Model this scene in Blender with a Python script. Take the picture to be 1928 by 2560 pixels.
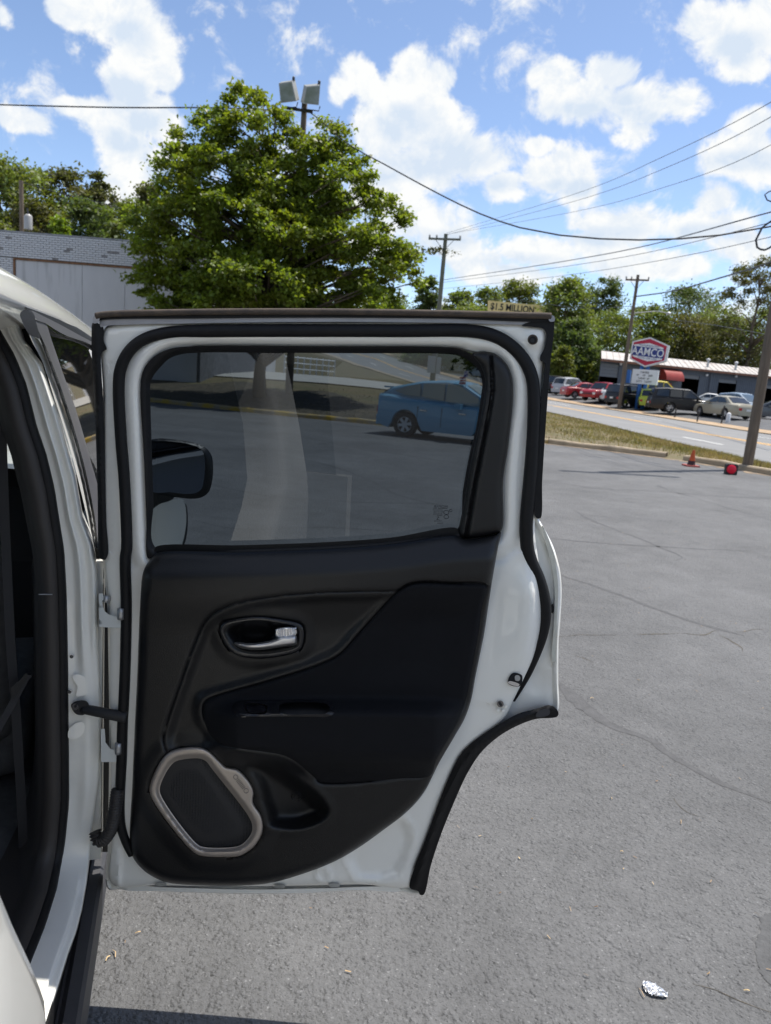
import bpy, bmesh, math, random
import numpy as np
from mathutils import Vector, Matrix
from mathutils.geometry import delaunay_2d_cdt

for o in list(bpy.data.objects):
    bpy.data.objects.remove(o, do_unlink=True)
SC = bpy.context.scene
COL = SC.collection
rad = math.radians

# ------------------------------------------------------------------ camera
FPX, PITCH, ROLL = 1840.0, rad(10.5), rad(4.5)      # focal length in pixels of a 1928 x 2560 frame
CAM = np.array([0.0, 0.0, 1.5])
FW = np.array([0, math.cos(PITCH), -math.sin(PITCH)])
_r0 = np.array([1.0, 0, 0]); _u0 = np.array([0, math.sin(PITCH), math.cos(PITCH)])
RT = math.cos(ROLL) * _r0 + math.sin(ROLL) * _u0
UP = -math.sin(ROLL) * _r0 + math.cos(ROLL) * _u0
cam_data = bpy.data.cameras.new('camera')
cam = bpy.data.objects.new('camera', cam_data); COL.objects.link(cam)
m = Matrix(((RT[0], UP[0], -FW[0]), (RT[1], UP[1], -FW[1]), (RT[2], UP[2], -FW[2])))
cam.matrix_world = Matrix.Translation(CAM) @ m.to_4x4()
cam_data.sensor_fit = 'VERTICAL'; cam_data.sensor_height = 36.0
cam_data.lens = 36.0 * FPX / 2560.0
cam_data.clip_start = 0.02; cam_data.clip_end = 3000
cam_data.dof.use_dof = True; cam_data.dof.focus_distance = 1.62; cam_data.dof.aperture_fstop = 7.5
SC.camera = cam

# ------------------------------------------------------------------ sun and exposure
SUN_EL, SUN_AZ = rad(67), rad(35)                  # azimuth: angle from +X towards +Y
SUN = Vector((math.cos(SUN_EL) * math.cos(SUN_AZ), math.cos(SUN_EL) * math.sin(SUN_AZ), math.sin(SUN_EL)))
sd = bpy.data.lights.new('sun', 'SUN'); sd.energy = 2.85; sd.angle = rad(0.55); sd.color = (1.0, 0.955, 0.88)
sun = bpy.data.objects.new('sun', sd); COL.objects.link(sun)
sun.rotation_euler = SUN.to_track_quat('Z', 'Y').to_euler(); sun.location = (0, 0, 30)
SC.view_settings.view_transform = 'Standard'; SC.view_settings.look = 'None'
SC.view_settings.gamma = 1.0; SC.view_settings.use_curve_mapping = False
SC.view_settings.exposure = 1.12
SC.cycles.use_denoising = True
SC.cycles.max_bounces = 8; SC.cycles.diffuse_bounces = 3; SC.cycles.glossy_bounces = 4
SC.cycles.transparent_max_bounces = 12; SC.cycles.transmission_bounces = 4
SC.cycles.sample_clamp_indirect = 6.0

# ------------------------------------------------------------------ picture geometry helpers
def ray(x, y):
    return FW + RT * ((x - 964) / FPX) - UP * ((y - 1280) / FPX)
def on_plane(x, y, P, n):
    d = ray(x, y); P = np.asarray(P, float); n = np.asarray(n, float)
    return CAM + d * (np.dot(P - CAM, n) / np.dot(d, n))
def at_y(x, y, Y):
    return on_plane(x, y, (0, Y, 0), (0, 1, 0))
def at_z(x, y, z=0.0):
    return on_plane(x, y, (0, 0, z), (0, 0, 1))

# ------------------------------------------------------------------ world: Nishita sky + cumulus clouds
world = bpy.data.worlds.new('World'); SC.world = world; world.use_nodes = True
WT = world.node_tree; WT.nodes.clear()
def wn(t, tree=None, **kw):
    n = (tree or WT).nodes.new(t)
    for k, v in kw.items(): setattr(n, k, v)
    return n
CLOUDS = [  # x, y, half width, half height in photo pixels: where each puff stands in the sky
 (330,60,120,80),(240,15,110,70),(375,120,85,75),(330,215,80,90),(410,185,45,50),(300,300,120,60),(215,275,70,30),
 (400,300,70,70),(330,375,90,70),(325,440,70,60),(300,490,70,40),(170,30,60,40),(50,300,80,32),(5,40,36,34),
 (890,180,55,50),(850,225,32,45),(925,205,30,40),(1035,175,62,60),(1085,200,55,48),(1000,255,100,75),(950,330,100,80),(1080,320,110,90),
 (1180,400,110,75),(1060,430,150,80),(1255,465,70,42),(960,470,110,70),(1050,540,140,70),(930,600,70,60),(1120,600,120,60),
 (1395,195,75,58),(1345,190,30,34),(1520,185,80,52),(1470,250,150,60),(1590,270,140,70),(1700,255,80,55),(1590,330,70,40),
 (1755,55,60,55),(1850,80,130,95),(1905,40,80,80),(1850,165,75,45),(1880,310,60,45),(1860,385,115,65),(1935,405,80,70),
 (1410,405,62,48),(1380,445,80,55),(1355,365,42,26),(1440,475,60,50),
 (1550,560,150,50),(1780,500,60,50),(1740,560,140,50),(1350,625,120,50),(1180,650,95,50),(1270,690,170,34),(1620,660,170,42),(1850,620,95,48),(1480,605,80,40),
 (2300,300,260,130),(2500,620,360,90),(-420,330,230,120),(-600,620,330,90)]
grp = bpy.data.node_groups.new('cloud_puffs', 'ShaderNodeTree')
grp.interface.new_socket('Vector', in_out='INPUT', socket_type='NodeSocketVector')
grp.interface.new_socket('Density', in_out='OUTPUT', socket_type='NodeSocketFloat')
gi = grp.nodes.new('NodeGroupInput'); go = grp.nodes.new('NodeGroupOutput')
GREYS = [(300,235,95,45),(365,310,60,45),(300,350,70,30),(1090,400,170,60),(1180,455,120,28),(1000,320,70,50),(960,420,80,40),(1500,285,190,34),(1640,300,90,26),(1560,250,60,24),(1870,400,110,30),(1850,120,80,45),(1420,470,60,26),
 (1560,590,200,30),(1780,580,150,26),(1330,660,160,28),(1080,600,150,34),(330,90,60,40)]
grp.interface.new_socket('Grey', in_out='OUTPUT', socket_type='NodeSocketFloat')
def puff_chain(items, smooth):
    last = None
    for (cx, cy, rx, ry) in items:
        d = ray(cx, cy); L = np.linalg.norm(d); c = Vector(d / L); q = c.to_track_quat('Y', 'Z').to_euler()
        mp = wn('ShaderNodeMapping', grp, vector_type='TEXTURE'); k = 1.25 / (FPX * L)
        mp.inputs['Location'].default_value = c; mp.inputs['Rotation'].default_value = q; mp.inputs['Scale'].default_value = (rx * k, 0.35, ry * k)
        gr = wn('ShaderNodeTexGradient', grp, gradient_type='SPHERICAL')
        grp.links.new(gi.outputs[0], mp.inputs['Vector']); grp.links.new(mp.outputs[0], gr.inputs[0])
        if last is None: last = gr.outputs['Fac']
        else:
            mx = wn('ShaderNodeMath', grp, operation='SMOOTH_MAX' if smooth else 'MAXIMUM')
            if smooth: mx.inputs[2].default_value = 0.12
            grp.links.new(last, mx.inputs[0]); grp.links.new(gr.outputs['Fac'], mx.inputs[1]); last = mx.outputs[0]
    return last
grp.links.new(puff_chain(CLOUDS, True), go.inputs[0]); grp.links.new(puff_chain(GREYS, False), go.inputs[1])

def puffs(vec):
    g = wn('ShaderNodeGroup'); g.node_tree = grp; WT.links.new(vec, g.inputs[0]); return g.outputs
def fbm(vec, sc, det, ro, dist=0.0):
    n1 = wn('ShaderNodeTexNoise'); n1.inputs['Scale'].default_value = sc; n1.inputs['Detail'].default_value = det
    n1.inputs['Roughness'].default_value = ro; n1.inputs['Distortion'].default_value = dist
    WT.links.new(vec, n1.inputs['Vector']); return n1.outputs['Fac']
def mth(op, a, b=None, c=None):
    m_ = wn('ShaderNodeMath', operation=op)
    for k, v in enumerate((a, b, c)):
        if v is None: continue
        if isinstance(v, (int, float)): m_.inputs[k].default_value = v
        else: WT.links.new(v, m_.inputs[k])
    return m_.outputs[0]
def mrange(v, a, b, lo=0.0, hi=1.0, smooth=True):
    m_ = wn('ShaderNodeMapRange', interpolation_type='SMOOTHSTEP' if smooth else 'LINEAR')
    for k, x in (('From Min', a), ('From Max', b), ('To Min', lo), ('To Max', hi)): m_.inputs[k].default_value = x
    WT.links.new(v, m_.inputs['Value']); return m_.outputs[0]
tc = wn('ShaderNodeTexCoord'); dirv = tc.outputs['Generated']
off = wn('ShaderNodeVectorMath', operation='ADD'); off.inputs[1].default_value = (SUN.x * 0.012, SUN.y * 0.012, 0.016)
WT.links.new(dirv, off.inputs[0])
pf = puffs(dirv)
na = fbm(dirv, 17, 11, 0.64, 0.3); nb = fbm(off.outputs[0], 17, 8, 0.64, 0.3)
sep = wn('ShaderNodeSeparateXYZ'); WT.links.new(dirv, sep.inputs[0])
rest_sky = mth('MULTIPLY', mth('SUBTRACT', fbm(dirv, 3.2, 6, 0.55), 0.45), mrange(sep.outputs['Y'], 0.75, 0.3))
base_d = mth('MAXIMUM', mth('POWER', pf[0], 0.8), mth('MULTIPLY', rest_sky, 3.0))
dens = mth('ADD', base_d, mth('MULTIPLY_ADD', na, 1.75, -0.875 - 0.255))
mask = mrange(dens, -0.09, 0.30)
# lit rims, grey undersides
rim = mrange(mth('SUBTRACT', na, nb), -0.13, 0.13)
core = mth('MULTIPLY', mrange(mth('ADD', pf[1], mth('MULTIPLY_ADD', na, 1.3, -0.65)), 0.0, 0.75), mrange(dens, 0.0, 0.6))
shade = mth('SUBTRACT', mth('MULTIPLY_ADD', rim, 0.66, 0.40), mth('MULTIPLY', core, 0.80))
ccol = wn('ShaderNodeMix', data_type='RGBA'); ccol.inputs['A'].default_value = (3.45, 3.95, 4.6, 1); ccol.inputs['B'].default_value = (4.9, 4.95, 4.92, 1)
WT.links.new(mrange(shade, 0.0, 0.95, smooth=False), ccol.inputs['Factor'])
sky = wn('ShaderNodeTexSky', sky_type='NISHITA'); sky.sun_disc = False
sky.sun_elevation = SUN_EL; sky.sun_rotation = math.pi / 2 - SUN_AZ
sky.altitude = 0; sky.air_density = 0.7; sky.dust_density = 0.45; sky.ozone_density = 1.0
mixc = wn('ShaderNodeMix', data_type='RGBA'); WT.links.new(mask, mixc.inputs['Factor'])
WT.links.new(sky.outputs[0], mixc.inputs['A']); WT.links.new(ccol.outputs['Result'], mixc.inputs['B'])
bg = wn('ShaderNodeBackground'); bg.inputs['Strength'].default_value = 0.093
WT.links.new(mixc.outputs['Result'], bg.inputs['Color'])
wo = wn('ShaderNodeOutputWorld'); WT.links.new(bg.outputs[0], wo.inputs[0])
world.cycles.sampling_method = 'MANUAL'; world.cycles.sample_map_resolution = 512

# ------------------------------------------------------------------ materials
MATS = {}
def mat(name, col, rough=0.6, metal=0.0, var=0.0, vscale=6.0, bump=0.0, bscale=60.0, bdist=0.01, coat=0.0, spec=0.5, col2=None, detail=5.0, trans=None, island=0.0, emit=None, streak=None, thr=None):
    m = bpy.data.materials.new(name); m.use_nodes = True; MATS[name] = m
    t = m.node_tree; N = t.nodes; Lk = t.links
    b = N['Principled BSDF']
    b.inputs['Base Color'].default_value = (*col, 1); b.inputs['Roughness'].default_value = rough
    b.inputs['Metallic'].default_value = metal; b.inputs['Coat Weight'].default_value = coat
    b.inputs['Coat Roughness'].default_value = 0.05; b.inputs['Specular IOR Level'].default_value = spec
    tcn = N.new('ShaderNodeTexCoord'); src = tcn.outputs['Object']
    if streak:
        mp = N.new('ShaderNodeMapping'); mp.inputs['Scale'].default_value = streak; Lk.new(src, mp.inputs['Vector']); src = mp.outputs[0]
    colsock = None
    if var > 0 or col2:
        nz = N.new('ShaderNodeTexNoise'); nz.inputs['Scale'].default_value = vscale; nz.inputs['Detail'].default_value = detail; nz.inputs['Roughness'].default_value = 0.6
        Lk.new(src, nz.inputs['Vector'])
        mr = N.new('ShaderNodeMapRange'); lo, hi = thr or (0.3, 0.7); mr.inputs['From Min'].default_value = lo; mr.inputs['From Max'].default_value = hi; Lk.new(nz.outputs['Fac'], mr.inputs['Value'])
        mx = N.new('ShaderNodeMix'); mx.data_type = 'RGBA'
        c2 = col2 or tuple(c * (1 + var) for c in col); c1 = col if col2 else tuple(c * (1 - var) for c in col)
        mx.inputs['A'].default_value = (*c1, 1); mx.inputs['B'].default_value = (*c2, 1); Lk.new(mr.outputs[0], mx.inputs['Factor'])
        colsock = mx.outputs['Result']
    if island > 0:
        ge = N.new('ShaderNodeNewGeometry'); hs = N.new('ShaderNodeHueSaturation')
        mr2 = N.new('ShaderNodeMapRange'); mr2.inputs['To Min'].default_value = 1 - island; mr2.inputs['To Max'].default_value = 1 + island
        Lk.new(ge.outputs['Random Per Island'], mr2.inputs['Value']); Lk.new(mr2.outputs[0], hs.inputs['Value'])
        mr3 = N.new('ShaderNodeMapRange'); mr3.inputs['To Min'].default_value = 0.485; mr3.inputs['To Max'].default_value = 0.512
        Lk.new(ge.outputs['Random Per Island'], mr3.inputs['Value']); Lk.new(mr3.outputs[0], hs.inputs['Hue'])
        if colsock: Lk.new(colsock, hs.inputs['Color'])
        else: hs.inputs['Color'].default_value = (*col, 1)
        colsock = hs.outputs['Color']
    if colsock: Lk.new(colsock, b.inputs['Base Color'])
    if bump > 0:
        bz = N.new('ShaderNodeTexNoise'); bz.inputs['Scale'].default_value = bscale; bz.inputs['Detail'].default_value = 4
        Lk.new(src, bz.inputs['Vector'])
        bp = N.new('ShaderNodeBump'); bp.inputs['Strength'].default_value = bump; bp.inputs['Distance'].default_value = bdist
        Lk.new(bz.outputs['Fac'], bp.inputs['Height']); Lk.new(bp.outputs[0], b.inputs['Normal'])
    if emit:
        b.inputs['Emission Color'].default_value = (*emit[:3], 1); b.inputs['Emission Strength'].default_value = emit[3]
    if trans:
        tr = N.new('ShaderNodeBsdfTranslucent'); ms = N.new('ShaderNodeMixShader'); ms.inputs[0].default_value = trans
        if colsock:
            gm = N.new('ShaderNodeMix'); gm.data_type = 'RGBA'; gm.blend_type = 'MULTIPLY'; gm.inputs['Factor'].default_value = 1
            gm.inputs['B'].default_value = (1.5, 1.5, 0.5, 1); Lk.new(colsock, gm.inputs['A']); Lk.new(gm.outputs['Result'], tr.inputs[0])
        else: tr.inputs[0].default_value = (*col, 1)
        Lk.new(b.outputs[0], ms.inputs[1]); Lk.new(tr.outputs[0], ms.inputs[2]); Lk.new(ms.outputs[0], N['Material Output'].inputs[0])
    return m
def glass(name, tint, ior=1.5, rough=0.0):
    m = bpy.data.materials.new(name); m.use_nodes = True; MATS[name] = m
    t = m.node_tree; N = t.nodes; N.clear(); Lk = t.links
    tr = N.new('ShaderNodeBsdfTransparent'); tr.inputs[0].default_value = (*tint, 1)
    gl = N.new('ShaderNodeBsdfGlossy'); gl.inputs['Roughness'].default_value = rough
    fr = N.new('ShaderNodeFresnel'); fr.inputs[0].default_value = ior
    mx = N.new('ShaderNodeMixShader'); o = N.new('ShaderNodeOutputMaterial')
    Lk.new(fr.outputs[0], mx.inputs[0]); Lk.new(tr.outputs[0], mx.inputs[1]); Lk.new(gl.outputs[0], mx.inputs[2]); Lk.new(mx.outputs[0], o.inputs[0])
    return m

# ------------------------------------------------------------------ object helpers
ORG = {}
def tag(o, label=None, cat=None, group=None, kind=None):
    if label: o['label'] = label
    if cat: o['category'] = cat
    if group: o['group'] = group
    if kind: o['kind'] = kind
    return o
def thing(name, label, cat, loc=(0, 0, 0), rz=0.0, group=None, local=False):
    o = bpy.data.objects.new(name, None); COL.objects.link(o)
    o.location = loc; o.rotation_euler = (0, 0, rz); o.empty_display_size = 0.2
    ORG[o.name] = np.zeros(3) if local else np.array(loc, float)
    return tag(o, label, cat, group)
def part_empty(name, parent, label=None):
    o = bpy.data.objects.new(name, None); COL.objects.link(o); o.parent = parent
    ORG[o.name] = ORG[parent.name]
    return tag(o, label)
def add(name, V, F, material, parent=None, smooth=False, label=None, cat=None, group=None, kind=None, base=True):
    V = np.asarray(V, float).reshape(-1, 3)
    if parent is not None: org = ORG[parent.name]
    elif base and len(V): org = np.array([(V[:, 0].min() + V[:, 0].max()) / 2, (V[:, 1].min() + V[:, 1].max()) / 2, V[:, 2].min()])
    else: org = np.zeros(3)
    me = bpy.data.meshes.new(name)
    W = V - org
    if isinstance(F, np.ndarray):
        k = F.shape[1]; n = F.shape[0]
        me.vertices.add(len(W)); me.vertices.foreach_set('co', W.astype(np.float32).ravel())
        me.loops.add(n * k); me.loops.foreach_set('vertex_index', F.astype(np.int32).ravel())
        me.polygons.add(n); me.polygons.foreach_set('loop_start', np.arange(0, n * k, k, dtype=np.int32))
        me.update(calc_edges=True); me.validate()
    else:
        me.from_pydata([tuple(v) for v in W], [], [tuple(f) for f in F]); me.update()
    if smooth:
        me.polygons.foreach_set('use_smooth', np.ones(len(me.polygons), bool))
        if smooth != 'all':
            try: me.set_sharp_from_angle(angle=rad(smooth if isinstance(smooth, (int, float)) and smooth is not True else 42))
            except Exception: pass
    o = bpy.data.objects.new(name, me); COL.objects.link(o)
    if material is not None: me.materials.append(MATS[material] if isinstance(material, str) else material)
    ORG[o.name] = org
    if parent is not None: o.parent = parent
    else: o.location = org
    return tag(o, label, cat, group, kind)
class MB:
    """collects vertices and faces"""
    def __init__(s): s.v = []; s.f = []
    def raw(s, V, F):
        n = len(s.v); s.v += [tuple(p) for p in V]; s.f += [tuple(i + n for i in f) for f in F]; return s
    def box(s, lo, hi, M=None):
        x0, y0, z0 = lo; x1, y1, z1 = hi
        V = [(x0,y0,z0),(x1,y0,z0),(x1,y1,z0),(x0,y1,z0),(x0,y0,z1),(x1,y0,z1),(x1,y1,z1),(x0,y1,z1)]
        if M is not None: V = [M(p) for p in V]
        return s.raw(V, [(0,3,2,1),(4,5,6,7),(0,1,5,4),(1,2,6,5),(2,3,7,6),(3,0,4,7)])
    def tube(s, P, r, k=8, cap=True, flat=None):
        P = [np.asarray(p, float) for p in P]; n = len(P)
        R = r if hasattr(r, '__len__') else [r] * n
        T = []
        for i in range(n):
            t = P[min(i + 1, n - 1)] - P[max(i - 1, 0)]; T.append(t / (np.linalg.norm(t) + 1e-12))
        ref = np.array([0, 0, 1.0]) if abs(T[0][2]) < 0.9 else np.array([1.0, 0, 0])
        a = np.cross(T[0], ref); a /= np.linalg.norm(a); V = []
        for i in range(n):
            a = a - T[i] * np.dot(a, T[i]); a /= np.linalg.norm(a) + 1e-12; b = np.cross(T[i], a)
            for j in range(k):
                w = 2 * math.pi * j / k; V.append(P[i] + R[i] * (math.cos(w) * a + math.sin(w) * b))
        F = [(i*k+j, i*k+(j+1)%k, (i+1)*k+(j+1)%k, (i+1)*k+j) for i in range(n-1) for j in range(k)]
        if cap: F += [tuple(range(k))[::-1], tuple((n-1)*k+j for j in range(k))]
        return s.raw(V, F)
    def lathe(s, prof, c=(0,0,0), k=20, axis='z', cap=True):
        V = []
        for (r, h) in prof:
            for j in range(k):
                w = 2*math.pi*j/k; x, y = r*math.cos(w), r*math.sin(w)
                p = (x, y, h) if axis == 'z' else ((x, h, y) if axis == 'y' else (h, x, y))
                V.append((p[0]+c[0], p[1]+c[1], p[2]+c[2]))
        n = len(prof)
        F = [(i*k+j, i*k+(j+1)%k, (i+1)*k+(j+1)%k, (i+1)*k+j) for i in range(n-1) for j in range(k)]
        if cap: F += [tuple(range(k))[::-1], tuple((n-1)*k+j for j in range(k))]
        return s.raw(V, F)
    def prism(s, poly, h0, h1, M):
        """closed polygon (2d) between two heights; M maps (a, b, h) to 3d"""
        n = len(poly)
        V = [M(a, b, h0) for a, b in poly] + [M(a, b, h1) for a, b in poly]
        F = [tuple(range(n))[::-1], tuple(range(n, 2*n))] + [(i, (i+1)%n, n+(i+1)%n, n+i) for i in range(n)]
        return s.raw(V, F)
    def build(s, name, material, parent=None, **kw):
        o = add(name, s.v, s.f, material, parent, **kw)
        bm = bmesh.new(); bm.from_mesh(o.data); bmesh.ops.recalc_face_normals(bm, faces=bm.faces); bm.to_mesh(o.data); bm.free()
        return o
def copy_tree(o, parent=None):
    c = o.copy(); COL.objects.link(c); ORG[c.name] = ORG[o.name]
    if parent is not None: c.parent = parent
    for ch in list(o.children): copy_tree(ch, c)
    return c
def catmull(P, step=6.0, closed=False):
    P = [np.asarray(p, float) for p in P]; n = len(P); out = []
    for i in range(n if closed else n - 1):
        if closed: p0, p1, p2, p3 = P[i-1], P[i], P[(i+1)%n], P[(i+2)%n]
        else: p0, p1, p2, p3 = P[max(i-1,0)], P[i], P[i+1], P[min(i+2,n-1)]
        L = np.linalg.norm((p2 - p1)[:2])
        if L < 1e-9: continue
        # centripetal tangents keep corners tight
        d0 = max(np.linalg.norm(p1-p0), 1e-6)**0.5; d1 = max(L, 1e-6)**0.5; d2 = max(np.linalg.norm(p3-p2), 1e-6)**0.5
        m1 = p2-p1 + d1*((p1-p0)/d0 - (p2-p0)/(d0+d1)) if np.linalg.norm(p1-p0) > 1e-6 else (p2-p1)
        m2 = p2-p1 + d1*((p3-p2)/d2 - (p3-p1)/(d1+d2)) if np.linalg.norm(p3-p2) > 1e-6 else (p2-p1)
        k = max(1, int(round(L / step)))
        for j in range(k):
            t = j / k
            out.append((2*t**3-3*t**2+1)*p1 + (t**3-2*t**2+t)*m1 + (-2*t**3+3*t**2)*p2 + (t**3-t**2)*m2)
    if not closed: out.append(P[-1])
    return out
def inside(px, py, poly):
    poly = np.asarray(poly)[:, :2]; r = np.zeros(np.shape(px), bool); x2, y2 = poly[-1]
    for x1, y1 in poly:
        c = ((y1 > py) != (y2 > py)) & (px < (x2 - x1) * (py - y1) / (y2 - y1 + 1e-12) + x1)
        r ^= c; x2, y2 = x1, y1
    return r
def pdist(px, py, poly, closed=True):
    poly = np.asarray(poly)[:, :2]; d = np.full(np.shape(px), 1e9)
    n = len(poly)
    for i in range(n if closed else n - 1):
        a = poly[i]; b = poly[(i+1) % n]; e = b - a; L = e @ e + 1e-12
        t = np.clip(((px - a[0]) * e[0] + (py - a[1]) * e[1]) / L, 0, 1)
        d = np.minimum(d, np.hypot(px - a[0] - t * e[0], py - a[1] - t * e[1]))
    return d
def sst(a, b, x):
    t = np.clip((x - a) / (b - a), 0, 1); return t * t * (3 - 2 * t)

# ================================================================== materials
mat('asphalt_far', (0.09, 0.09, 0.093), 0.85, var=0.18, vscale=0.8, bump=0.3, bscale=40)
mat('asphalt_road', (0.20, 0.198, 0.195), 0.85, var=0.10, vscale=0.5)
mat('crack_seal', (0.078, 0.077, 0.078), 0.78, var=0.22, vscale=25, bump=0.8, bscale=90, bdist=0.006)
mat('crack', (0.025, 0.023, 0.022), 0.9, var=0.5, vscale=30, col2=(0.13, 0.11, 0.08))
mat('patch', (0.078, 0.078, 0.079), 0.8, var=0.25, vscale=30, bump=0.8, bscale=90, bdist=0.006)
mat('soil', (0.17, 0.125, 0.07), 0.95, var=0.3, vscale=1.2, col2=(0.11, 0.105, 0.045), bump=0.5, bscale=9, bdist=0.05)
mat('bank_soil_shade', (0.075, 0.062, 0.042), 0.95, col2=(0.15, 0.115, 0.07), vscale=2.5, thr=(0.5, 0.75), bump=0.6, bscale=14, bdist=0.04)  # soil tone with the tree shade painted in, some tan left
mat('kerb_litter', (0.34, 0.24, 0.14), 0.95, col2=(0.16, 0.14, 0.12), vscale=6)
mat('tan_dirt', (0.40, 0.28, 0.17), 0.95, var=0.25, vscale=1.5)
mat('concrete', (0.42, 0.40, 0.36), 0.85, var=0.14, vscale=1.5, bump=0.2, bscale=30)
mat('yellow_kerb', (0.50, 0.32, 0.04), 0.8, col2=(0.32, 0.27, 0.20), vscale=2.2, thr=(0.42, 0.6))
mat('bare_kerb', (0.45, 0.36, 0.25), 0.85, col2=(0.24, 0.19, 0.13), vscale=2.0)
mat('yellow_line', (0.75, 0.42, 0.10), 0.7, var=0.12, vscale=3)
mat('white_line', (0.78, 0.78, 0.74), 0.7, var=0.08, vscale=3)
mat('grass_blade', (0.19, 0.175, 0.055), 0.7, island=0.45, trans=0.2, col2=(0.37, 0.28, 0.14), vscale=0.9, thr=(0.4, 0.62))
mat('weathered_wood', (0.15, 0.115, 0.085), 0.9, var=0.3, vscale=3, streak=(6, 6, 0.6), bump=0.5, bscale=12)
mat('green_wood', (0.12, 0.13, 0.105), 0.9, var=0.25, vscale=3, streak=(6, 6, 0.6))
mat('galvanised', (0.45, 0.46, 0.47), 0.45, metal=0.8)
mat('dark_metal', (0.05, 0.05, 0.055), 0.5, metal=0.3)
mat('wire', (0.035, 0.037, 0.042), 0.6)
mat('bark', (0.11, 0.085, 0.06), 0.95, var=0.3, vscale=6, streak=(3, 3, 0.5), bump=0.6, bscale=20)

# asphalt of the parking lot: stones in worn binder
def asphalt():
    m = bpy.data.materials.new('asphalt'); m.use_nodes = True; MATS['asphalt'] = m
    t = m.node_tree; N = t.nodes; Lk = t.links; b = N['Principled BSDF']
    tcn = N.new('ShaderNodeTexCoord'); src = tcn.outputs['Object']
    def noise(sc, det=4, ro=0.6):
        n = N.new('ShaderNodeTexNoise'); n.inputs['Scale'].default_value = sc; n.inputs['Detail'].default_value = det; n.inputs['Roughness'].default_value = ro
        Lk.new(src, n.inputs['Vector']); return n.outputs['Fac']
    def ramp(s, a, b_, ca, cb):
        r = N.new('ShaderNodeMapRange'); r.inputs['From Min'].default_value = a; r.inputs['From Max'].default_value = b_
        r.inputs['To Min'].default_value = ca; r.inputs['To Max'].default_value = cb; Lk.new(s, r.inputs['Value']); return r.outputs[0]
    def mul(a, c):
        r = N.new('ShaderNodeMath'); r.operation = 'MULTIPLY'; Lk.new(a, r.inputs[0])
        if isinstance(c, float): r.inputs[1].default_value = c
        else: Lk.new(c, r.inputs[1])
        return r.outputs[0]
    def addn(a, c):
        r = N.new('ShaderNodeMath'); r.operation = 'ADD'; Lk.new(a, r.inputs[0]); Lk.new(c, r.inputs[1]); return r.outputs[0]
    v1 = N.new('ShaderNodeTexVoronoi'); v1.inputs['Scale'].default_value = 75; Lk.new(src, v1.inputs['Vector'])
    v2 = N.new('ShaderNodeTexVoronoi'); v2.inputs['Scale'].default_value = 220; Lk.new(src, v2.inputs['Vector'])
    big = ramp(noise(0.55, 6), 0.3, 0.7, 0.78, 1.22); mid = ramp(noise(4.0, 5), 0.3, 0.7, 0.88, 1.12); fine = ramp(noise(70, 3), 0.3, 0.72, 0.86, 1.13)
    sepc = N.new('ShaderNodeSeparateColor'); Lk.new(v2.outputs['Color'], sepc.inputs[0])
    speck = ramp(sepc.outputs[0], 0.96, 1.0, 1.0, 1.6); dark = ramp(sepc.outputs[1], 0.0, 0.12, 0.55, 1.0)
    stain = mul(ramp(noise(1.6, 5), 0.60, 0.74, 1.0, 0.80), ramp(noise(2.6, 6, 0.7), 0.62, 0.76, 1.0, 1.14))
    val = mul(mul(mul(mul(mul(mul(big, mid), fine), speck), dark), stain), 0.121)
    cc = N.new('ShaderNodeCombineColor')
    Lk.new(mul(val, 1.0), cc.inputs[0]); Lk.new(mul(val, 0.995), cc.inputs[1]); Lk.new(mul(val, 0.995), cc.inputs[2])
    Lk.new(cc.outputs[0], b.inputs['Base Color']); b.inputs['Roughness'].default_value = 0.74; b.inputs['Specular IOR Level'].default_value = 0.4
    # relief: lumps, with bald smooth areas where the binder covers the stones
    cover = ramp(noise(24, 4), 0.42, 0.62, 0.12, 1.0)
    hgt = addn(mul(mul(ramp(v1.outputs['Distance'], 0.0, 0.75, 1.0, 0.0), cover), 1.0), mul(noise(180, 3), 0.5))
    hgt = addn(hgt, mul(noise(38, 4), 1.1))
    bp = N.new('ShaderNodeBump'); bp.inputs['Strength'].default_value = 1.0; bp.inputs['Distance'].default_value = 0.0075
    Lk.new(hgt, bp.inputs['Height']); Lk.new(bp.outputs[0], b.inputs['Normal'])
asphalt()

# ================================================================== terrain
KERB = [(-60,33),(-40,30.5),(-20,27.5),(-8.25,24.9),(-3.5,23.2),(-0.57,22.4),(4.27,20.2),(7.2,18.35),(8.3,16.0),(8.8,13),(9.0,8),(9.0,-10),(9.0,-50)]
KX = np.array([p[0] for p in KERB[:9]]); KY = np.array([p[1] for p in KERB[:9]])
def terr(x, y):
    x = np.asarray(x, float); y = np.asarray(y, float)
    s = y - 1.5 * np.clip(x, -3, 26)
    z = np.interp(s, [12,25,37,52,62,70,88,98,130,200,300,500], [0,.14,.28,.55,.9,1.3,2.2,3.0,5.2,9,13,16])
    d = y - np.interp(x, KX, KY)
    z = z * sst(0.0, 9.0, np.where(x < 9.2, d, 9))
    xe = np.interp(y, [-60,28,40,53,64,75,95,117], [21.3,20.8,20.0,18.0,15.0,11.0,5.0,-2]) + 0.4
    z = z + 0.42 * sst(0.0, 5.0, x - xe) * sst(110, 85, y)
    bank = 0.12 * sst(0.1, 1.0, d) + 0.5 * sst(0.5, 11, d)
    z = z + bank * sst(6.0, -1.0, x) * (1 - sst(44, 60, y) * 0.8) + 0.10 * sst(0.1, 1.2, d) * sst(-1, 6, x) * sst(10.5, 8.5, x)
    return z
def ground_hit(px, py, lo=8.0, hi=260.0):
    d = ray(px, py); prev = lo
    for t in np.linspace(lo, hi, 1400):
        P = CAM + d * t
        if P[2] <= float(terr(P[0], P[1])): return P
    return CAM + d * hi
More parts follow.
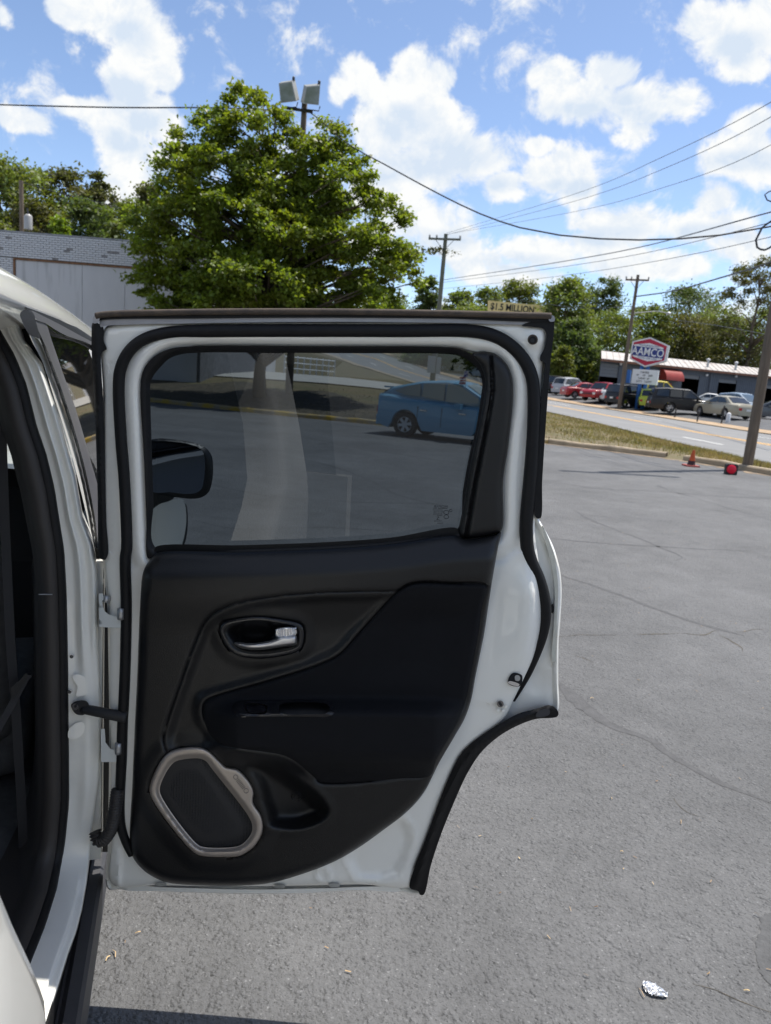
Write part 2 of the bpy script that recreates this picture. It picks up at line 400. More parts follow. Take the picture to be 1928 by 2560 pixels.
xs = np.concatenate([np.arange(-260, -40, 10), np.arange(-40, 60, 1.25), np.arange(60, 300, 10)])
ys = np.concatenate([np.arange(14, 110, 1.25), np.arange(110, 620, 10)])
GX, GY = np.meshgrid(xs, ys)
GZ = terr(GX, GY)
dk = GY - np.interp(GX, KX, KY); lotmask = (dk < 0.3) & (GX < 9.5)
GZ = np.where(lotmask, -0.06, GZ) - 0.012
nx, ny = len(xs), len(ys)
idx = np.arange(nx * ny).reshape(ny, nx)
Fq = np.stack([idx[:-1, :-1], idx[:-1, 1:], idx[1:, 1:], idx[1:, :-1]], -1).reshape(-1, 4)
add('ground', np.stack([GX, GY, GZ], -1).reshape(-1, 3), Fq, 'soil', smooth='all', base=False, label='dry soil and thin grass rising beyond the kerb', kind='structure')
# land behind and beside the lot
add('land', [(-260,14,-0.09),(300,14,-0.09),(300,-260,-0.09),(-260,-260,-0.09)], [(0,3,2,1)], 'soil', base=False, label='dry ground around the parking lot', kind='structure')

lot_poly = [(x, y) for x, y in KERB] + [(-60, -50)]
LOT = add('parking_lot', [(x, y, 0.0) for x, y in lot_poly], [tuple(range(len(lot_poly)))[::-1]], 'asphalt', base=False, label='grey worn asphalt of the parking lot', kind='structure')
bm = bmesh.new(); bm.from_mesh(LOT.data); bmesh.ops.triangulate(bm, faces=bm.faces)
bmesh.ops.recalc_face_normals(bm, faces=bm.faces)
if sum(f.normal.z for f in bm.faces) < 0: bmesh.ops.reverse_faces(bm, faces=bm.faces)
bm.to_mesh(LOT.data); bm.free()
LOT.data.update()

# ------------------------------------------------------------------ seams, cracks and a patch in the lot
rng = np.random.default_rng(5)
def smooth_noise(n, k):
    a = rng.normal(0, 1, n + 2*k); w = np.hanning(2*k + 1); w /= np.sqrt((w**2).sum()); return np.convolve(a, w, 'valid')[:n]
def crack(pxs, width, material, z=0.0012, rough=0.35, name='crack', step=None):
    step = step or (0.02 if width < 0.02 else 0.035)
    P = [at_z(x, y, 0.0)[:2] for x, y in pxs]
    P = np.array(catmull(P, step)); n_ = len(P); V = []
    thin = material == 'crack'
    mea = smooth_noise(n_, 6)*width*(1.3 if thin else 0.25) + smooth_noise(n_, 22)*width*(2.0 if thin else 0.4)
    wl = np.clip(0.9 + smooth_noise(n_, 9)*0.45, 0.0 if thin else 0.4, 2); 
    for i, p in enumerate(P):
        t = P[min(i+1, n_-1)] - P[max(i-1, 0)]; t = t / (np.linalg.norm(t) + 1e-9); n = np.array([-t[1], t[0]])
        e = min(1.0, i/6 + 0.1, (n_-1-i)/6 + 0.1)
        a = p + n*(mea[i] + width*0.5*wl[i]*e*(1 + rng.normal(0, rough*0.5))); b = p + n*(mea[i] - width*0.5*wl[i]*e*(1 + rng.normal(0, rough*0.5)))
        V += [(a[0], a[1], z), (b[0], b[1], z)]
    F = [(2*i, 2*i+1, 2*i+3, 2*i+2) for i in range(n_-1)]
    return MB().raw(V, F).build(name, material, LOT)
crack([(1390,1700),(1441,1737),(1509,1778),(1564,1811),(1620,1832),(1669,1854),(1706,1884),(1792,1935),(1866,1972),(1945,2008)], 0.062, 'crack_seal', name='crack_seal', rough=0.22)
crack([(1380,1598),(1401,1594),(1546,1590),(1730,1586),(1950,1577)], 0.010, 'crack', rough=0.8)
crack([(1400,1432),(1423,1441),(1546,1484),(1669,1533),(1780,1570),(1860,1590)], 0.03, 'crack_seal', name='crack_seal')
crack([(1429,1274),(1503,1311),(1595,1345),(1644,1366),(1690,1385),(1705,1395),(1690,1402)], 0.03, 'crack_seal', name='crack_seal')
crack([(1370,1347),(1484,1357),(1607,1365),(1730,1372),(1903,1379)], 0.035, 'crack_seal', name='crack_seal')
crack([(1640,1212),(1669,1222),(1792,1261),(1950,1308)], 0.05, 'crack_seal', name='crack_seal')
crack([(1730,2458),(1760,2464),(1792,2471),(1841,2493),(1950,2530)], 0.006, 'crack', rough=0.7)
crack([(1786,1590),(1830,1608),(1866,1632)], 0.012, 'crack', rough=0.7)
crack([(1404,1620),(1440,1645),(1475,1660)], 0.008, 'crack', rough=0.9)
crack([(1690,1995),(1720,2030),(1770,2045)], 0.005, 'crack', rough=0.9)
crack([(1390,1205),(1500,1222),(1640,1228),(1800,1240),(1940,1246)], 0.05, 'crack_seal', name='crack_seal')
crack([(560,1130),(760,1150),(900,1190),(1000,1240),(1120,1270)], 0.035, 'crack_seal', name='crack_seal')
crack([(420,1180),(640,1235),(900,1255),(1130,1262)], 0.03, 'crack_seal', name='crack_seal')
crack([(480,1300),(600,1322),(800,1318),(1000,1330)], 0.02, 'crack_seal', name='crack_seal')
crack([(700,1080),(900,1120),(1160,1160)], 0.05, 'crack_seal', name='crack_seal')
pp = [np.array([*p, 0.0]) + np.array([*rng.normal(0, 0.003, 2), 0]) for p in catmull([at_z(x, y, 0.0)[:2] for x, y in [(1906,2289),(1900,2320),(1893,2350),(1888,2385),(1897,2415),(1904,2436),(1932,2466),(1990,2500),(2060,2530),(2140,2560),(2150,2480),(2160,2390),(2170,2290),(2100,2285),(2030,2287),(1960,2284)]], 0.012, True)]
MB().raw([(p[0], p[1], 0.0015) for p in pp], [tuple(range(len(pp)))]).build('asphalt_patch', 'patch', LOT)

# ------------------------------------------------------------------ kerb between the lot and the verge
def kerb(name, pts, material, label, w=0.17, h=0.13):
    P = catmull(pts, 0.5); V = []; F = []
    for i, p in enumerate(P):
        t = P[min(i+1, len(P)-1)] - P[max(i-1, 0)]; t /= np.linalg.norm(t); n = np.array([-t[1], t[0]])
        if n[1] < 0 and abs(n[1]) > abs(n[0]): n = -n
        if abs(n[0]) >= abs(n[1]) and n[0] < 0: n = -n
        hh = h * (1 + rng.normal(0, 0.06)); k = rng.normal(0, 0.012)
        for o_, z in ((0.0, -0.05), (0.01, hh - 0.03), (0.035, hh), (w, hh + 0.004), (w + 0.005, -0.05)):
            V.append((*(p + n * (o_ + k)), z))
    for i in range(len(P) - 1):
        for j in range(4): F.append((i*5+j, i*5+j+1, (i+1)*5+j+1, (i+1)*5+j))
    o = add(name, V, F, material, base=False, label=label, kind='structure')
    bm = bmesh.new(); bm.from_mesh(o.data); bmesh.ops.recalc_face_normals(bm, faces=bm.faces); bm.to_mesh(o.data); bm.free()
    return o
kerb('kerb', KERB[2:7], 'yellow_kerb', 'worn yellow painted kerb under the big tree')
kerb('kerb', [(4.3,20.2),(5.4,19.55),(6.2,19.05),(6.9,18.55)], 'bare_kerb', 'broken tan kerb along the dry grass verge')
kerb('kerb', [(7.2,18.2),(7.75,17.3),(8.3,16.0),(8.7,14),(8.95,11),(9.0,6),(9.0,-20)], 'bare_kerb', 'pale concrete kerb beside the near utility pole')

# bank soil, its colour darkened to deepen the tree's shade, loose litter along the kerb foot
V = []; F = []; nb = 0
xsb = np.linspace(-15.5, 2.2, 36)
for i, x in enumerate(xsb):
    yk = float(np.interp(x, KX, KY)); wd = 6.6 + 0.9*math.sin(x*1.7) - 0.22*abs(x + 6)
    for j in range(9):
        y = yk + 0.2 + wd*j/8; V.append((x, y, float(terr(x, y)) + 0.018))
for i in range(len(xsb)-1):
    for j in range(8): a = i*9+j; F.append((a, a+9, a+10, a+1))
add('bank_soil_shade', V, F, 'bank_soil_shade', base=False, smooth='all', label='bare soil below the big tree, coloured dark for its shade', kind='structure')
def litter(pts, w0):
    P = catmull(pts, 0.16); V = []; F = []
    for i, p in enumerate(P):
        t = P[min(i+1, len(P)-1)] - P[max(i-1, 0)]; t /= np.linalg.norm(t); n = np.array([-t[1], t[0]])
        if n[1] > 0 and abs(n[1]) > abs(n[0]): n = -n
        if abs(n[0]) >= abs(n[1]) and n[0] > 0: n = -n
        a = p + n*-0.02; b = p + n*max(0.02, rng.normal(w0, w0*0.45)); V += [(a[0], a[1], 0.005), (b[0], b[1], 0.004)]
    F = [(2*i, 2*i+1, 2*i+3, 2*i+2) for i in range(len(P)-1)]
    MB().raw(V, F).build('kerb_litter', 'kerb_litter', LOT)
litter(KERB[3:7], 0.10); litter([(4.3,20.2),(5.4,19.55),(6.2,19.05),(6.9,18.55),(7.2,18.2),(7.75,17.3),(8.3,16.0),(8.7,14)], 0.22)

# ------------------------------------------------------------------ road
RC = [(14.9,-60),(14.8,-30),(14.7,0),(14.35,28),(13.2,40),(11,53),(8,64),(4.1,75),(-1.8,95),(-8.5,117),(-18,145),(-32,178),(-60,230)]
RP = catmull(RC, 0.8)
RL = np.concatenate([[0], np.cumsum([np.linalg.norm(RP[i+1]-RP[i]) for i in range(len(RP)-1)])])
def road_pt(s, off):
    i = int(np.clip(np.searchsorted(RL, s) - 1, 0, len(RP) - 2)); f = (s - RL[i]) / (RL[i+1] - RL[i] + 1e-9)
    p = RP[i] + (RP[i+1] - RP[i]) * f; j = min(i + 1, len(RP) - 1); t = RP[min(j+1, len(RP)-1)] - RP[max(i-1, 0)]; t /= np.linalg.norm(t)
    return p + np.array([t[1], -t[0]]) * off
def road_s(Y):   # distance along the road where it passes the given y
    return float(np.interp(Y, [p[1] for p in RP], RL))
def strip(name, o0, o1, s0, s1, dz, material, label=None, na=1, ds=1.5, parent=None, kind='structure'):
    ss = np.linspace(s0, s1, max(2, int((s1 - s0) / ds) + 1)); V = []; F = []
    for s in ss:
        for k in range(na + 1):
            p = road_pt(s, o0 + (o1 - o0) * k / na); V.append((p[0], p[1], float(terr(p[0], p[1])) + dz))
    for i in range(len(ss) - 1):
        for k in range(na): a = i*(na+1)+k; F.append((a, a+1, a+na+2, a+na+1))
    return add(name, V, F, material, parent, base=False, label=label, kind=kind if parent is None else None, smooth='all')
SEND = RL[-1]
ROAD = strip('road', -5.3, 5.9, 0, SEND, 0.03, 'asphalt_road', 'pale grey four lane road passing on the right', na=6)
strip('centre_line', -0.26, -0.10, 0, SEND, 0.036, 'yellow_line', parent=ROAD)
strip('centre_line', 0.10, 0.26, 0, SEND, 0.036, 'yellow_line', parent=ROAD)
s_ref = road_s(25.8)
for k in range(-4, 12):
    s = s_ref + k * 12.6
    if s < 2 or s > SEND - 5: continue
    strip('lane_dash', -3.02, -2.9, s, s + 3.3, 0.036, 'white_line', parent=ROAD)
    strip('lane_dash', 2.95, 3.07, s + 5, s + 8.3, 0.036, 'white_line', parent=ROAD)
strip('far_kerb', 5.9, 6.3, 0, SEND, 0.11, 'bare_kerb', 'low tan kerb along the far side of the road')
strip('far_verge', 6.3, 8.3, 0, SEND, 0.05, 'tan_dirt', 'strip of bare tan dirt beyond the road')
strip('repair_shop_lot', 8.3, 60, 18, road_s(95), 0.03, 'asphalt_far', 'dark asphalt lot in front of the repair shop', na=24)
strip('near_verge', -6.1, -5.3, road_s(40), road_s(120), 0.05, 'bare_kerb', 'tan kerb strip along the near side of the climbing road')
# pale concrete yard up the bank
V = []; F = []
for j in range(9):
    for i in range(15):
        x = -12.5 + i * 0.95 + j * 0.1; y = 33.5 + j * 1.9; V.append((x, y, float(terr(x, y)) + 0.03))
for j in range(8):
    for i in range(14): a = j*15+i; F.append((a, a+1, a+16, a+15))
add('concrete_yard', V, F, 'concrete', base=False, label='pale sunlit concrete yard behind the tree shade', kind='structure')

# ------------------------------------------------------------------ grass on the verge
def blades(region, n, hmin, hmax, seed):
    r = np.random.default_rng(seed); pts = []
    while len(pts) < n:
        x, y = region(r)
        if x is not None: pts.append((x, y))
    P = np.array(pts); z = terr(P[:, 0], P[:, 1]) - 0.02
    a = r.uniform(0, 2*np.pi, n); h = r.uniform(hmin, hmax, n); w = r.uniform(0.006, 0.014, n)
    d = np.stack([np.cos(a), np.sin(a)], -1); lean = r.normal(0, 0.35, (n, 2)) * h[:, None]
    V = np.zeros((n, 3, 3)); V[:, 0, :2] = P + d * w[:, None]; V[:, 1, :2] = P - d * w[:, None]; V[:, 2, :2] = P + lean
    V[:, 0, 2] = V[:, 1, 2] = z; V[:, 2, 2] = z + h
    return V.reshape(-1, 3), np.arange(3*n).reshape(n, 3)
def verge(r):
    s = r.uniform(road_s(9), road_s(44)); p = road_pt(s, -5.25)
    x = p[0] - abs(r.normal(0, 1.0)) * (0.3 + max(0, p[1]-17) * 0.35); y = p[1]
    if y > 16 and y < np.interp(x, KX, KY) + 0.25: return None, None
    if y <= 16.2 and x < 9.25: return None, None
    if x < 3.2: return None, None
    if r.random() < 0.45 and y > 19 and math.sin(x*2.1)+math.sin(y*1.3+x) > 0.4: return None, None
    return x, y
V, F = blades(verge, 26000, 0.04, 0.13, 3)
add('verge_grass', V, F, 'grass_blade', base=False, label='thin dry grass on the verge between lot and road', kind='stuff')
def bankr(r):
    x = r.uniform(-14, 4.5); y = np.interp(x, KX, KY) + 0.25 + abs(r.normal(0, 3.2))
    if y > 33: return None, None
    return x, y
mat('bank_blade_shade', (0.07, 0.08, 0.03), 0.8, island=0.5, col2=(0.15, 0.12, 0.06), vscale=0.9, thr=(0.45, 0.65))  # darker than the verge blades, standing in for shade under the tree
V, F = blades(bankr, 9000, 0.04, 0.10, 4)
add('bank_grass', V, F, 'bank_blade_shade', base=False, label='patchy grass on the shaded bank below the big tree', kind='stuff')

# ================================================================== trees
mat('leaf_maple', (0.15, 0.20, 0.030), 0.45, island=0.38, trans=0.48, vscale=0.55, col2=(0.17, 0.195, 0.020), thr=(0.45, 0.72))
mat('leaf_mid', (0.115, 0.17, 0.040), 0.55, island=0.45, trans=0.40, vscale=0.25, col2=(0.17, 0.19, 0.055))
mat('leaf_dark', (0.095, 0.145, 0.048), 0.6, island=0.4, trans=0.40, vscale=0.25, col2=(0.075, 0.095, 0.03))
mat('leaf_pine', (0.095, 0.125, 0.048), 0.65, island=0.35, trans=0.40, vscale=0.3, col2=(0.10, 0.095, 0.04))
mat('leaf_brown', (0.125, 0.11, 0.045), 0.65, island=0.4, trans=0.40, vscale=0.25, col2=(0.07, 0.085, 0.03))
mat('leaf_lime', (0.15, 0.21, 0.018), 0.5, island=0.4, trans=0.35, vscale=0.4)
mat('leaf_yellow', (0.15, 0.165, 0.025), 0.55, island=0.45, trans=0.40, vscale=0.4, col2=(0.085, 0.115, 0.025))
def leaf_mesh(C, size, r, aspect=0.62, up=0.35):
    n = len(C); s = size * r.uniform(0.65, 1.3, n)[:, None]
    N = r.normal(0, 1, (n, 3)); N[:, 2] = np.abs(N[:, 2]) + up; N /= np.linalg.norm(N, axis=1)[:, None]
    A = np.cross(N, r.normal(0, 1, (n, 3))); A /= np.linalg.norm(A, axis=1)[:, None] + 1e-9; B = np.cross(N, A)
    V = np.stack([C - A*s*0.5, C + B*s*0.5*aspect + N*s*0.10 - A*s*0.05, C + A*s*0.55 - N*s*0.06, C - B*s*0.5*aspect + N*s*0.10 - A*s*0.05], 1)
    return V.reshape(-1, 3), np.arange(4*n).reshape(n, 4)
def tree(name, label, base, h, w, mat_leaf, n=5000, size=0.35, crown0=0.2, seed=1, shape='round', clumps=90, cat='tree', group=None, lean=0.0, trunk_r=None, depth=0.9, clump_r=0.13, blobs=None):
    r = np.random.default_rng(seed); base = np.asarray(base, float)
    t = thing(name, label, cat, tuple(base), group=group)
    z0 = h * crown0; hc = h - z0
    cs = []
    if blobs is None:
        while len(cs) < clumps:
            u = r.uniform(-1, 1, 3); v = u[2] * 0.5 + 0.5
            if shape == 'round': prof = math.sqrt(max(0, 1 - (2*v - 0.9)**2 / 1.3)) if v < 0.98 else 0.2
            elif shape == 'cone': prof = (1 - v) ** 0.75 * 0.95 + 0.08
            elif shape == 'pine': prof = (0.35 + 0.65 * math.sin(v * math.pi) ** 0.8) * (0.75 + 0.25 * math.sin(v * 19 + seed))
            elif shape == 'maple': prof = min(1, (1 - v) ** 0.62 * 1.12) * (0.82 + 0.18 * min(1, v * 5)) + 0.02
            else: prof = 1
            q = math.hypot(u[0], u[1])
            if q > 1: continue
            if q < 0.55 and r.random() < 0.55: continue
            cs.append((u[0]*prof*w/2, u[1]*prof*w/2*depth, z0 + v*hc*0.97))
    else:
        tot = sum(b[3]*b[4]*b[5] for b in blobs) if len(blobs[0]) > 5 else 1
        for b in blobs:
            k = max(2, int(clumps * (b[3]*b[4]*b[5]) / tot))
            for _ in range(k):
                u = r.normal(0, 1, 3); u /= np.linalg.norm(u); u *= r.uniform(0.45, 1.0) ** 0.6
                cs.append((b[0]+u[0]*b[3], b[1]+u[1]*b[4], b[2]+u[2]*b[5]))
    cs = np.array(cs)
    # leaves gather in flattened sprays round each twig end
    k = r.integers(0, len(cs), n); rc = clump_r * w * r.uniform(0.5, 1.25, len(cs))[k]
    g = r.normal(0, 0.5, (n, 3)) * rc[:, None]; g[:, 2] *= 0.62
    out = cs[k] * np.array([1, 1, 0]); out /= np.linalg.norm(out, axis=1)[:, None] + 1e-6
    g += out * (np.abs(r.normal(0, 0.35, n)) * rc)[:, None]
    C = cs[k] + g
    C[:, 0] += lean * C[:, 2] / h
    V, F = leaf_mesh(C + base, size * (1.0 if blobs is not None else 1.25), r)
    add('crown', V, F, mat_leaf, t)
    tr = trunk_r or h * 0.022
    mb = MB()
    tp = [base + np.array([lean*z/h + math.sin(z*0.9+seed)*0.05*tr*10, math.cos(z*0.7+seed)*0.05*tr*8, z]) for z in np.linspace(-0.15, h*0.86, 9)]
    mb.tube(tp, [tr*(1.25 if i == 0 else 1)*(1 - 0.88*i/8) for i in range(9)], 8)
    order = r.permutation(len(cs))[:max(10, len(cs)//4)]
    for i in order:
        e = base + cs[i] + np.array([lean*cs[i][2]/h, 0, 0]); zz = max(h*0.12, cs[i][2] - 0.35*math.hypot(cs[i][0], cs[i][1]) - 0.05*h)
        s0 = base + np.array([lean*zz/h, 0, min(zz, h*0.8)]); mid = (s0 + e) / 2 + np.array([0, 0, 0.04*h]) * r.uniform(0.2, 1)
        rr = tr * 0.38 * (1 - 0.6*zz/h); mb.tube([s0, mid, e], [rr, rr*0.6, rr*0.2], 5)
    mb.build('trunk', 'bark', t, smooth='all')
    return t
def tree_px(name, label, px, ytop, Y, wpx, material, **kw):
    if px > 1490 and Y < 113: Y += 23
    kw['n'] = int(kw.get('n', 4000) * (3.0 if Y > 70 else 2.4)); kw['size'] = kw.get('size', 0.4) * 0.60
    kw['crown0'] = min(kw.get('crown0', 0.2), 0.45) * (0.35 if kw.get('shape') != 'pine' else 1); kw.setdefault('clump_r', 0.165); kw.setdefault('clumps', 130)
    P = at_y(px, ytop, Y); z = float(terr(P[0], Y)); h = max(1.5, P[2] - z); w = wpx * math.hypot(P[0], Y) / FPX
    return tree(name, label, (P[0], Y, z - 0.05), h, w, material, **kw)
# the big tree in front of the left building, traced puff by puff
def big_tree():
    Y0 = 27.5; b0 = at_y(655, 985, Y0); z0 = float(terr(b0[0], Y0)); base = np.array([b0[0], Y0, z0 - 0.1])
    puffs = [(585,285,38,55,.8),(648,268,30,50,.8),(560,320,50,55,.9),(510,345,50,50,.9),(470,385,45,50,.9),(450,372,25,38,.6),(690,330,45,60,1.0),(620,350,80,65,1.5),(795,345,30,50,.7),(815,385,45,55,.9),(745,390,75,65,1.4),
             (862,395,24,42,.5),(900,440,40,50,.8),(850,460,75,65,1.5),(540,440,100,70,1.8),(450,460,65,55,1.4),(400,440,35,42,.8),(690,460,110,80,2.2),(800,510,105,75,2.1),(940,520,50,50,1.1),(985,560,40,50,.9),
             (600,550,120,80,2.4),(480,550,100,70,2.2),(392,555,62,55,1.5),(720,590,130,80,2.6),(870,595,105,75,2.2),(985,635,45,55,1.1),(950,680,85,65,1.7),(1022,640,20,34,.5),
             (375,640,45,50,1.2),(415,700,62,55,1.6),(520,680,120,80,2.5),(650,710,140,80,2.8),(800,720,140,80,2.7),(920,760,95,55,1.9),(560,780,140,60,2.5),(740,800,150,60,2.6),(445,780,68,45,1.6),(372,740,32,34,.8),
             (345,560,16,26,.5),(348,690,20,26,.5),(598,240,12,24,.3),(512,290,14,28,.4),(1040,690,16,26,.4),(640,235,10,20,.3),(450,340,14,24,.3),(835,330,12,26,.3)]
    r = np.random.default_rng(11); bl = []
    for (x, y, rx, ry, dep) in puffs:
        k = Y0 / FPX; dy = r.uniform(-0.5, 0.5) * dep
        P = at_y(x, y, Y0 + dy) - base
        bl.append((P[0], P[1], P[2], rx*k*0.82, dep*0.95, ry*k*0.85))
    h = at_y(640, 235, Y0)[2] - base[2]
    t = tree('maple_tree', 'big bushy green maple tree standing behind the open car door', base, h, 10.5, 'leaf_maple', n=135000, size=0.155, seed=4, clumps=1000, blobs=bl, clump_r=0.034, trunk_r=0.24)
    return t
big_tree()
LF = 'trees on the hillside behind the left building'
tree_px('broadleaf_tree', 'tallest green tree at the far left edge above the brick building', 5, 385, 56, 190, 'leaf_mid', n=5200, seed=21, shape='round', group=LF, size=0.42)
tree_px('broadleaf_tree', 'round green tree right behind the leftmost hillside tree', 85, 418, 60, 130, 'leaf_mid', n=4200, seed=22, group=LF, size=0.42)
tree_px('broadleaf_tree', 'brownish green tree in the middle of the left hillside', 165, 415, 63, 150, 'leaf_brown', n=4600, seed=23, group=LF, size=0.42, crown0=0.15)
tree_px('pine_tree', 'tall loose pine with a pointed crown on the left hillside', 248, 420, 58, 105, 'leaf_pine', n=4200, seed=24, group=LF, shape='pine', size=0.36, crown0=0.1)
tree_px('pine_tree', 'thin pine half hidden by the left side of the big maple', 372, 455, 58, 120, 'leaf_pine', n=3800, seed=25, group=LF, shape='pine', size=0.36, crown0=0.12)
tree_px('broadleaf_tree', 'pale green tree between the two pines on the left hillside', 305, 488, 54, 110, 'leaf_mid', n=3600, seed=26, group=LF, size=0.36)
tree_px('broadleaf_tree', 'small bright lime green tree just above the brick parapet', 152, 535, 44, 75, 'leaf_lime', n=2600, seed=27, group=LF, size=0.3, shape='cone', crown0=0.05)
tree_px('broadleaf_tree', 'yellowish green bush top at the left edge above the brick wall', 0, 548, 42, 90, 'leaf_yellow', n=2200, seed=28, group=LF, size=0.3)
tree_px('broadleaf_tree', 'dark tree mass low behind the lime green tree', 205, 492, 50, 150, 'leaf_dark', n=4200, seed=29, group=LF, size=0.4)
tree_px('broadleaf_tree', 'dull green tree low beside the transformer pole', 95, 500, 50, 130, 'leaf_brown', n=3600, seed=30, group=LF, size=0.4)
RF = 'trees beyond the road'
tree_px('pine_tree', 'dark distant pine behind the crossarm pole by the maple', 1075, 690, 118, 70, 'leaf_dark', n=2600, seed=31, group=RF, shape='pine', size=0.6)
tree_px('broadleaf_tree', 'pale distant tree left of the yellow billboard', 1150, 727, 112, 90, 'leaf_mid', n=2800, seed=32, group=RF, size=0.6)
tree_px('broadleaf_tree', 'distant green tree standing left behind the billboard', 1225, 715, 120, 85, 'leaf_mid', n=2800, seed=33, group=RF, size=0.6)
tree_px('broadleaf_tree', 'wide rounded distant tree rising behind the billboard', 1303, 702, 128, 130, 'leaf_yellow', n=3600, seed=34, group=RF, size=0.65)
tree_px('broadleaf_tree', 'low pale hedge of trees behind the billboard lettering', 1180, 765, 104, 150, 'leaf_mid', n=2800, seed=35, group=RF, size=0.55)
tree_px('broadleaf_tree', 'tall green tree just right of the billboard', 1422, 694, 92, 125, 'leaf_mid', n=5200, seed=36, group=RF, size=0.5, crown0=0.3)
tree_px('broadleaf_tree', 'tall green tree with a narrow top left of the thin roadside pole', 1515, 690, 94, 95, 'leaf_dark', n=4400, seed=37, group=RF, size=0.5, crown0=0.25)
tree_px('broadleaf_tree', 'light green spreading tree above the repair shop corner', 1530, 778, 82, 135, 'leaf_mid', n=4600, seed=38, group=RF, size=0.42, crown0=0.1)
tree_px('broadleaf_tree', 'shaded tree filling the gap left of the repair shop', 1440, 800, 86, 110, 'leaf_dark', n=4000, seed=39, group=RF, size=0.45, crown0=0.05)
tree_px('broadleaf_tree', 'green tree right behind the hexagon sign', 1625, 755, 92, 115, 'leaf_mid', n=4200, seed=40, group=RF, size=0.48, crown0=0.1)
tree_px('pine_tree', 'dark flat topped pine standing above the repair shop roof', 1735, 718, 112, 145, 'leaf_dark', n=4400, seed=41, group=RF, size=0.55, crown0=0.55, shape='round')
tree_px('broadleaf_tree', 'olive tree mass directly behind the shop roof vent', 1720, 790, 92, 150, 'leaf_brown', n=5200, seed=42, group=RF, size=0.48, crown0=0.05)
tree_px('broadleaf_tree', 'rounded green tree behind the middle of the shop roof', 1800, 770, 98, 140, 'leaf_mid', n=5000, seed=43, group=RF, size=0.48, crown0=0.05)
tree_px('broadleaf_tree', 'yellow green tree behind the second shop roof vent', 1855, 800, 93, 130, 'leaf_yellow', n=4600, seed=44, group=RF, size=0.46, crown0=0.05)
tree_px('broadleaf_tree', 'large loose branched tree rising at the right edge', 1912, 640, 82, 190, 'leaf_brown', n=4800, seed=45, group=RF, size=0.42, crown0=0.3, clump_r=0.09)
tree_px('broadleaf_tree', 'green tree low at the right edge behind the near pole', 1935, 770, 90, 130, 'leaf_mid', n=4200, seed=46, group=RF, size=0.46, crown0=0.05)
tree_px('broadleaf_tree', 'shadowy tree behind the shop roof next to the hexagon sign', 1672, 800, 96, 110, 'leaf_dark', n=4200, seed=47, group=RF, size=0.48, crown0=0.03)
tree_px('shrub', 'yellow green shrub left of the repair shop garage bay', 1415, 865, 80, 55, 'leaf_yellow', n=2200, seed=48, cat='shrub', size=0.32, crown0=0.02, group='shrubs beside the repair shop')
tree_px('shrub', 'small yellow green shrub touching the shop corner', 1470, 908, 84, 30, 'leaf_yellow', n=1600, seed=49, cat='shrub', size=0.3, crown0=0.02, group='shrubs beside the repair shop')
tree_px('shrub', 'dark shrub at the edge of the car door beyond the road', 1388, 880, 88, 60, 'leaf_dark', n=1500, seed=50, cat='shrub', size=0.35, crown0=0.02, group='shrubs beside the repair shop')
tree_px('shrub', 'rounded green bush across the road seen through the car window', 1045, 872, 105, 70, 'leaf_mid', n=1500, seed=51, cat='shrub', size=0.4, crown0=0.02)
for i, (px, yt, Y, w, m_, lb) in enumerate([(960, 740, 150, 160, 'leaf_mid', 'distant tree hidden behind the right side of the maple'), (1120, 800, 135, 150, 'leaf_dark', 'dark distant trees low behind the crossarm pole'),
        (1350, 770, 130, 150, 'leaf_dark', 'dark tree under the right end of the billboard'), (1260, 800, 128, 150, 'leaf_mid', 'green tree low under the billboard')]):
    tree_px('broadleaf_tree', lb, px, yt, Y, w, m_, n=2600, seed=60+i, group=RF, size=0.65, crown0=0.03)
# trees behind the photographer, seen only as reflections
for i, (x, y, h, w) in enumerate([(-22,-34,13,12),(-8,-44,15,13),(10,-42,14,13),(30,-30,14,14)]):
    tree('broadleaf_tree', ['far green tree across the lot behind the car','second green tree across the lot behind the car','third green tree across the lot behind the car','green tree by the road behind the car'][i], (x, y, -0.1), h, w, 'leaf_mid', n=1500, size=0.7, seed=80+i, crown0=0.12, group='trees behind the lot')

# ================================================================== poles and wires
def pole(name, label, base, top, r0, r1, material, group='utility poles'):
    base = np.array(base, float); t = thing(name, label, 'utility pole', tuple(base), group=group)
    P = [base + (np.array(top) - base) * k for k in np.linspace(0, 1, 7)]; P[0] = P[0] - np.array([0, 0, 0.3])
    MB().tube(P, [r0 + (r1 - r0) * k for k in np.linspace(0, 1, 7)], 12).build('shaft', material, t, smooth=50)
    return t
def crossarm(t, c, half, direction, material='weathered_wood', s=0.06, ins=True):
    c = np.array(c); d = np.array(direction, float); d /= np.linalg.norm(d)
    up = np.array([0, 0, 1.0]); n = np.cross(d, up)
    M = lambda p: c + d*p[0] + n*p[1] + up*p[2]
    a = MB().box((-half, -s + 0.2, -s), (half, s + 0.2, s), M).build('crossarm', material, t)
    MB().tube([M((-half*0.55, 0.17, -s)), M((0, 0.15, -0.7))], 0.018, 5).build('brace', 'dark_metal', t)
    MB().tube([M((half*0.55, 0.17, -s)), M((0, 0.15, -0.7))], 0.018, 5).build('brace', 'dark_metal', t)
    if ins:
        for k in (-0.95, -0.5, 0.95):
            q = M((half*k, 0.2, s)); MB().lathe([(0.03, 0), (0.07, 0.05), (0.05, 0.1), (0.07, 0.15), (0.03, 0.2)], tuple(q), 8).build('insulator', 'porcelain', t, smooth='all')
mat('porcelain', (0.35, 0.34, 0.33), 0.3)
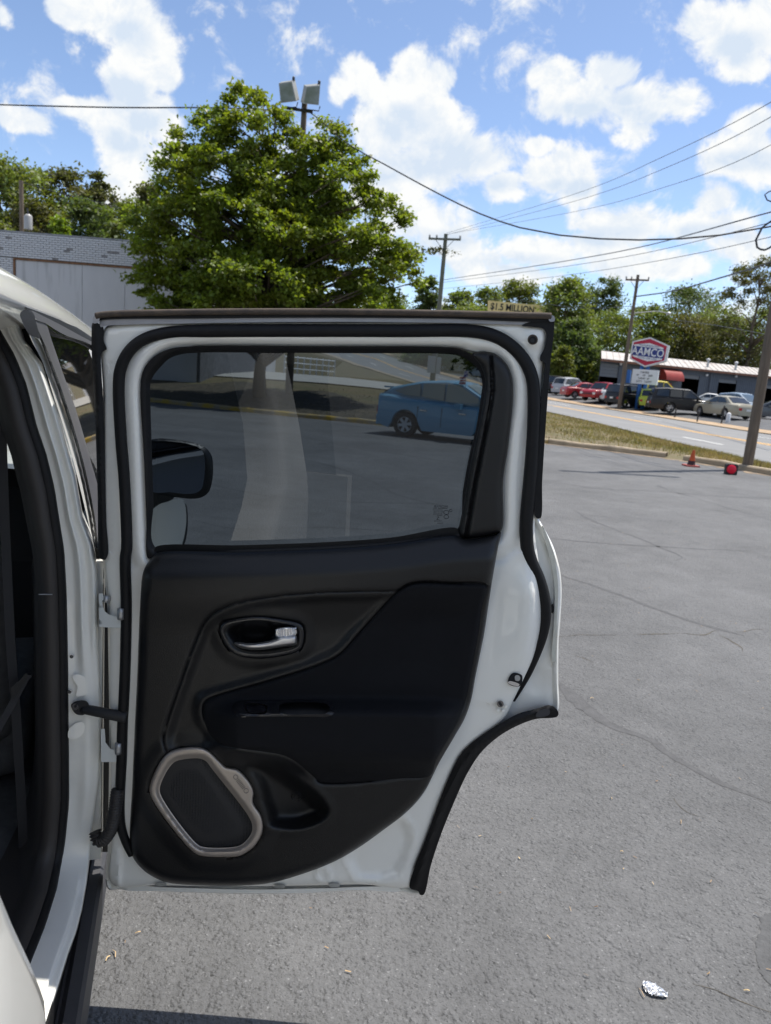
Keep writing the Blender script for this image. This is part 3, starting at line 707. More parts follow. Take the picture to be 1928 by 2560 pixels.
# pole by the climbing road (crossarm above the billboard)
b1 = at_y(1080, 965, 50); b1[2] = float(terr(b1[0], 50)); top1 = at_y(1113, 585, 50)
P1 = pole('utility_pole', 'greenish crossarm pole right of the maple, its foot behind the blue car', b1, (b1[0] + 0.05, 50, top1[2]), 0.19, 0.12, 'green_wood')
crossarm(P1, (b1[0] + 0.03, 50, top1[2] - 0.35), 1.05, (1, -0.25, 0.0), 'green_wood')
mb = MB().box((b1[0]-0.42, 49.7, b1[2]+1.15), (b1[0]+0.10, 49.86, b1[2]+2.25)); mb.build('meter_box', 'galvanised', P1)
MB().box((b1[0]+0.16, 49.72, b1[2]+1.1), (b1[0]+0.46, 49.88, b1[2]+2.2)).build('meter_box', 'galvanised', P1)
# bits of storm debris caught on the pole
tree_clump_r = np.random.default_rng(9); cc = at_y(1095, 628, 50)
V, F = leaf_mesh(cc + tree_clump_r.normal(0, 0.35, (160, 3)) * np.array([1.6, 0.5, 0.35]), 0.22, tree_clump_r); add('vine', V, F, 'leaf_brown', P1)
# thin pole across the road
b2 = ground_hit(1547, 1025); top2 = at_y(1604, 688, b2[1])
P2 = pole('utility_pole', 'thin brown crossarm pole in front of the parked cars', b2, (b2[0] + 0.1, b2[1], top2[2]), 0.17, 0.11, 'weathered_wood')
crossarm(P2, (b2[0] + 0.09, b2[1], top2[2] - 0.4), 0.85, (1, -0.35, 0), s=0.06)
la = at_y(1590, 782, b2[1]); MB().tube([(b2[0]+0.05, b2[1], la[2]-0.15), la, at_y(1640, 778, b2[1]), at_y(1668, 782, b2[1]-0.4)], 0.035, 6).build('lamp_arm', 'galvanised', P2)
lq = at_y(1672, 783, b2[1]-0.4); MB().lathe([(0.05, 0.1), (0.2, 0.02), (0.22, -0.05), (0.1, -0.12)], tuple(lq), 10).build('lamp_head', 'galvanised', P2, smooth='all')
# near pole at the right edge
b3 = at_z(1868, 1167, 0.08)
P3 = pole('utility_pole', 'thick grey wooden pole on the verge at the right edge', b3, (b3[0] + 0.12, b3[1] + 0.1, 12.2), 0.115, 0.09, 'weathered_wood')
crossarm(P3, (b3[0] + 0.1, b3[1], 11.2), 1.2, (1, 0.2, 0))
# loops of slack cable hanging from it
lp = [at_y(x, y, b3[1] - 0.3) for x, y in [(1990,500),(1940,545),(1905,570),(1890,600),(1893,618),(1912,625),(1935,612),(1985,575)]]
MB().tube(catmull(lp, 0.1), 0.022, 6).build('cable_loop', 'wire', P3, smooth='all')
lp = [at_y(x, y, b3[1] - 0.3) for x, y in [(1990,480),(1935,475),(1912,487),(1918,500),(1940,505),(1990,500)]]
MB().tube(catmull(lp, 0.1), 0.014, 6).build('cable_loop', 'wire', P3, smooth='all')
# flood light pole in the maple
b4 = at_y(722, 985, 28.6); b4[2] = float(terr(b4[0], 28.6)); t4 = at_y(745, 252, 28.6)
P4 = pole('flood_light_pole', 'weathered pole with two square flood lights rising through the maple', b4, (b4[0] + 0.02, 28.6, t4[2]), 0.15, 0.10, 'weathered_wood', None)
P4['category'] = 'light pole'
ca = at_y(745, 276, 28.5); e0 = at_y(713, 269, 28.4); e1 = at_y(782, 280, 28.4)
MB().tube([e0, e1], 0.055, 6).build('crossarm', 'dark_metal', P4)
mat('lamp_glass', (0.26, 0.28, 0.25), 0.35, col2=(0.14, 0.16, 0.10), vscale=3)
mat('lamp_case', (0.34, 0.34, 0.31), 0.5, metal=0.2)
for (corners, xo) in ((((697,208),(730,203),(741,253),(702,258)), 718), (((766,216),(801,213),(797,263),(758,259)), 778)):
    fr = [at_y(x, y, 28.2) for x, y in corners]; bk = [at_y(x + (8 if xo < 740 else -6), y - 4, 28.55) for x, y in corners]
    c = sum(fr) / 4
    MB().raw(fr + bk, [(0,1,2,3),(7,6,5,4),(0,4,5,1),(1,5,6,2),(2,6,7,3),(3,7,4,0)]).build('flood_light', 'lamp_case', P4)
    fl = P4.children[-1]
    ins = [c + (p - c) * 0.86 + np.array([0, -0.012, 0]) for p in fr]
    MB().raw(ins, [(0,1,2,3)]).build('lens', 'lamp_glass', fl)
    MB().tube([fr[3] + np.array([-0.03,0.1,0]), fr[3] + np.array([0,0.1,-0.14]), fr[2] + np.array([0,0.1,-0.16]), fr[2] + np.array([0.04,0.1,0.0])], 0.02, 5).build('bracket', 'dark_metal', fl)
    tp = (bk[0] + bk[1]) / 2; MB().lathe([(0.05, 0), (0.05, 0.10), (0.03, 0.13)], tuple(fr[1] * 0.5 + bk[1] * 0.5), 8).build('photocell', 'dark_metal', fl)
# pole with transformer behind the left building
b5 = at_y(57, 700, 46); b5[2] = float(terr(b5[0], 46)); t5 = at_y(53, 452, 46)
P5 = pole('utility_pole', 'thin pale pole with a grey transformer can behind the left building', b5, t5, 0.15, 0.12, 'weathered_wood')
c5 = at_y(71, 570, 45.7)
MB().lathe([(0.20, -0.1), (0.235, -0.08), (0.235, 0.62), (0.2, 0.72), (0.1, 0.78)], tuple(c5), 14).build('transformer', 'porcelain', P5, smooth=50)
MB().tube([c5 + np.array([0, 0, 0.75]), c5 + np.array([-0.05, 0, 1.1])], 0.05, 6).build('bushing', 'dark_metal', P5)

mat('wire_grey', (0.13, 0.14, 0.16), 0.6)
def wire(label, pts, r, name='power_line', grp='overhead wires'):
    """pts: (px, py, distance)"""
    P = [at_y(x, y, Y) for x, y, Y in pts]; P = catmull(P, 0.9)
    return MB().tube(P, r, 5).build(name, 'wire' if r > 0.019 else 'wire_grey', None, smooth='all', label=label, cat='wire', group=grp)
tw = wire('thick twisted dark cable sagging from the flood light pole to the right edge', [(778,283,28.3),(800,300,27.9),(870,360,26.5),(960,410,25),(1100,486,23.2),(1200,534,22),(1300,569,21),(1400,588,20.2),(1500,597,19.5),(1600,600,19),(1700,597,18.6),(1800,588,18.3),(1928,566,18.1),(2040,540,18.0)], 0.021)
wire('dark twisted cable running level into the maple from the left edge', [(-420,250,31),(-200,256,30),(0,262,29.4),(300,269,29),(560,270,28.6),(735,279,28.5)], 0.026)
Yr = b3[1]
for lb, y0, y1, y2, y3, r in (('uppermost thin wire rising to the right edge from the crossarm pole', 583, 470, 400, 255, 0.009), ('second thin wire rising to the right edge from the crossarm pole', 587, 490, 430, 292, 0.009), ('third thin wire rising to the right edge from the crossarm pole', 586, 520, 475, 362, 0.008)):
    wire(lb, [(1117, y0, 50), (1480, y1 + 0, 31), (1640, y2, 25), (1928, y3, Yr + 0.6), (2080, y3 - 95, Yr)], r)
for lb, y0, y1, y2, y3, r in (('upper dark telephone cable sloping across the clouds to the near pole', 700, 655, 618, 530, 0.017), ('middle faint telephone cable sloping across the clouds to the near pole', 706, 668, 635, 556, 0.010), ('lower faint telephone cable sloping across the clouds to the near pole', 722, 690, 660, 592, 0.009)):
    wire(lb, [(1107, y0, 50), (1400, y1, 33), (1600, y2, 26), (1928, y3, Yr + 0.4), (2060, y3 - 35, Yr)], r)
Y2 = b2[1]
wire('dark cable from the thin roadside pole to the right edge', [(1586,742,Y2), (1680,728,Y2-6), (1800,695,Y2-14), (1928,655,Y2-22), (2150,560,Y2-32)], 0.045)
wire('thin cable below the dark one leaving the thin roadside pole rightwards', [(1586,770,Y2), (1700,757,Y2-7), (1928,690,Y2-22), (2150,600,Y2-32)], 0.02)
wire('thin cable from the thin roadside pole leftwards past the billboard', [(1588,765,Y2), (1450,770,Y2+14), (1300,752,Y2+32), (1100,742,Y2+50)], 0.025)
wire('faint wire above the shop trees at the right', [(1690,800,70),(1780,812,64),(1928,838,52),(2100,870,45)], 0.018)
wire('pale service wire from the transformer pole down behind the maple', [(56,456,46),(140,480,45),(240,504,44),(340,530,43),(460,560,42)], 0.02)

# ================================================================== left brick building
mat('white_brick', (0.66, 0.65, 0.655), 0.85, var=0.14, vscale=4, bump=0.3, bscale=40)
mat('mortar', (0.17, 0.168, 0.175), 0.9, var=0.3, vscale=5)
mat('bare_brick', (0.27, 0.255, 0.25), 0.9, var=0.3, vscale=8)
mat('panel_paint', (0.58, 0.565, 0.56), 0.75, var=0.08, vscale=1.0, streak=(1.2, 1.2, 0.35), col2=(0.52, 0.505, 0.50))
mat('panel_stained', (0.57, 0.555, 0.55), 0.8, vscale=1.6, streak=(2.6, 2.6, 0.3), col2=(0.36, 0.35, 0.34), thr=(0.5, 0.78))
mat('rusty_frame', (0.20, 0.10, 0.05), 0.85, var=0.4, vscale=6)
mat('roof_cap', (0.30, 0.30, 0.31), 0.7, var=0.2, vscale=3)
YB = 31.0
xl, xr = -34.0, at_y(499, 920, YB)[0]
ztop = at_y(160, 589, YB)[2]; zpan = at_y(170, 656, YB)[2]; zb = float(terr(-10, YB)) - 0.3
xp = at_y(35, 680, YB)[0]
B = thing('brick_building', 'low white painted brick building with boarded front behind the maple', 'building', ((xl+xr)/2, YB, zb))
MB().box((xl, YB + 0.10, zb), (xr, YB + 14, ztop - 0.02)).build('wall', 'mortar', B)
MB().box((xl - 0.05, YB + 0.02, ztop - 0.02), (xr + 0.05, YB + 14.1, ztop + 0.035)).build('roof_edge', 'roof_cap', B)
# boarded shop front
px_j = [xp + 0.06, at_y(205, 700, YB)[0], at_y(312, 700, YB)[0]]
while px_j[-1] < xr - 2.2: px_j.append(px_j[-1] + 1.85)
px_j[-1] = xr - 0.12
for i in range(len(px_j) - 1):
    MB().box((px_j[i] + 0.008, YB + 0.03, zb), (px_j[i+1] - 0.008, YB + 0.095, zpan - 0.055)).build('board_panel', 'panel_stained' if i in (0, 3) else 'panel_paint', B)
MB().box((xp - 0.02, YB - 0.01, zpan - 0.05), (xr - 0.1, YB + 0.09, zpan + 0.025)).build('lintel', 'rusty_frame', B)
MB().box((xp - 0.03, YB - 0.005, zb), (xp + 0.045, YB + 0.09, zpan - 0.055)).build('frame_post', 'rusty_frame', B)
# bricks, one by one where they show
bl, bh, bg_ = 0.235, 0.086, 0.019
nrow = int((ztop - zpan - 0.05) / bh) + 1
bmsh = None; cnt = 0; rest = MB(); rb = random.Random(3)
def brick(x0, x1, z0, dark):
    global bmsh, cnt
    dy = rb.uniform(-0.004, 0.004)
    if cnt < 300 and x1 - x0 > 0.2 and x0 > at_y(-8, 600, YB)[0] and x0 < at_y(360, 640, YB)[0]:
        if bmsh is None:
            oB = ORG[B.name]; o = MB().box(tuple(oB), tuple(oB + np.array([bl - bg_, 0.10, bh - bg_]))).build('brick', 'white_brick', B); bmsh = o
        else:
            o = bmsh.copy(); COL.objects.link(o)
        o.location = Vector((x0, YB - 0.004 + dy, z0)) - Vector(ORG[B.name]); cnt += 1
        if dark:
            o.material_slots[0].link = 'OBJECT'; o.material_slots[0].material = MATS['bare_brick']
    else:
        rest.box((x0, YB - 0.004 + dy, z0), (x1, YB + 0.099, z0 + bh - bg_))
for r_ in range(nrow):
    z0 = ztop - 0.025 - (r_ + 1) * bh
    x = xl + (bl / 2 if r_ % 2 else 0)
    if z0 < zpan + 0.03: break
    while x < xr - 0.02:
        x1 = min(x + bl - bg_, xr)
        dark = (5 <= r_ <= 7 and math.sin(x*1.7)*math.sin(x*5.3 + r_) > 0.40 and rb.random() < 0.4) or rb.random() < 0.004
        brick(x, x1, z0, dark); x += bl
for r_ in range(int((zpan + 0.02 - zb) / bh)):
    z0 = zpan + 0.02 - (r_ + 1) * bh; x = xl + (bl / 2 if r_ % 2 else 0)
    while x < xp - 0.05:
        brick(x, min(x + bl - bg_, xp - 0.035), z0, rb.random() < 0.01); x += bl
rest.build('brick_courses', 'white_brick', B)['kind'] = 'stuff'

# ================================================================== things up the bank, seen through the car window
mat('white_wall', (0.62, 0.62, 0.64), 0.7, var=0.08, vscale=1.5)
mat('pale_paint', (0.72, 0.72, 0.72), 0.5)
mat('dark_window', (0.02, 0.022, 0.026), 0.1)
def house(label, x0, x1, y, hgt, dep, wallm, roofm, name='house'):
    z = float(terr((x0+x1)/2, y)); t = thing(name, label, 'building', ((x0+x1)/2, y, z - 0.2))
    MB().box((x0, y, z - 0.2), (x1, y + dep, z + hgt)).build('wall', wallm, t)
    ym = y + dep / 2; e = 0.35
    V = [(x0-e,y-e,z+hgt),(x1+e,y-e,z+hgt),(x1+e,y+dep+e,z+hgt),(x0-e,y+dep+e,z+hgt),(x0-e,ym,z+hgt+1.5),(x1+e,ym,z+hgt+1.5)]
    MB().raw(V, [(0,1,5,4),(2,3,4,5),(0,4,3),(1,2,5),(0,3,2,1)]).build('roof', roofm, t)
    w = x1 - x0; k = max(1, int(w / 2.6))
    for i in range(k):
        cx = x0 + w * (i + 0.5) / k
        f = MB().box((cx-0.5, y-0.04, z+0.9), (cx+0.5, y+0.02, z+2.1)).build('window', 'pale_paint', t)
        MB().box((cx-0.42, y-0.05, z+0.98), (cx+0.42, y-0.041, z+2.02)).build('pane', 'dark_window', f)
    return t
mat('shingle', (0.12, 0.11, 0.10), 0.9, var=0.25, vscale=5)
mat('brown_wall', (0.20, 0.11, 0.08), 0.85, var=0.2, vscale=2)
xa, xb = at_y(548, 890, 52)[0], at_y(655, 890, 52)[0]
house('small white house behind the concrete yard', xa, xb, 52, 2.8, 6, 'white_wall', 'shingle')
xa, xb = at_y(1085, 885, 125)[0], at_y(1215, 885, 125)[0]
house('brown house up the hill across the road', xa, xb, 125, 3.0, 8, 'brown_wall', 'shingle')
hh = at_y(1405, 858, 104); house('small pinkish house among trees beside the car door', hh[0]-2.5, hh[0]+2.0, 104, 2.6, 6, 'brown_wall', 'tan_dirt')
# white rail fence
fx0, fx1 = at_y(712, 900, 47)[0], at_y(838, 900, 50)[0]
zf = float(terr(fx0, 48)); FN = thing('rail_fence', 'white rail fence at the back of the concrete yard', 'fence', (fx0, 47, zf))
for k in np.linspace(0, 1, 9):
    x = fx0 + (fx1-fx0)*k; y = 47 + 3*k; z = float(terr(x, y)); MB().box((x-0.04, y-0.04, z-0.1), (x+0.04, y+0.04, z+1.15)).build('post', 'pale_paint', FN)
for hz in (0.35, 0.7, 1.05):
    z0_, z1_ = float(terr(fx0, 47)), float(terr(fx1, 50))
    MB().tube([(fx0, 46.93, z0_+hz), (fx1, 49.93, z1_+hz)], 0.035, 4).build('rail', 'pale_paint', FN)

# ================================================================== repair shop across the road
mat('shop_grey', (0.085, 0.10, 0.125), 0.7, var=0.08, vscale=1.0)
mat('shop_roof', (0.46, 0.43, 0.40), 0.6, col2=(0.36, 0.27, 0.22), vscale=0.8, thr=(0.5, 0.75))
mat('eave_rust', (0.22, 0.10, 0.06), 0.8, var=0.3, vscale=2)
mat('bay_dark', (0.012, 0.012, 0.014), 0.9)
mat('door_grey', (0.14, 0.15, 0.165), 0.6)
mat('awning_red', (0.30, 0.035, 0.025), 0.55, var=0.12, vscale=2)
mat('blue_paint', (0.03, 0.14, 0.42), 0.5)
mat('sign_red', (0.45, 0.012, 0.045), 0.4)
mat('sign_blue', (0.02, 0.035, 0.20), 0.4)
mat('sign_white', (0.80, 0.80, 0.80), 0.4)
mat('sign_side', (0.62, 0.63, 0.62), 0.5)
mat('letter_black', (0.015, 0.015, 0.018), 0.6)
mat('billboard_yellow', (0.85, 0.66, 0.28), 0.5, var=0.05, vscale=0.6)
mat('billboard_photo', (0.02, 0.03, 0.06), 0.5)
mat('skin_print', (0.42, 0.24, 0.17), 0.6)
A0 = np.array([at_y(1495, 960, 77)[0], 77.0]); B0 = np.array([at_y(1960, 990, 90)[0], 90.0])
fd = (B0 - A0) / np.linalg.norm(B0 - A0); fn = np.array([fd[1], -fd[0]])       # along the front, and out of it
zS = float(terr(*A0)) - 0.15
def fac(px, py):      # point of the front wall: (distance along, height)
    P = on_plane(px, py, (*A0, 0), (*fn, 0)); return float((P[:2] - A0) @ fd), float(P[2])
def FP(u, z, o=0.0):
    b_ = fn if o > 0 else np.array([-0.30, -0.954])          # the shop's ends run back at a slant
    return (A0[0] + fd[0]*u + b_[0]*o, A0[1] + fd[1]*u + b_[1]*o, z)
zE = fac(1495, 896)[1]; LB = 38.0
SH = thing('repair_shop', 'long low dark grey metal repair shop with open bays across the road', 'building', (A0[0], A0[1], zS))
bays = []
for (x0, y0, x1) in ((1502, 907, 1549), (1708, 936, 1750), (1798, 947, 1843), (1912, 962, 1975)):
    u0, z1 = fac(x0, y0); u1, _ = fac(x1, y0 + 5); bays.append((u0, u1, z1))
mb = MB(); u = 0.0
def wall_piece(mb, u0, u1, z0, z1):   # ribbed sheet metal wall
    n = max(1, int((u1 - u0) / 0.3)); 
    for i in range(n):
        a = u0 + (u1 - u0) * i / n; b = u0 + (u1 - u0) * (i + 1) / n; c = a + (b - a) * 0.72
        mb.raw([FP(a, z0, 0.0), FP(c, z0, 0.0), FP(c, z1, 0.0), FP(a, z1, 0.0)], [(0,1,2,3)])
        mb.raw([FP(c, z0, 0.0), FP((c+b)/2, z0, 0.035), FP((c+b)/2, z1, 0.035), FP(c, z1, 0.0)], [(0,1,2,3)])
        mb.raw([FP((c+b)/2, z0, 0.035), FP(b, z0, 0.0), FP(b, z1, 0.0), FP((c+b)/2, z1, 0.035)], [(0,1,2,3)])
for (u0, u1, z1) in bays:
    wall_piece(mb, u, u0, zS, zE); wall_piece(mb, u0, u1, z1, zE); u = u1
wall_piece(mb, u, LB, zS, zE)
DB = 14.0
mb.raw([FP(0,zS,0),FP(0,zE,0),FP(0,zE,-DB),FP(0,zS,-DB)], [(0,1,2,3)]); mb.raw([FP(LB,zS,0),FP(LB,zE,0),FP(LB,zE,-DB),FP(LB,zS,-DB)], [(3,2,1,0)])
mb.raw([FP(0,zS,-DB),FP(0,zE,-DB),FP(LB,zE,-DB),FP(LB,zS,-DB)], [(0,1,2,3)])
mb.build('wall', 'shop_grey', SH)
for i, (u0, u1, z1) in enumerate(bays):
    m2 = MB(); m2.raw([FP(u0,zS,-0.01),FP(u0,zS,-6),FP(u0,z1,-6),FP(u0,z1,-0.01),FP(u1,zS,-0.01),FP(u1,zS,-6),FP(u1,z1,-6),FP(u1,z1,-0.01)],
           [(0,1,2,3),(7,6,5,4),(1,5,6,2),(3,2,6,7),(0,4,5,1)])
    bay = m2.build('garage_bay', 'bay_dark', SH)
    dz = 1.35 if i == 0 else 0.4
    m3 = MB(); k = 4 if i == 0 else 1
    for j in range(k):
        za, zb_ = z1 - dz*(j+1)/k + 0.015, z1 - dz*j/k
        m3.box((0,0,0),(1,1,1), lambda p: FP(u0+0.02+(u1-u0-0.04)*p[0], za+(zb_-za)*p[2], -0.12-0.04*p[1]))
    m3.build('roller_door', 'door_grey', bay)
# roof
rz0, rz1 = zE, zE + 1.15
m4 = MB().raw([FP(-0.5,rz0,0.6),FP(LB+0.5,rz0,0.6),FP(LB+0.5,rz1,-7),FP(-0.5,rz1,-7),FP(LB+0.5,rz0,-DB-0.4),FP(-0.5,rz0,-DB-0.4)], [(0,1,2,3),(3,2,4,5),(0,3,5),(1,4,2)])
roof = m4.build('roof', 'shop_roof', SH)
for u_ in np.arange(0.2, LB, 0.9):
    MB().raw([FP(u_,rz0+0.012,0.6),FP(u_+0.06,rz0+0.012,0.6),FP(u_+0.06,rz1+0.012,-7),FP(u_,rz1+0.012,-7),FP(u_+0.03,rz0+0.06,0.6),FP(u_+0.03,rz1+0.06,-7)], [(0,4,5,3),(4,1,2,5),(0,1,4),(3,5,2)]).build('roof_rib', 'shop_roof', roof)
MB().box((0,0,0),(1,1,1), lambda p: FP(-0.5+(LB+1)*p[0], rz0-0.24+0.22*p[2], 0.50+0.08*p[1])).build('eave', 'eave_rust', roof)
MB().tube([FP(fac(1777,930)[0], zE-0.2, 0.12), FP(fac(1777,930)[0], zS, 0.12)], 0.08, 6).build('downpipe', 'shop_grey', SH)
for (x, y) in ((1774, 908), (1845, 915)):
    uu, zz = fac(x, y); MB().lathe([(0.13, -0.9), (0.13, 0.55), (0.24, 0.58), (0.24, 0.72), (0.02, 0.82)], FP(uu, zE + 0.55, -1.8), 10).build('roof_vent', 'galvanised', roof, smooth=50)
for (x, y) in ((1548, 909), (1763, 937), (1836, 940), (1861, 984)):
    uu, zz = fac(x, y); MB().lathe([(0.04, 0.1), (0.16, 0.05), (0.12, -0.12), (0.02, -0.16)], FP(uu, zz, 0.25), 8).build('wall_lamp', 'pale_paint', SH, smooth='all')
# red quarter-round awning over the office door
u0, z1 = fac(1650, 921); u1, _ = fac(1694, 925); zlow = fac(1650, 949)[1]
V = []; F = []; k = 8; R_ = z1 - zlow
for i, uu in enumerate((u0, u1)):
    for j in range(k + 1):
        w = math.pi/2 * j / k; V.append(FP(uu, zlow + R_*math.cos(w), 0.05 + 1.1*math.sin(w)))
    V.append(FP(uu, zlow, 0.05))
n = k + 2
for j in range(k): F.append((j, j+1, n+j+1, n+j))
F += [tuple(range(n)), tuple(range(n, 2*n))[::-1]]
MB().raw(V, F).build('awning', 'awning_red', SH, smooth=50)
MB().box((0,0,0),(1,1,1), lambda p: FP(u0+1.1+0.9*p[0], zS+2.3*p[2], 0.01+0.05*p[1])).build('door', 'awning_red', SH)

# ------------------------------------------------------------------ hexagon sign
def text(name, s, c, ex, ez, height, material, parent, width=None, bold=0.0, depth=0.01, mirror=False):
    """flat lettering: c centre, ex reading direction, ez up"""
    cu = bpy.data.curves.new(name, 'FONT'); cu.body = s; cu.align_x = 'CENTER'; cu.align_y = 'CENTER'; cu.size = 1.0; cu.extrude = 0.002; cu.offset = bold; cu.resolution_u = 3
    o = bpy.data.objects.new(name, cu); COL.objects.link(o); cu.materials.append(MATS[material])
    bpy.context.view_layer.update()
    dx, dy = o.dimensions[0], o.dimensions[1]
    sy = height / max(dy, 1e-6); sx = width / max(dx, 1e-6) if width else sy
    ex = Vector(ex).normalized(); ez = Vector(ez); ez = (ez - ex * ez.dot(ex)).normalized(); en = ex.cross(ez)
    if mirror: sx = -sx
    M = Matrix((ex * sx, ez * sy, en * depth * 2)).transposed().to_4x4()
    org = Vector(ORG[parent.name]) if parent is not None else Vector((0, 0, 0))
    M.translation = Vector(c) - org
    me = o.to_mesh().copy(); me.name = name; me.transform(M)
    bpy.data.objects.remove(o, do_unlink=True)
    o = bpy.data.objects.new(name, me); COL.objects.link(o)
    if not me.materials: me.materials.append(MATS[material])
    o.parent = parent; ORG[o.name] = ORG[parent.name]
    return o
sg = ground_hit(1597, 1022); YS = sg[1] - 0.5
nS = np.array([-0.50, -0.87, 0.0]); nS /= np.linalg.norm(nS); cS = at_y(1625, 881, YS)
exS = np.array([-nS[1], nS[0], 0]); 
def SP(px, py, o=0.0): return on_plane(px, py, cS + nS*o, nS)
HX = [(1626,843),(1673,864),(1665,904),(1612,918),(1574,897),(1581,853)]
SG = thing('hexagon_sign', 'red white and blue hexagon sign reading AAMCO on a blue pole', 'sign', tuple(sg))
fr = [SP(x, y, 0.22) for x, y in HX]; bk = [p - nS*0.45 for p in fr]
MB().raw(fr + bk, [tuple(range(6))[::-1], tuple(range(6,12))] + [(i, (i+1)%6, 6+(i+1)%6, 6+i) for i in range(6)]).build('cabinet', 'sign_side', SG)
cab = SG.children[-1]; cH = sum(fr) / 6
def layer(poly, o, material, name, par): MB().raw([p + nS*o for p in poly], [tuple(range(len(poly)))]).build(name, material, par)
layer([cH + (p - cH)*0.97 for p in fr], 0.01, 'sign_white', 'face_border', cab)
layer([cH + (p - cH)*0.90 for p in fr], 0.02, 'sign_red', 'face', cab)
zv = np.array([0, 0, 1.0]); hw = np.linalg.norm(fr[1] - fr[5]); hh_ = np.linalg.norm(fr[0] - fr[3])
cc_ = cH - zv*0.02
dn = (fr[1]-fr[5]); dn = dn/np.linalg.norm(dn)
def L2(a, b): return cc_ + dn*a*hw + zv*b*hh_
layer([L2(-.41,.20), L2(0,.30), L2(.39,.20), L2(.39,-.20), L2(0,-.30), L2(-.41,-.20)], 0.03, 'sign_white', 'shield', cab)
layer([L2(-.44,.155), L2(.42,.155), L2(.42,-.155), L2(-.44,-.155)], 0.04, 'sign_blue', 'blue_band', cab)
text('lettering', 'AAMCO', L2(-0.01, -0.005) + nS*0.05, dn, zv, 0.265*hh_, 'sign_white', cab, width=0.87*hw, bold=0.012)
text('lettering', 'TRANSMISSIONS', L2(-0.01, 0.205) + nS*0.05, dn, zv, 0.06*hh_, 'sign_blue', cab, width=0.56*hw)
text('lettering', 'TOTAL CAR CARE', L2(-0.01, -0.205) + nS*0.05, dn, zv, 0.06*hh_, 'sign_blue', cab, width=0.52*hw)
q0 = [SP(x, y, 0.15) for x, y in ((1583,922),(1647,926),(1642,963),(1577,958))]; q1 = [p - nS*0.3 for p in q0]
MB().raw(q0 + q1, [(3,2,1,0),(4,5,6,7),(0,1,5,4),(1,2,6,5),(2,3,7,6),(3,0,4,7)]).build('letter_board', 'sign_white', SG)
lb_ = SG.children[-1]; cq = sum(q0)/4; qe = (q0[1]-q0[0]); qw = np.linalg.norm(qe); qe /= qw; qh = np.linalg.norm(q0[0]-q0[3])
rl = random.Random(8)
for b_, words in ((.30, ((-.18, 6),)), (.10, ((-.32, 2), (-.08, 2), (.14, 3))), (-.12, ((-.24, 5), (.10, 2))), (-.33, ((-.30, 4), (.02, 5)))):   # changeable letters, too far off to read
    mbl = MB()
    for x_, n_ in words:
        for q in range(n_):
            a_ = x_ + q*0.056; h_ = 0.062
            for (u0_, u1_, v0_, v1_) in ((0, .013, -h_, h_), rl.choice(((.013, .04, h_-.03, h_), (.013, .04, -.015, .015), (.013, .04, -h_, -h_+.03))), rl.choice(((.027, .04, -h_, h_), (.013, .036, h_-.03, h_), (.027, .04, 0, h_)))):
                mbl.raw([cq + qe*(a_+u)*qw + zv*(b_+v)*qh + nS*0.012 for u, v in ((u0_, v0_), (u1_, v0_), (u1_, v1_), (u0_, v1_))], [(0,1,2,3)])
    mbl.build('letter_row', 'letter_black', lb_)
def post(px0, py0, px1, py1, r): MB().tube([SP(px0, py0, -0.05), SP(px1, py1, -0.05)], r, 8).build('post', 'blue_paint', SG, smooth='all')
pb = SP(1597, 1022, -0.05)
for d_ in (-0.18, 0.26):
    p = pb + dn*d_; t_ = p.copy(); p[2] = sg[2] - 0.2; t_[2] = SP(1606, 910, 0)[2]; MB().tube([p, t_], 0.16, 8).build('post', 'blue_paint', SG, smooth='all')
ps = SP(1578, 925, -0.2); p2 = ps.copy(); p2[2] = SP(1576, 958, 0)[2]; MB().box((0,0,0),(1,1,1), lambda p: ps - dn*0.28*p[0] - nS*0.2*p[1] + zv*(p2[2]-ps[2])*p[2]).build('side_cabinet', 'blue_paint', SG)

# ------------------------------------------------------------------ billboard
YBB = 98.0; bq = [at_y(1221, 751, YBB), at_y(1402, 768, YBB), at_y(1401, 836, YBB), at_y(1220, 822, YBB)]
gz = float(terr(bq[0][0], YBB)); BB = thing('billboard', 'yellow billboard reading 1.5 million above the car door', 'billboard', (sum(bq)/4)[0:2].tolist() + [gz])
bk = [p + np.array([0, 0.5, 0]) for p in bq]
MB().raw(bq + bk, [(3,2,1,0),(4,5,6,7),(0,1,5,4),(1,2,6,5),(2,3,7,6),(3,0,4,7)]).build('board', 'billboard_yellow', BB)
bd = BB.children[-1]; be = bq[1]-bq[0]; bw = np.linalg.norm(be); be /= bw; bzv = bq[0]-bq[3]; bhh = np.linalg.norm(bzv); bzv /= bhh
BP = lambda a, b, o=0.03: bq[3] + be*a*bw + bzv*b*bhh + np.array([0, -o, 0])
text('lettering', '$1.5 MILLION', BP(0.335, 0.80), be, bzv, 0.28*bhh, 'letter_black', bd, width=0.60*bw, bold=0.02)
MB().raw([BP(.80,0,.02),BP(1.0,0,.02),BP(1.0,.55,.02),BP(.96,.8,.02),BP(.92,1.0,.02),BP(.83,1.0,.02),BP(.81,.6,.02)], [tuple(range(7))]).build('portrait_print', 'billboard_photo', bd)
MB().raw([BP(.87+.035*math.cos(a), .66+.2*math.sin(a), .035) for a in np.linspace(0, 6.28, 12)[:-1]], [tuple(range(11))]).build('face_print', 'skin_print', bd)
for k in (0.2, 0.8):
    p = BP(k, 0, -0.3); MB().tube([(p[0], p[1], gz - 0.3), (p[0], p[1], p[2] + 1)], 0.22, 8).build('post', 'dark_metal', BB)

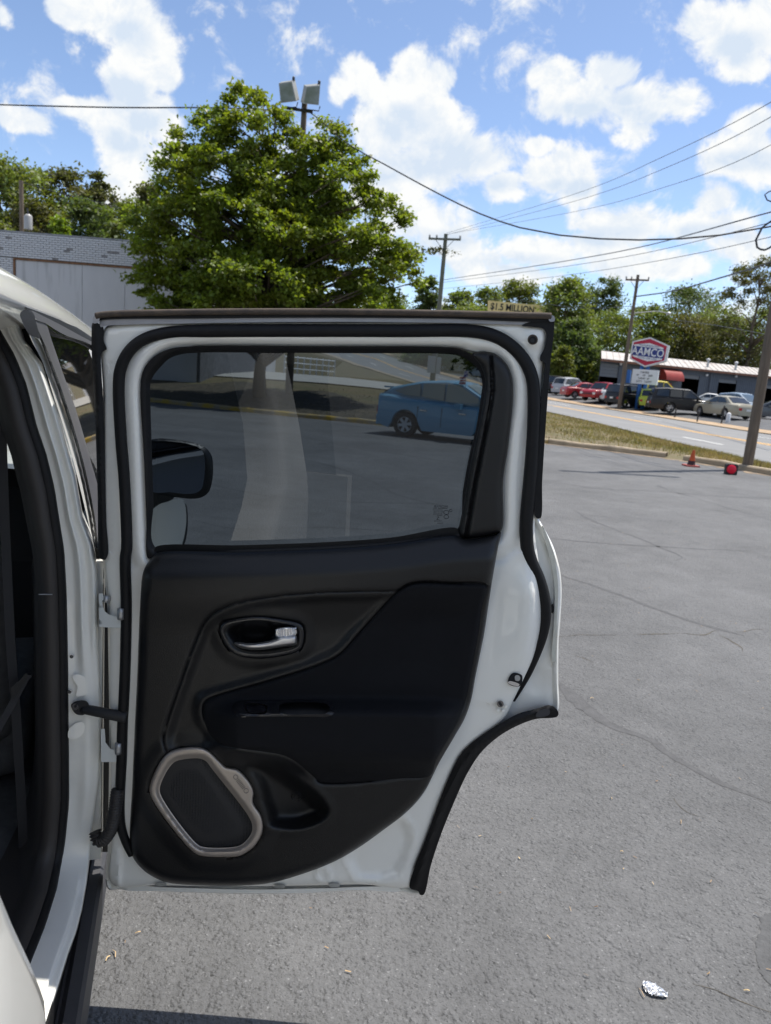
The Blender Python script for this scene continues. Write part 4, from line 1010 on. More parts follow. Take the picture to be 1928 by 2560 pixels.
# ================================================================== cars
mat('tyre', (0.018, 0.018, 0.019), 0.85)
mat('rim', (0.42, 0.43, 0.45), 0.35, metal=0.7)
mat('car_glass', (0.012, 0.016, 0.02), 0.06, spec=0.8)
mat('car_glass_sky', (0.05, 0.08, 0.11), 0.06, spec=0.9)
mat('glass_pale', (0.20, 0.25, 0.24), 0.1, spec=0.8)
mat('plastic_black', (0.02, 0.02, 0.021), 0.6)
mat('tail_red', (0.40, 0.015, 0.012), 0.25)
mat('lamp_clear', (0.65, 0.66, 0.68), 0.15)
mat('plate', (0.7, 0.7, 0.68), 0.5)
mat('chrome', (0.75, 0.75, 0.76), 0.12, metal=1.0)
def paint(n, c, metal=0.0): mat(n, c, 0.4, metal=metal, coat=0.25 if sum(c) < 0.1 else 0.6, spec=0.3)
for n_, c_ in (('p_black', (0.012,0.012,0.014)), ('p_red', (0.30,0.012,0.018)), ('p_white', (0.72,0.72,0.70)), ('p_silver', (0.42,0.43,0.44)), ('p_lime', (0.42,0.50,0.03)), ('p_yellow', (0.80,0.60,0.02)),
               ('p_beige', (0.36,0.33,0.25)), ('p_blue', (0.15,0.34,0.48)), ('p_grey', (0.12,0.125,0.13)), ('p_steel', (0.25,0.32,0.40))): paint(n_, c_)
def make_car(name, label, loc, rz, paint_m, L=4.6, W=1.78, H=1.46, wb=2.7, fo=0.92, wr=0.315, clr=0.2, top=None, green=None, wins=None, group=None, cat='car', hood_m=None, rim_m='rim', glass_m='car_glass', spoiler=False, detail=True, bed=False):
    t = thing(name, label, cat, loc, rz, group, local=True)
    xr_, xf = -L/2, L/2; axf = xf - fo; axr = axf - wb
    tx = [p[0]*L/2 for p in top]; tz = [p[1]*H for p in top]
    st = sorted(set([round(v, 3) for v in np.linspace(xr_, xf, 22)] + [round(axf + wr*1.16*math.cos(a), 3) for a in np.linspace(0, math.pi, 9)] + [round(axr + wr*1.16*math.cos(a), 3) for a in np.linspace(0, math.pi, 9)] + [xr_+0.03, xr_+0.10, xf-0.03, xf-0.10]))
    V = []; F = []; K = 7
    def hw(x):
        e = abs(x) / (L/2); return W/2 * (1 - 0.16 * e**6) * (0.93 if e > 0.995 else 1)
    for x in st:
        w = hw(x); zt = float(np.interp(x, tx, tz)); e = abs(x)/(L/2)
        zb_ = clr + 0.10*max(0, e-0.85)/0.15
        for ax in (axf, axr):
            d = abs(x - ax)
            if d < wr*1.17: zb_ = max(zb_, wr + math.sqrt(max(0, (wr*1.17)**2 - d*d)) * 0.98)
        zb_ = min(zb_, zt - 0.1)
        zm = clr + (zt - clr)*0.55
        prof = [(w*0.95, zb_), (w, max(zb_+0.02, clr+0.22)), (w*1.0, max(zb_+0.04, zm)), (w*0.975, max(zb_+0.06, zt - 0.07)), (w*0.90, zt - 0.012), (w*0.6, zt + 0.012), (0, zt + 0.022)]
        V += [(x, y, z) for y, z in prof] + [(x, -y, z) for y, z in prof[:-1]]
    n = 2*K - 1
    for i in range(len(st) - 1):
        a = i*n; b = a + n
        for k in range(K - 1): F.append((a+k, b+k, b+k+1, a+k+1))
        for k in range(K - 2): F.append((a+K+k, a+K+k+1, b+K+k+1, b+K+k))
        F.append((a+K+K-2, a+K-1, b+K-1, b+K+K-2)); F.append((a, a+K, b+K, b))
    F.append(tuple(list(range(K)) + list(range(2*K-2, K-1, -1)))); e = (len(st)-1)*n
    F.append(tuple([e+k for k in list(range(K)) + list(range(2*K-2, K-1, -1))][::-1]))
    body = MB().raw(V, F).build('body', paint_m, t, smooth=40)
    # greenhouse
    gx = [p[0]*L/2 for p in green]; gz_ = [p[1]*H for p in green]; zb0 = min(gz_); zt0 = max(gz_)
    def gy(x, z): return hw(x) * (0.93 - 0.17 * max(0, (z - zb0) / (zt0 - zb0)) ** 1.25)
    m_ = len(gx); Vg = []; Fg = []
    for x, z in zip(gx, gz_):
        y = gy(x, z); r = 0.05 if z > zb0 + 0.05 else 0
        Vg += [(x, y, z - r), (x, y*0.90, z), (x, 0, z + (0.025 if r else 0)), (x, -y*0.90, z), (x, -y, z - r)]
    for i in range(m_ - 1):
        for k in range(4): a = i*5+k; Fg.append((a, a+5, a+6, a+1))
    Fg.append(tuple(i*5 for i in range(m_))); Fg.append(tuple(i*5+4 for i in range(m_))[::-1])
    MB().raw(Vg, Fg).build('cabin', paint_m, t, smooth=35)
    for wi, poly in enumerate(wins):
        for s in (1, -1):
            P = [(px*L/2, s*(gy(px*L/2, pz*H) + 0.006), pz*H) for px, pz in poly]
            MB().raw(P, [tuple(range(len(P)))]).build('side_window', glass_m, t)
    for a, b, nm in ((0, 1, 'rear_window'), (m_-1, m_-2, 'windshield')):
        x0, z0, x1, z1 = gx[a], gz_[a], gx[b], gz_[b]; d = np.array([z1-z0, -(x1-x0)]); d = d/np.linalg.norm(d) * 0.012
        if (d[0] < 0) != (a == 0): d = -d
        V_ = []
        for k in (0.10, 0.90):
            x, z = x0+(x1-x0)*k, z0+(z1-z0)*k; y = gy(x, z)*0.86; V_ += [(x+d[0], y, z+d[1]+0.005), (x+d[0], 0, z+d[1]+0.03), (x+d[0], -y, z+d[1]+0.005)]
        MB().raw(V_, [(0,1,4,3),(1,2,5,4)]).build(nm, glass_m, t)
    # wheels
    tw_ = 0.2
    for ax in (axf, axr):
        for s in (1, -1):
            w = hw(ax) - 0.01; c = (ax, s*(w - tw_/2), wr)
            wh = MB().lathe([(wr*0.62, -tw_/2), (wr*0.96, -tw_/2), (wr, -tw_/2+0.03), (wr, tw_/2-0.03), (wr*0.96, tw_/2), (wr*0.62, tw_/2)], c, 22, 'y', cap=False).build('wheel', 'tyre', t, smooth=40)
            mbw = MB(); yo = s*(tw_/2 - 0.02)
            mbw.lathe([(wr*0.68, yo-0.03*s), (wr*0.66, yo+0.012*s), (wr*0.58, yo+0.012*s), (wr*0.57, yo-0.05*s)], c, 22, 'y', cap=False)
            mbw.lathe([(0.001, yo+0.0*s), (wr*0.16, yo), (wr*0.18, yo-0.03*s)], c, 10, 'y', cap=False)
            for q in range(6 if detail else 5):
                a = q*math.pi/3 + 0.2; ca, sa = math.cos(a), math.sin(a)
                pts = []
                for (rr, hw_) in ((wr*0.14, 0.030), (wr*0.60, 0.042)):
                    for sg_ in (-1, 1): pts.append((c[0]+rr*ca-sg_*hw_*sa, c[1]+yo, c[2]+rr*sa+sg_*hw_*ca))
                mbw.raw(pts, [(0,1,3,2)])
            mbw.build('rim', rim_m, wh)
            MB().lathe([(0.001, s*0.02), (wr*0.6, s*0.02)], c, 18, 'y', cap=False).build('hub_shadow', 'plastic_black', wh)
    # lamps, bumpers, plate, handles
    zr = float(np.interp(xr_, tx, tz)); zf = float(np.interp(xf, tx, tz))
    for s in (1, -1):
        yy = hw(xr_)*s
        MB().box((xr_-0.012, yy*0.72, zr*0.74), (xr_+0.16, yy*1.035, zr*0.97)).build('tail_lamp', 'tail_red', t)
        yy = hw(xf)*s
        MB().box((xf-0.22, yy*0.66, zf*0.72), (xf-0.01 + 0.02, yy*1.03, zf*0.95)).build('head_lamp', 'lamp_clear', t)
        MB().box((axf-0.95, s*(hw(0)*0.93), zb0-0.02), (axf-0.80, s*(hw(0)+0.16), zb0+0.12)).build('wing_mirror', paint_m, t)
        if detail:
            for sx in (-0.40, -0.075, 0.44):
                x_ = sx*L/2; MB().box((x_-0.006, s*(hw(x_)-0.03), clr+0.14), (x_+0.006, s*(hw(x_)+0.003), zb0-0.03)).build('door_seam', 'plastic_black', t)
            for hx in (-0.32, 0.20): MB().box((hx*L/2-0.09, s*(hw(0)+0.002), zb0-0.14), (hx*L/2+0.09, s*(hw(0)+0.03), zb0-0.105)).build('door_handle', 'chrome', t)
    MB().box((xr_-0.022, -W*0.40, clr+0.05), (xr_+0.05, W*0.40, clr+0.30)).build('bumper', paint_m if cat == 'car' else 'plastic_black', t)
    MB().box((xf-0.05, -W*0.40, clr+0.04), (xf+0.022, W*0.40, clr+0.26)).build('bumper', paint_m if cat == 'car' else 'plastic_black', t)
    MB().box((xf-0.02, -W*0.28, clr+0.30), (xf+0.012, W*0.28, zf*0.82)).build('grille', 'plastic_black', t)
    MB().box((xr_-0.03, -0.16, clr+0.34), (xr_+0.02, 0.16, clr+0.47)).build('number_plate', 'plate', t)
    if spoiler: MB().box((gx[1]-0.28, -W*0.36, gz_[1]-0.04), (gx[1]+0.05, W*0.36, gz_[1]+0.0)).build('spoiler', paint_m, t)
    if hood_m:
        MB().raw([(xf*0.97, -W*0.42, zf+0.035), (xf*0.97, W*0.42, zf+0.035), (xf*0.42, W*0.43, float(np.interp(xf*0.42, tx, tz))+0.035), (xf*0.42, -W*0.43, float(np.interp(xf*0.42, tx, tz))+0.035)], [(0,1,2,3)]).build('hood', hood_m, t)
    return t
SEDAN = dict(top=[(-1,.52),(-.97,.64),(-.6,.68),(-.2,.64),(.3,.62),(.6,.60),(.93,.50),(1,.44)], green=[(-.72,.66),(-.38,.97),(-.05,1.0),(.12,.97),(.52,.62)],
             wins=[[(-.50,.70),(-.34,.90),(-.10,.93),(-.10,.69)],[(-.08,.69),(-.08,.93),(.10,.91),(.34,.66)]])
SUV = dict(top=[(-1,.45),(-.98,.60),(-.6,.62),(0,.62),(.4,.61),(.55,.60),(.95,.55),(1,.45)], green=[(-.97,.60),(-.90,.95),(-.55,1.0),(.05,.985),(.42,.60)], H=1.78, W=1.88, wr=0.36, clr=0.26,
           wins=[[(-.86,.66),(-.82,.91),(-.52,.93),(-.52,.65)],[(-.48,.65),(-.48,.93),(-.16,.93),(-.16,.65)],[(-.12,.65),(-.12,.93),(.05,.92),(.29,.64)]])
HATCH = dict(top=[(-1,.45),(-.97,.58),(-.5,.60),(0,.60),(.45,.58),(.9,.48),(1,.42)], green=[(-.96,.58),(-.82,.93),(-.3,1.0),(.05,.98),(.55,.58)], H=1.52, W=1.72,
             wins=[[(-.84,.64),(-.74,.88),(-.50,.91),(-.50,.63)],[(-.46,.63),(-.46,.92),(-.14,.93),(-.14,.63)],[(-.10,.63),(-.10,.93),(.06,.91),(.38,.62)]])
TRUCK = dict(top=[(-1,.5),(-.98,.58),(-.12,.58),(0,.58),(.4,.60),(.92,.58),(1,.48)], green=[(-.12,.58),(-.08,.95),(.0,1.0),(.22,.98),(.46,.60)], H=1.75, W=1.9, wr=0.36, clr=0.30,
             wins=[[(-.06,.64),(-.04,.90),(.08,.92),(.08,.63)],[(.11,.63),(.11,.92),(.20,.91),(.38,.63)]])
PRIUS = dict(top=[(-1,.50),(-.985,.70),(-.8,.71),(-.5,.665),(0,.63),(.4,.60),(.7,.54),(.95,.45),(1,.40)], green=[(-.97,.70),(-.80,.83),(-.40,.96),(-.08,1.0),(.12,.985),(.70,.56)], H=1.49, W=1.72, L=3.95, wb=2.3, fo=0.80, wr=0.315,
             wins=[[(-.76,.76),(-.60,.855),(-.42,.905),(-.40,.70),(-.62,.71)],[(-.375,.70),(-.375,.915),(-.09,.945),(-.075,.66)],[(-.05,.655),(-.06,.945),(.10,.94),(.40,.72),(.52,.62),(.30,.625)]])
def place(px, py, dz=0.03):
    P = ground_hit(px, py); return (P[0], P[1], float(terr(P[0], P[1])) + dz)
CG = 'cars parked in front of the repair shop'
def far_car(label, px, py, rzdeg, spec, paint_m, push=0.0, name='parked_car', cat='car', **kw):
    P = ground_hit(px, py); d = ray(px, py); d = d / np.hypot(d[0], d[1]); x, y = P[0] + d[0]*push, P[1] + d[1]*push
    a = dict(spec); a.update(kw)
    return make_car(name, label, (x, y, float(terr(x, y)) + 0.03), rad(rzdeg), paint_m, group=CG, cat=cat, detail=False, **a)
far_car('black pickup at the left end of the parked row beside the car door', 1382, 984, 60, TRUCK, 'p_black', L=5.3, push=2)
far_car('silver truck facing the road at the left end of the row', 1404, 962, -95, TRUCK, 'p_silver', L=5.2, push=6, glass_m='car_glass_sky')
far_car('silver grey van with a pale curved roof beside the red sedan', 1426, 990, 40, HATCH, 'p_silver', L=4.5, H=1.75, push=0.8)
far_car('dark red sedan parked with its tail to the road', 1462, 998, 12, SEDAN, 'p_red', L=4.4)
far_car('red pickup with a white hood facing the road', 1508, 1006, -140, TRUCK, 'p_red', L=4.9, hood_m='p_white', H=1.7)
far_car('white sedan squeezed between the red pickup and the thin pole', 1532, 1008, 62, SEDAN, 'p_white', L=4.4, push=0.5)
far_car('white car roof behind the red pickup', 1568, 996, 15, SUV, 'p_white', L=4.6, H=2.0, push=6)
far_car('black boxy off-roader right behind the thin pole', 1574, 1018, 30, SUV, 'p_black', L=4.3, rim_m='chrome', push=-0.5)
far_car('lime green hatchback under the letter board', 1622, 1022, 70, HATCH, 'p_lime', L=4.0)
far_car('bright yellow van roof above the lime hatchback', 1650, 1014, 8, HATCH, 'p_yellow', L=4.6, H=2.35, push=4)
far_car('long black estate off-roader with grey wheels in front of the shop', 1706, 1036, -8, SUV, 'p_black', L=5.0)
far_car('champagne beige sedan parked with its tail to the road', 1808, 1046, 103, SEDAN, 'p_beige', L=4.8, push=0.5)
far_car('silver blue van with a bright windscreen beside the beige sedan', 1853, 1042, -70, HATCH, 'p_steel', L=4.8, H=1.75, glass_m='car_glass_sky', push=3)
far_car('grey sedan cut off by the right edge behind the near pole', 1934, 1050, 160, SEDAN, 'p_grey', L=4.6)
far_car('white flatbed work truck standing at the second bay', 1720, 992, -20, TRUCK, 'p_white', L=5.2, push=9, H=1.9)
far_car('white hatchback parked behind the silver grey van', 1405, 978, 30, HATCH, 'p_white', L=4.2, push=3)
far_car('dark grey sedan behind the lime hatchback', 1600, 1006, 20, SEDAN, 'p_grey', L=4.5, push=4)
far_car('black off-roader with raised tail beside the white box trailer', 1478, 970, 100, SUV, 'p_black', L=4.6, push=6)
for lb_c, px_c, py_c, rz_c, sp_c, pm_c, pu_c in (('white sedan in the second row behind the dark red sedan', 1478, 984, 25, SEDAN, 'p_white', 5), ('silver sedan in the second row left of the thin pole', 1530, 992, 18, SEDAN, 'p_silver', 6), ('grey van in the second row right of the yellow van', 1690, 1012, 10, HATCH, 'p_grey', 9),
        ('white sedan nose showing behind the long black off-roader', 1765, 1022, 160, SEDAN, 'p_white', 7), ('maroon sedan in the second row at the left end', 1440, 976, 40, SEDAN, 'p_red', 6)):
    far_car(lb_c, px_c, py_c, rz_c, sp_c, pm_c, push=pu_c, L=4.5)
UG = 'cars parked up the hill across the road'
for px, py, c, lb in ((1147, 932, 'p_white', 'white sedan up the hill seen in the top corner of the car window'), (1178, 938, 'p_silver', 'silver sedan nearer the pole in the top corner of the car window'), (1203, 945, 'p_white', 'white sedan half hidden by the window trim across the road'), (1240, 950, 'p_grey', 'grey sedan behind the black window trim across the road')):
    P = ground_hit(px, py); a = dict(SEDAN)
    make_car('parked_car', lb, (P[0], P[1], float(terr(P[0], P[1])) + 0.03), rad(150), c, group=UG, detail=False, **a)
# white box trailer behind the cars
P = ground_hit(1462, 972); x, y = P[0]+2.0, P[1]+7; z = float(terr(x, y)); TR = thing('box_trailer', 'plain white box trailer left of the repair shop', 'trailer', (x, y, z))
MB().box((x-1.6, y, z+0.5), (x+1.3, y+3.5, z+2.6)).build('box', 'p_white', TR)
for s in (-1.2, 0.9): MB().lathe([(0.2,-0.1),(0.33,-0.1),(0.33,0.1),(0.2,0.1)], (x+s, y+0.2, z+0.33), 14, 'y', cap=True).build('wheel', 'tyre', TR)

# ------------------------------------------------------------------ the blue hatchback beside the kerb
bw_ = at_z(1010, 1092, 0.0); hd = rad(-24)
spec = dict(PRIUS); L_ = 3.95; axr_l = L_/2 - 0.80 - 2.3
fx, fy = math.cos(hd), math.sin(hd)
side = np.array([math.sin(hd), -math.cos(hd)]) * 0.80     # right hand side faces us
cxy = bw_[:2] - np.array([fx, fy]) * axr_l - side
BC = make_car('blue_hatchback', 'metallic blue hatchback parked along the kerb, seen through the open door window', (cxy[0], cxy[1], 0.0), hd, 'p_blue', spoiler=True, glass_m='glass_pale', rim_m='rim', **spec)
# little flag clipped to its window
fl = thing('window_flag', 'small red white and blue flag clipped to the blue hatchback window', 'flag', tuple(at_y(1168, 968, cxy[1] - 0.9)))
yF = cxy[1] - 0.75
MB().tube([at_y(1164, 968, yF), at_y(1166, 926, yF)], 0.006, 5).build('stick', 'pale_paint', fl)
mat('flag_red', (0.5, 0.03, 0.04), 0.8); mat('flag_blue', (0.03, 0.05, 0.25), 0.8); mat('flag_white', (0.75, 0.75, 0.75), 0.8)
for i in range(6):
    y0 = 943 + i*3.3; MB().box((0,0,0),(1,1,1), lambda p: at_y(1150 + 16*p[0] - 2*p[2] + math.sin(i)*1, y0 + 3.3*p[2], yF + 0.01*p[1] + 0.03*math.sin(p[0]*3))).build('stripe', 'flag_red' if i % 2 == 0 else 'flag_white', fl)
MB().box((0,0,0),(1,1,1), lambda p: at_y(1160 + 10*p[0], 928 + 15*p[2], yF - 0.02 + 0.01*p[1])).build('canton', 'flag_blue', fl)

# ------------------------------------------------------------------ cone, lens box, posts
mat('cone_orange', (0.62, 0.11, 0.02), 0.6, col2=(0.45, 0.06, 0.015), vscale=4)
mat('cone_dirty', (0.05, 0.028, 0.03), 0.8, var=0.3, vscale=8)
mat('cone_base', (0.45, 0.10, 0.08), 0.7, var=0.2, vscale=6)
cb = at_z(1727, 1166, 0.0); CN = thing('traffic_cone', 'faded orange traffic cone with a dirty lower half at the kerb', 'traffic cone', tuple(cb))
tilt = np.array([0.05, 0.0])
def cone_ring(z0, z1, r0, r1, nm, mm):
    MB().lathe([(r0, z0), (r1, z1)], (cb[0] + tilt[0]*(z0+z1)/2, cb[1], 0), 20).build(nm, mm, CN, smooth=50)
MB().box((cb[0]-0.15, cb[1]-0.15, 0.002), (cb[0]+0.15, cb[1]+0.15, 0.035)).build('base', 'cone_base', CN)
cone_ring(0.035, 0.13, 0.09, 0.07, 'dirty_band', 'cone_dirty'); cone_ring(0.1302, 0.30, 0.07, 0.038, 'cone_body', 'cone_orange'); cone_ring(0.3002, 0.375, 0.038, 0.025, 'tip', 'cone_orange')
mat('lens_red', (0.75, 0.0, 0.03), 0.35)
lq = at_z(1828, 1187, 0.0); LX = thing('lens_box', 'black square box with a round red lens lying at the kerb by the near pole', 'lamp', (lq[0], lq[1], 0))
MB().prism([(-.115,.012),(-.10,0),(.10,0),(.115,.012),(.115,.2),(.09,.225),(-.09,.225),(-.115,.2)], 0.0, 0.12, lambda a, b, h: (lq[0]+a+0.1*h, lq[1]+h-0.15*a, b)).build('housing', 'plastic_black', LX)
MB().lathe([(0.095, 0.02), (0.095, -0.02), (0.07, -0.035), (0.001, -0.04)], (lq[0]-0.012, lq[1], 0.115), 24, 'y').build('lens', 'lens_red', LX, smooth=50)
for i, (px, y0, y1, lb) in enumerate(((1686, 1046, 1034, 'leftmost thin dark post at the shop lot edge'), (1742, 1057, 1030, 'middle thin dark post at the shop lot edge'), (1803, 1061, 1015, 'tallest dark post at the shop lot edge in front of the beige sedan'))):
    P = ground_hit(px, y0); t_ = at_y(px + 3, y1, P[1]); z = float(terr(P[0], P[1]))
    b_ = thing('lot_post', lb, 'post', (P[0], P[1], z), group='posts along the shop lot edge')
    MB().tube([(P[0], P[1], z-0.1), (P[0]+0.03, P[1], max(t_[2], z+0.6))], 0.05, 8).build('shaft', 'plastic_black', b_)
    MB().lathe([(0.055, 0), (0.055, 0.04), (0.02, 0.06)], (P[0]+0.03, P[1], max(t_[2], z+0.6)), 8).build('cap', 'dark_metal', b_)
P = ground_hit(1819, 1057); z = float(terr(P[0], P[1])); bo = thing('marker_post', 'stubby cream coloured marker post before the beige sedan', 'post', (P[0], P[1], z))
MB().lathe([(0.14, -0.1), (0.14, 0.55), (0.1, 0.62), (0.02, 0.65)], (P[0], P[1], z), 10).build('shaft', 'pale_paint', bo, smooth=50)

# ------------------------------------------------------------------ litter on the asphalt
mat('foil', (0.88, 0.88, 0.89), 0.33, metal=0.85)
fc = at_z(1635, 2481, 0.0); r = np.random.default_rng(7); nf = 15
Vf = []; Ff = []
for j in range(nf):
    for i in range(nf):
        a, b = i/(nf-1)*2-1, j/(nf-1)*2-1; q = math.hypot(a, b)
        a2, b2 = (a*math.sqrt(1-b*b/2), b*math.sqrt(1-a*a/2)); w = 1 + 0.10*math.sin(3*math.atan2(b, a)+1) + r.normal(0, 0.03)
        x = a2*0.029*w*1.05; y = b2*0.019*w; ca, sa = math.cos(rad(-27)), math.sin(rad(-27))
        z = 0.004 + abs(r.normal(0.004, 0.0035)) + 0.010*max(0, 0.55-abs(q-0.55))
        Vf.append((fc[0]+x*ca-y*sa, fc[1]+x*sa+y*ca, z))
for j in range(nf-1):
    for i in range(nf-1): k = j*nf+i; Ff += [(k, k+1, k+nf+1), (k, k+nf+1, k+nf)]
MB().raw(Vf, Ff).build('foil_scrap', 'foil', None, label='crumpled scrap of silver foil lying on the asphalt', cat='litter')
mat('straw', (0.36, 0.25, 0.14), 0.8, island=0.5)
mat('dry_leaf', (0.42, 0.20, 0.07), 0.8, island=0.4)
V = []; F = []
for (x, y, ln_, an) in [(1702,2057,.030,70),(1747,2052,.022,120),(1528,1998,.016,95),(1438,2137,.012,175),(1554,2132,.010,0),(1604,2486,.028,100),(1190,2222,.020,160),(1655,1920,.010,90),(1470,1934,.009,160),
        (285,2388,.028,125),(270,2400,.018,75),(345,2335,.014,30),(310,2360,.008,140),(1900,1775,.014,100),(1480,1748,.02,10),(1490,2270,.012,20),(1890,2290,.022,150),(1866,2480,.016,0),(1770,2437,.014,40),
        (1840,1560,.03,60),(1755,1546,.02,40),(1750,1690,.012,20),(1465,2442,.014,150),(1250,2236,.01,40),(1690,1330,.05,30),(1810,1290,.05,20),(1330,2050,.008,30),(1270,1920,.008,60)]:
    p = at_z(x, y, 0); a = rad(an); d = np.array([math.cos(a), math.sin(a)])*ln_*0.5; nrm = np.array([-d[1], d[0]])/np.linalg.norm(d)*0.0011; bend = nrm*r.normal(0, 2.2)
    k = len(V); mid = p[:2] + bend
    V += [(*(p[:2]-d-nrm), .005), (*(p[:2]-d+nrm), .0065), (*(mid-nrm*1.2), .0085), (*(mid+nrm*1.2), .0098), (*(p[:2]+d-nrm), .005), (*(p[:2]+d+nrm), .0065)]
    F += [(k, k+1, k+3, k+2), (k+2, k+3, k+5, k+4)]
for _ in range(420):
    x, y = r.uniform(-1, 4.5), r.uniform(1.55, 9); k = len(V); a = r.uniform(0, 6.28); l_ = r.uniform(.002, .009); w_ = r.uniform(.0008, .0022); d = np.array([math.cos(a), math.sin(a)])*l_; nn = np.array([-d[1], d[0]])/l_*w_
    V += [(x-d[0]-nn[0], y-d[1]-nn[1], .005), (x+d[0]-nn[0], y+d[1]-nn[1], .006), (x+d[0]+nn[0], y+d[1]+nn[1], .0065), (x-d[0]+nn[0], y-d[1]+nn[1], .0055)]; F.append((k, k+1, k+2, k+3))
add('pine_needles', V, F, 'straw', base=False, label='scattered pine needles and straw bits on the asphalt', kind='stuff')

# ================================================================== the white car with its rear door open
mat('paint_white', (0.93, 0.915, 0.85), 0.28, coat=1.0, var=0.02, vscale=3, bump=0.02, bscale=500, bdist=0.001)
mat('paint_jamb', (0.91, 0.90, 0.84), 0.3, coat=0.8, col2=(0.70, 0.72, 0.68), vscale=5, thr=(0.55, 0.95))
mat('rubber', (0.0075, 0.0075, 0.0085), 0.55, spec=0.28, var=0.2, vscale=30, bump=0.15, bscale=300, bdist=0.002)
mat('rubber_dusty', (0.10, 0.075, 0.055), 0.9, col2=(0.05, 0.04, 0.035), vscale=40, bump=0.4, bscale=300, bdist=0.002)
mat('trim_plastic', (0.0058, 0.0058, 0.0064), 0.40, spec=0.48, var=0.1, vscale=14, bump=0.35, bscale=520, bdist=0.0016)
mat('trim_cloth', (0.0050, 0.0054, 0.0075), 0.8, spec=0.25, var=0.1, vscale=60, bump=0.5, bscale=1400, bdist=0.0012)
mat('gloss_plastic', (0.012, 0.012, 0.014), 0.22)
mat('satin_black', (0.11, 0.106, 0.112), 0.38, metal=0.35, var=0.05, vscale=20)
mat('satin_rail', (0.33, 0.33, 0.35), 0.42, metal=0.35, var=0.12, vscale=18)
mat('speaker_metal', (0.50, 0.44, 0.385), 0.42, metal=0.55, var=0.03, vscale=10)
mat('engrave', (0.22, 0.20, 0.185), 0.5, metal=0.4)
mat('seat_cloth', (0.11, 0.115, 0.125), 0.9, var=0.2, vscale=40, bump=0.4, bscale=600, bdist=0.002)
mat('pillar_trim', (0.034, 0.030, 0.028), 0.55, bump=0.2, bscale=700, bdist=0.001)
mat('belt_web', (0.04, 0.04, 0.044), 0.8, bump=0.3, bscale=900, bdist=0.001)
mat('cladding', (0.045, 0.045, 0.05), 0.55, var=0.15, vscale=12, bump=0.3, bscale=500, bdist=0.001)
mat('mirror_silver', (0.16, 0.175, 0.21), 0.02, metal=1.0)
mat('hinge_white', (0.68, 0.70, 0.68), 0.4)
mat('grime', (0.24, 0.235, 0.21), 0.7, col2=(0.5, 0.5, 0.47), vscale=25)
glass('tinted_glass', (0.16, 0.192, 0.222), 1.55)
glass('clear_glass', (0.80, 0.85, 0.84), 1.5)
mat('privacy_glass', (0.006, 0.007, 0.008), 0.02, spec=1.0)
# speaker grille: dense little holes
def grille_mat():
    m_ = mat('speaker_grille', (0.014, 0.014, 0.015), 0.6); N = m_.node_tree.nodes; Lk = m_.node_tree.links; b = N['Principled BSDF']
    tcn = N.new('ShaderNodeTexCoord'); mp = N.new('ShaderNodeMapping'); mp.inputs['Scale'].default_value = (170, 170, 280); Lk.new(tcn.outputs['Object'], mp.inputs[0])
    v = N.new('ShaderNodeTexVoronoi'); v.inputs['Scale'].default_value = 1.0; v.inputs['Randomness'].default_value = 0.12; Lk.new(mp.outputs[0], v.inputs['Vector'])
    r1 = N.new('ShaderNodeMapRange'); r1.inputs['From Min'].default_value = 0.22; r1.inputs['From Max'].default_value = 0.42; Lk.new(v.outputs['Distance'], r1.inputs['Value'])
    mx = N.new('ShaderNodeMix'); mx.data_type = 'RGBA'; mx.inputs['A'].default_value = (0.001, 0.001, 0.001, 1); mx.inputs['B'].default_value = (0.020, 0.020, 0.022, 1); Lk.new(r1.outputs[0], mx.inputs['Factor']); Lk.new(mx.outputs['Result'], b.inputs['Base Color'])
    bp = N.new('ShaderNodeBump'); bp.inputs['Strength'].default_value = 0.7; bp.inputs['Distance'].default_value = 0.002; Lk.new(r1.outputs[0], bp.inputs['Height']); Lk.new(bp.outputs[0], b.inputs['Normal'])
grille_mat()

# ------------------------------------------------------------------ frames: the open door's plane and the car's own axes
DV = np.array([0, 0, 1.0]) - RT * RT[2]; DV /= np.linalg.norm(DV); DN = np.cross(RT, DV); DP = np.array([0, 1.46, 1.5])
def dpt(x, y, o=0.0): return on_plane(x, y, DP + DN * o, DN)
HG = dpt(255, 1500); AC = rad(16)
CFv = np.array([-math.sin(AC), math.cos(AC), 0]); CRv = np.array([math.cos(AC), math.sin(AC), 0])
def car(r, f, z): p = HG + CRv * r + CFv * f; p[2] = z; return p
def on_r(x, y, r): return on_plane(x, y, HG + CRv * r, CRv)
def on_f(x, y, f): return on_plane(x, y, HG + CFv * f, CFv)
_a = car(-.02, 0, 1.06); _b = car(-.12, 0, 1.55); TN = np.cross(CFv, _b - _a); TN /= np.linalg.norm(TN)
if TN @ CRv < 0: TN = -TN
def on_t(x, y, o=0.0): return on_plane(x, y, _a + TN * o, TN)

SUVT = thing('white_suv', 'white sport utility car at the left with its rear door wide open', 'car', tuple(car(-0.87, 0.1, 0.0)))
DOOR = part_empty('rear_door', SUVT, 'open white rear door with black trim panel, window and speaker')

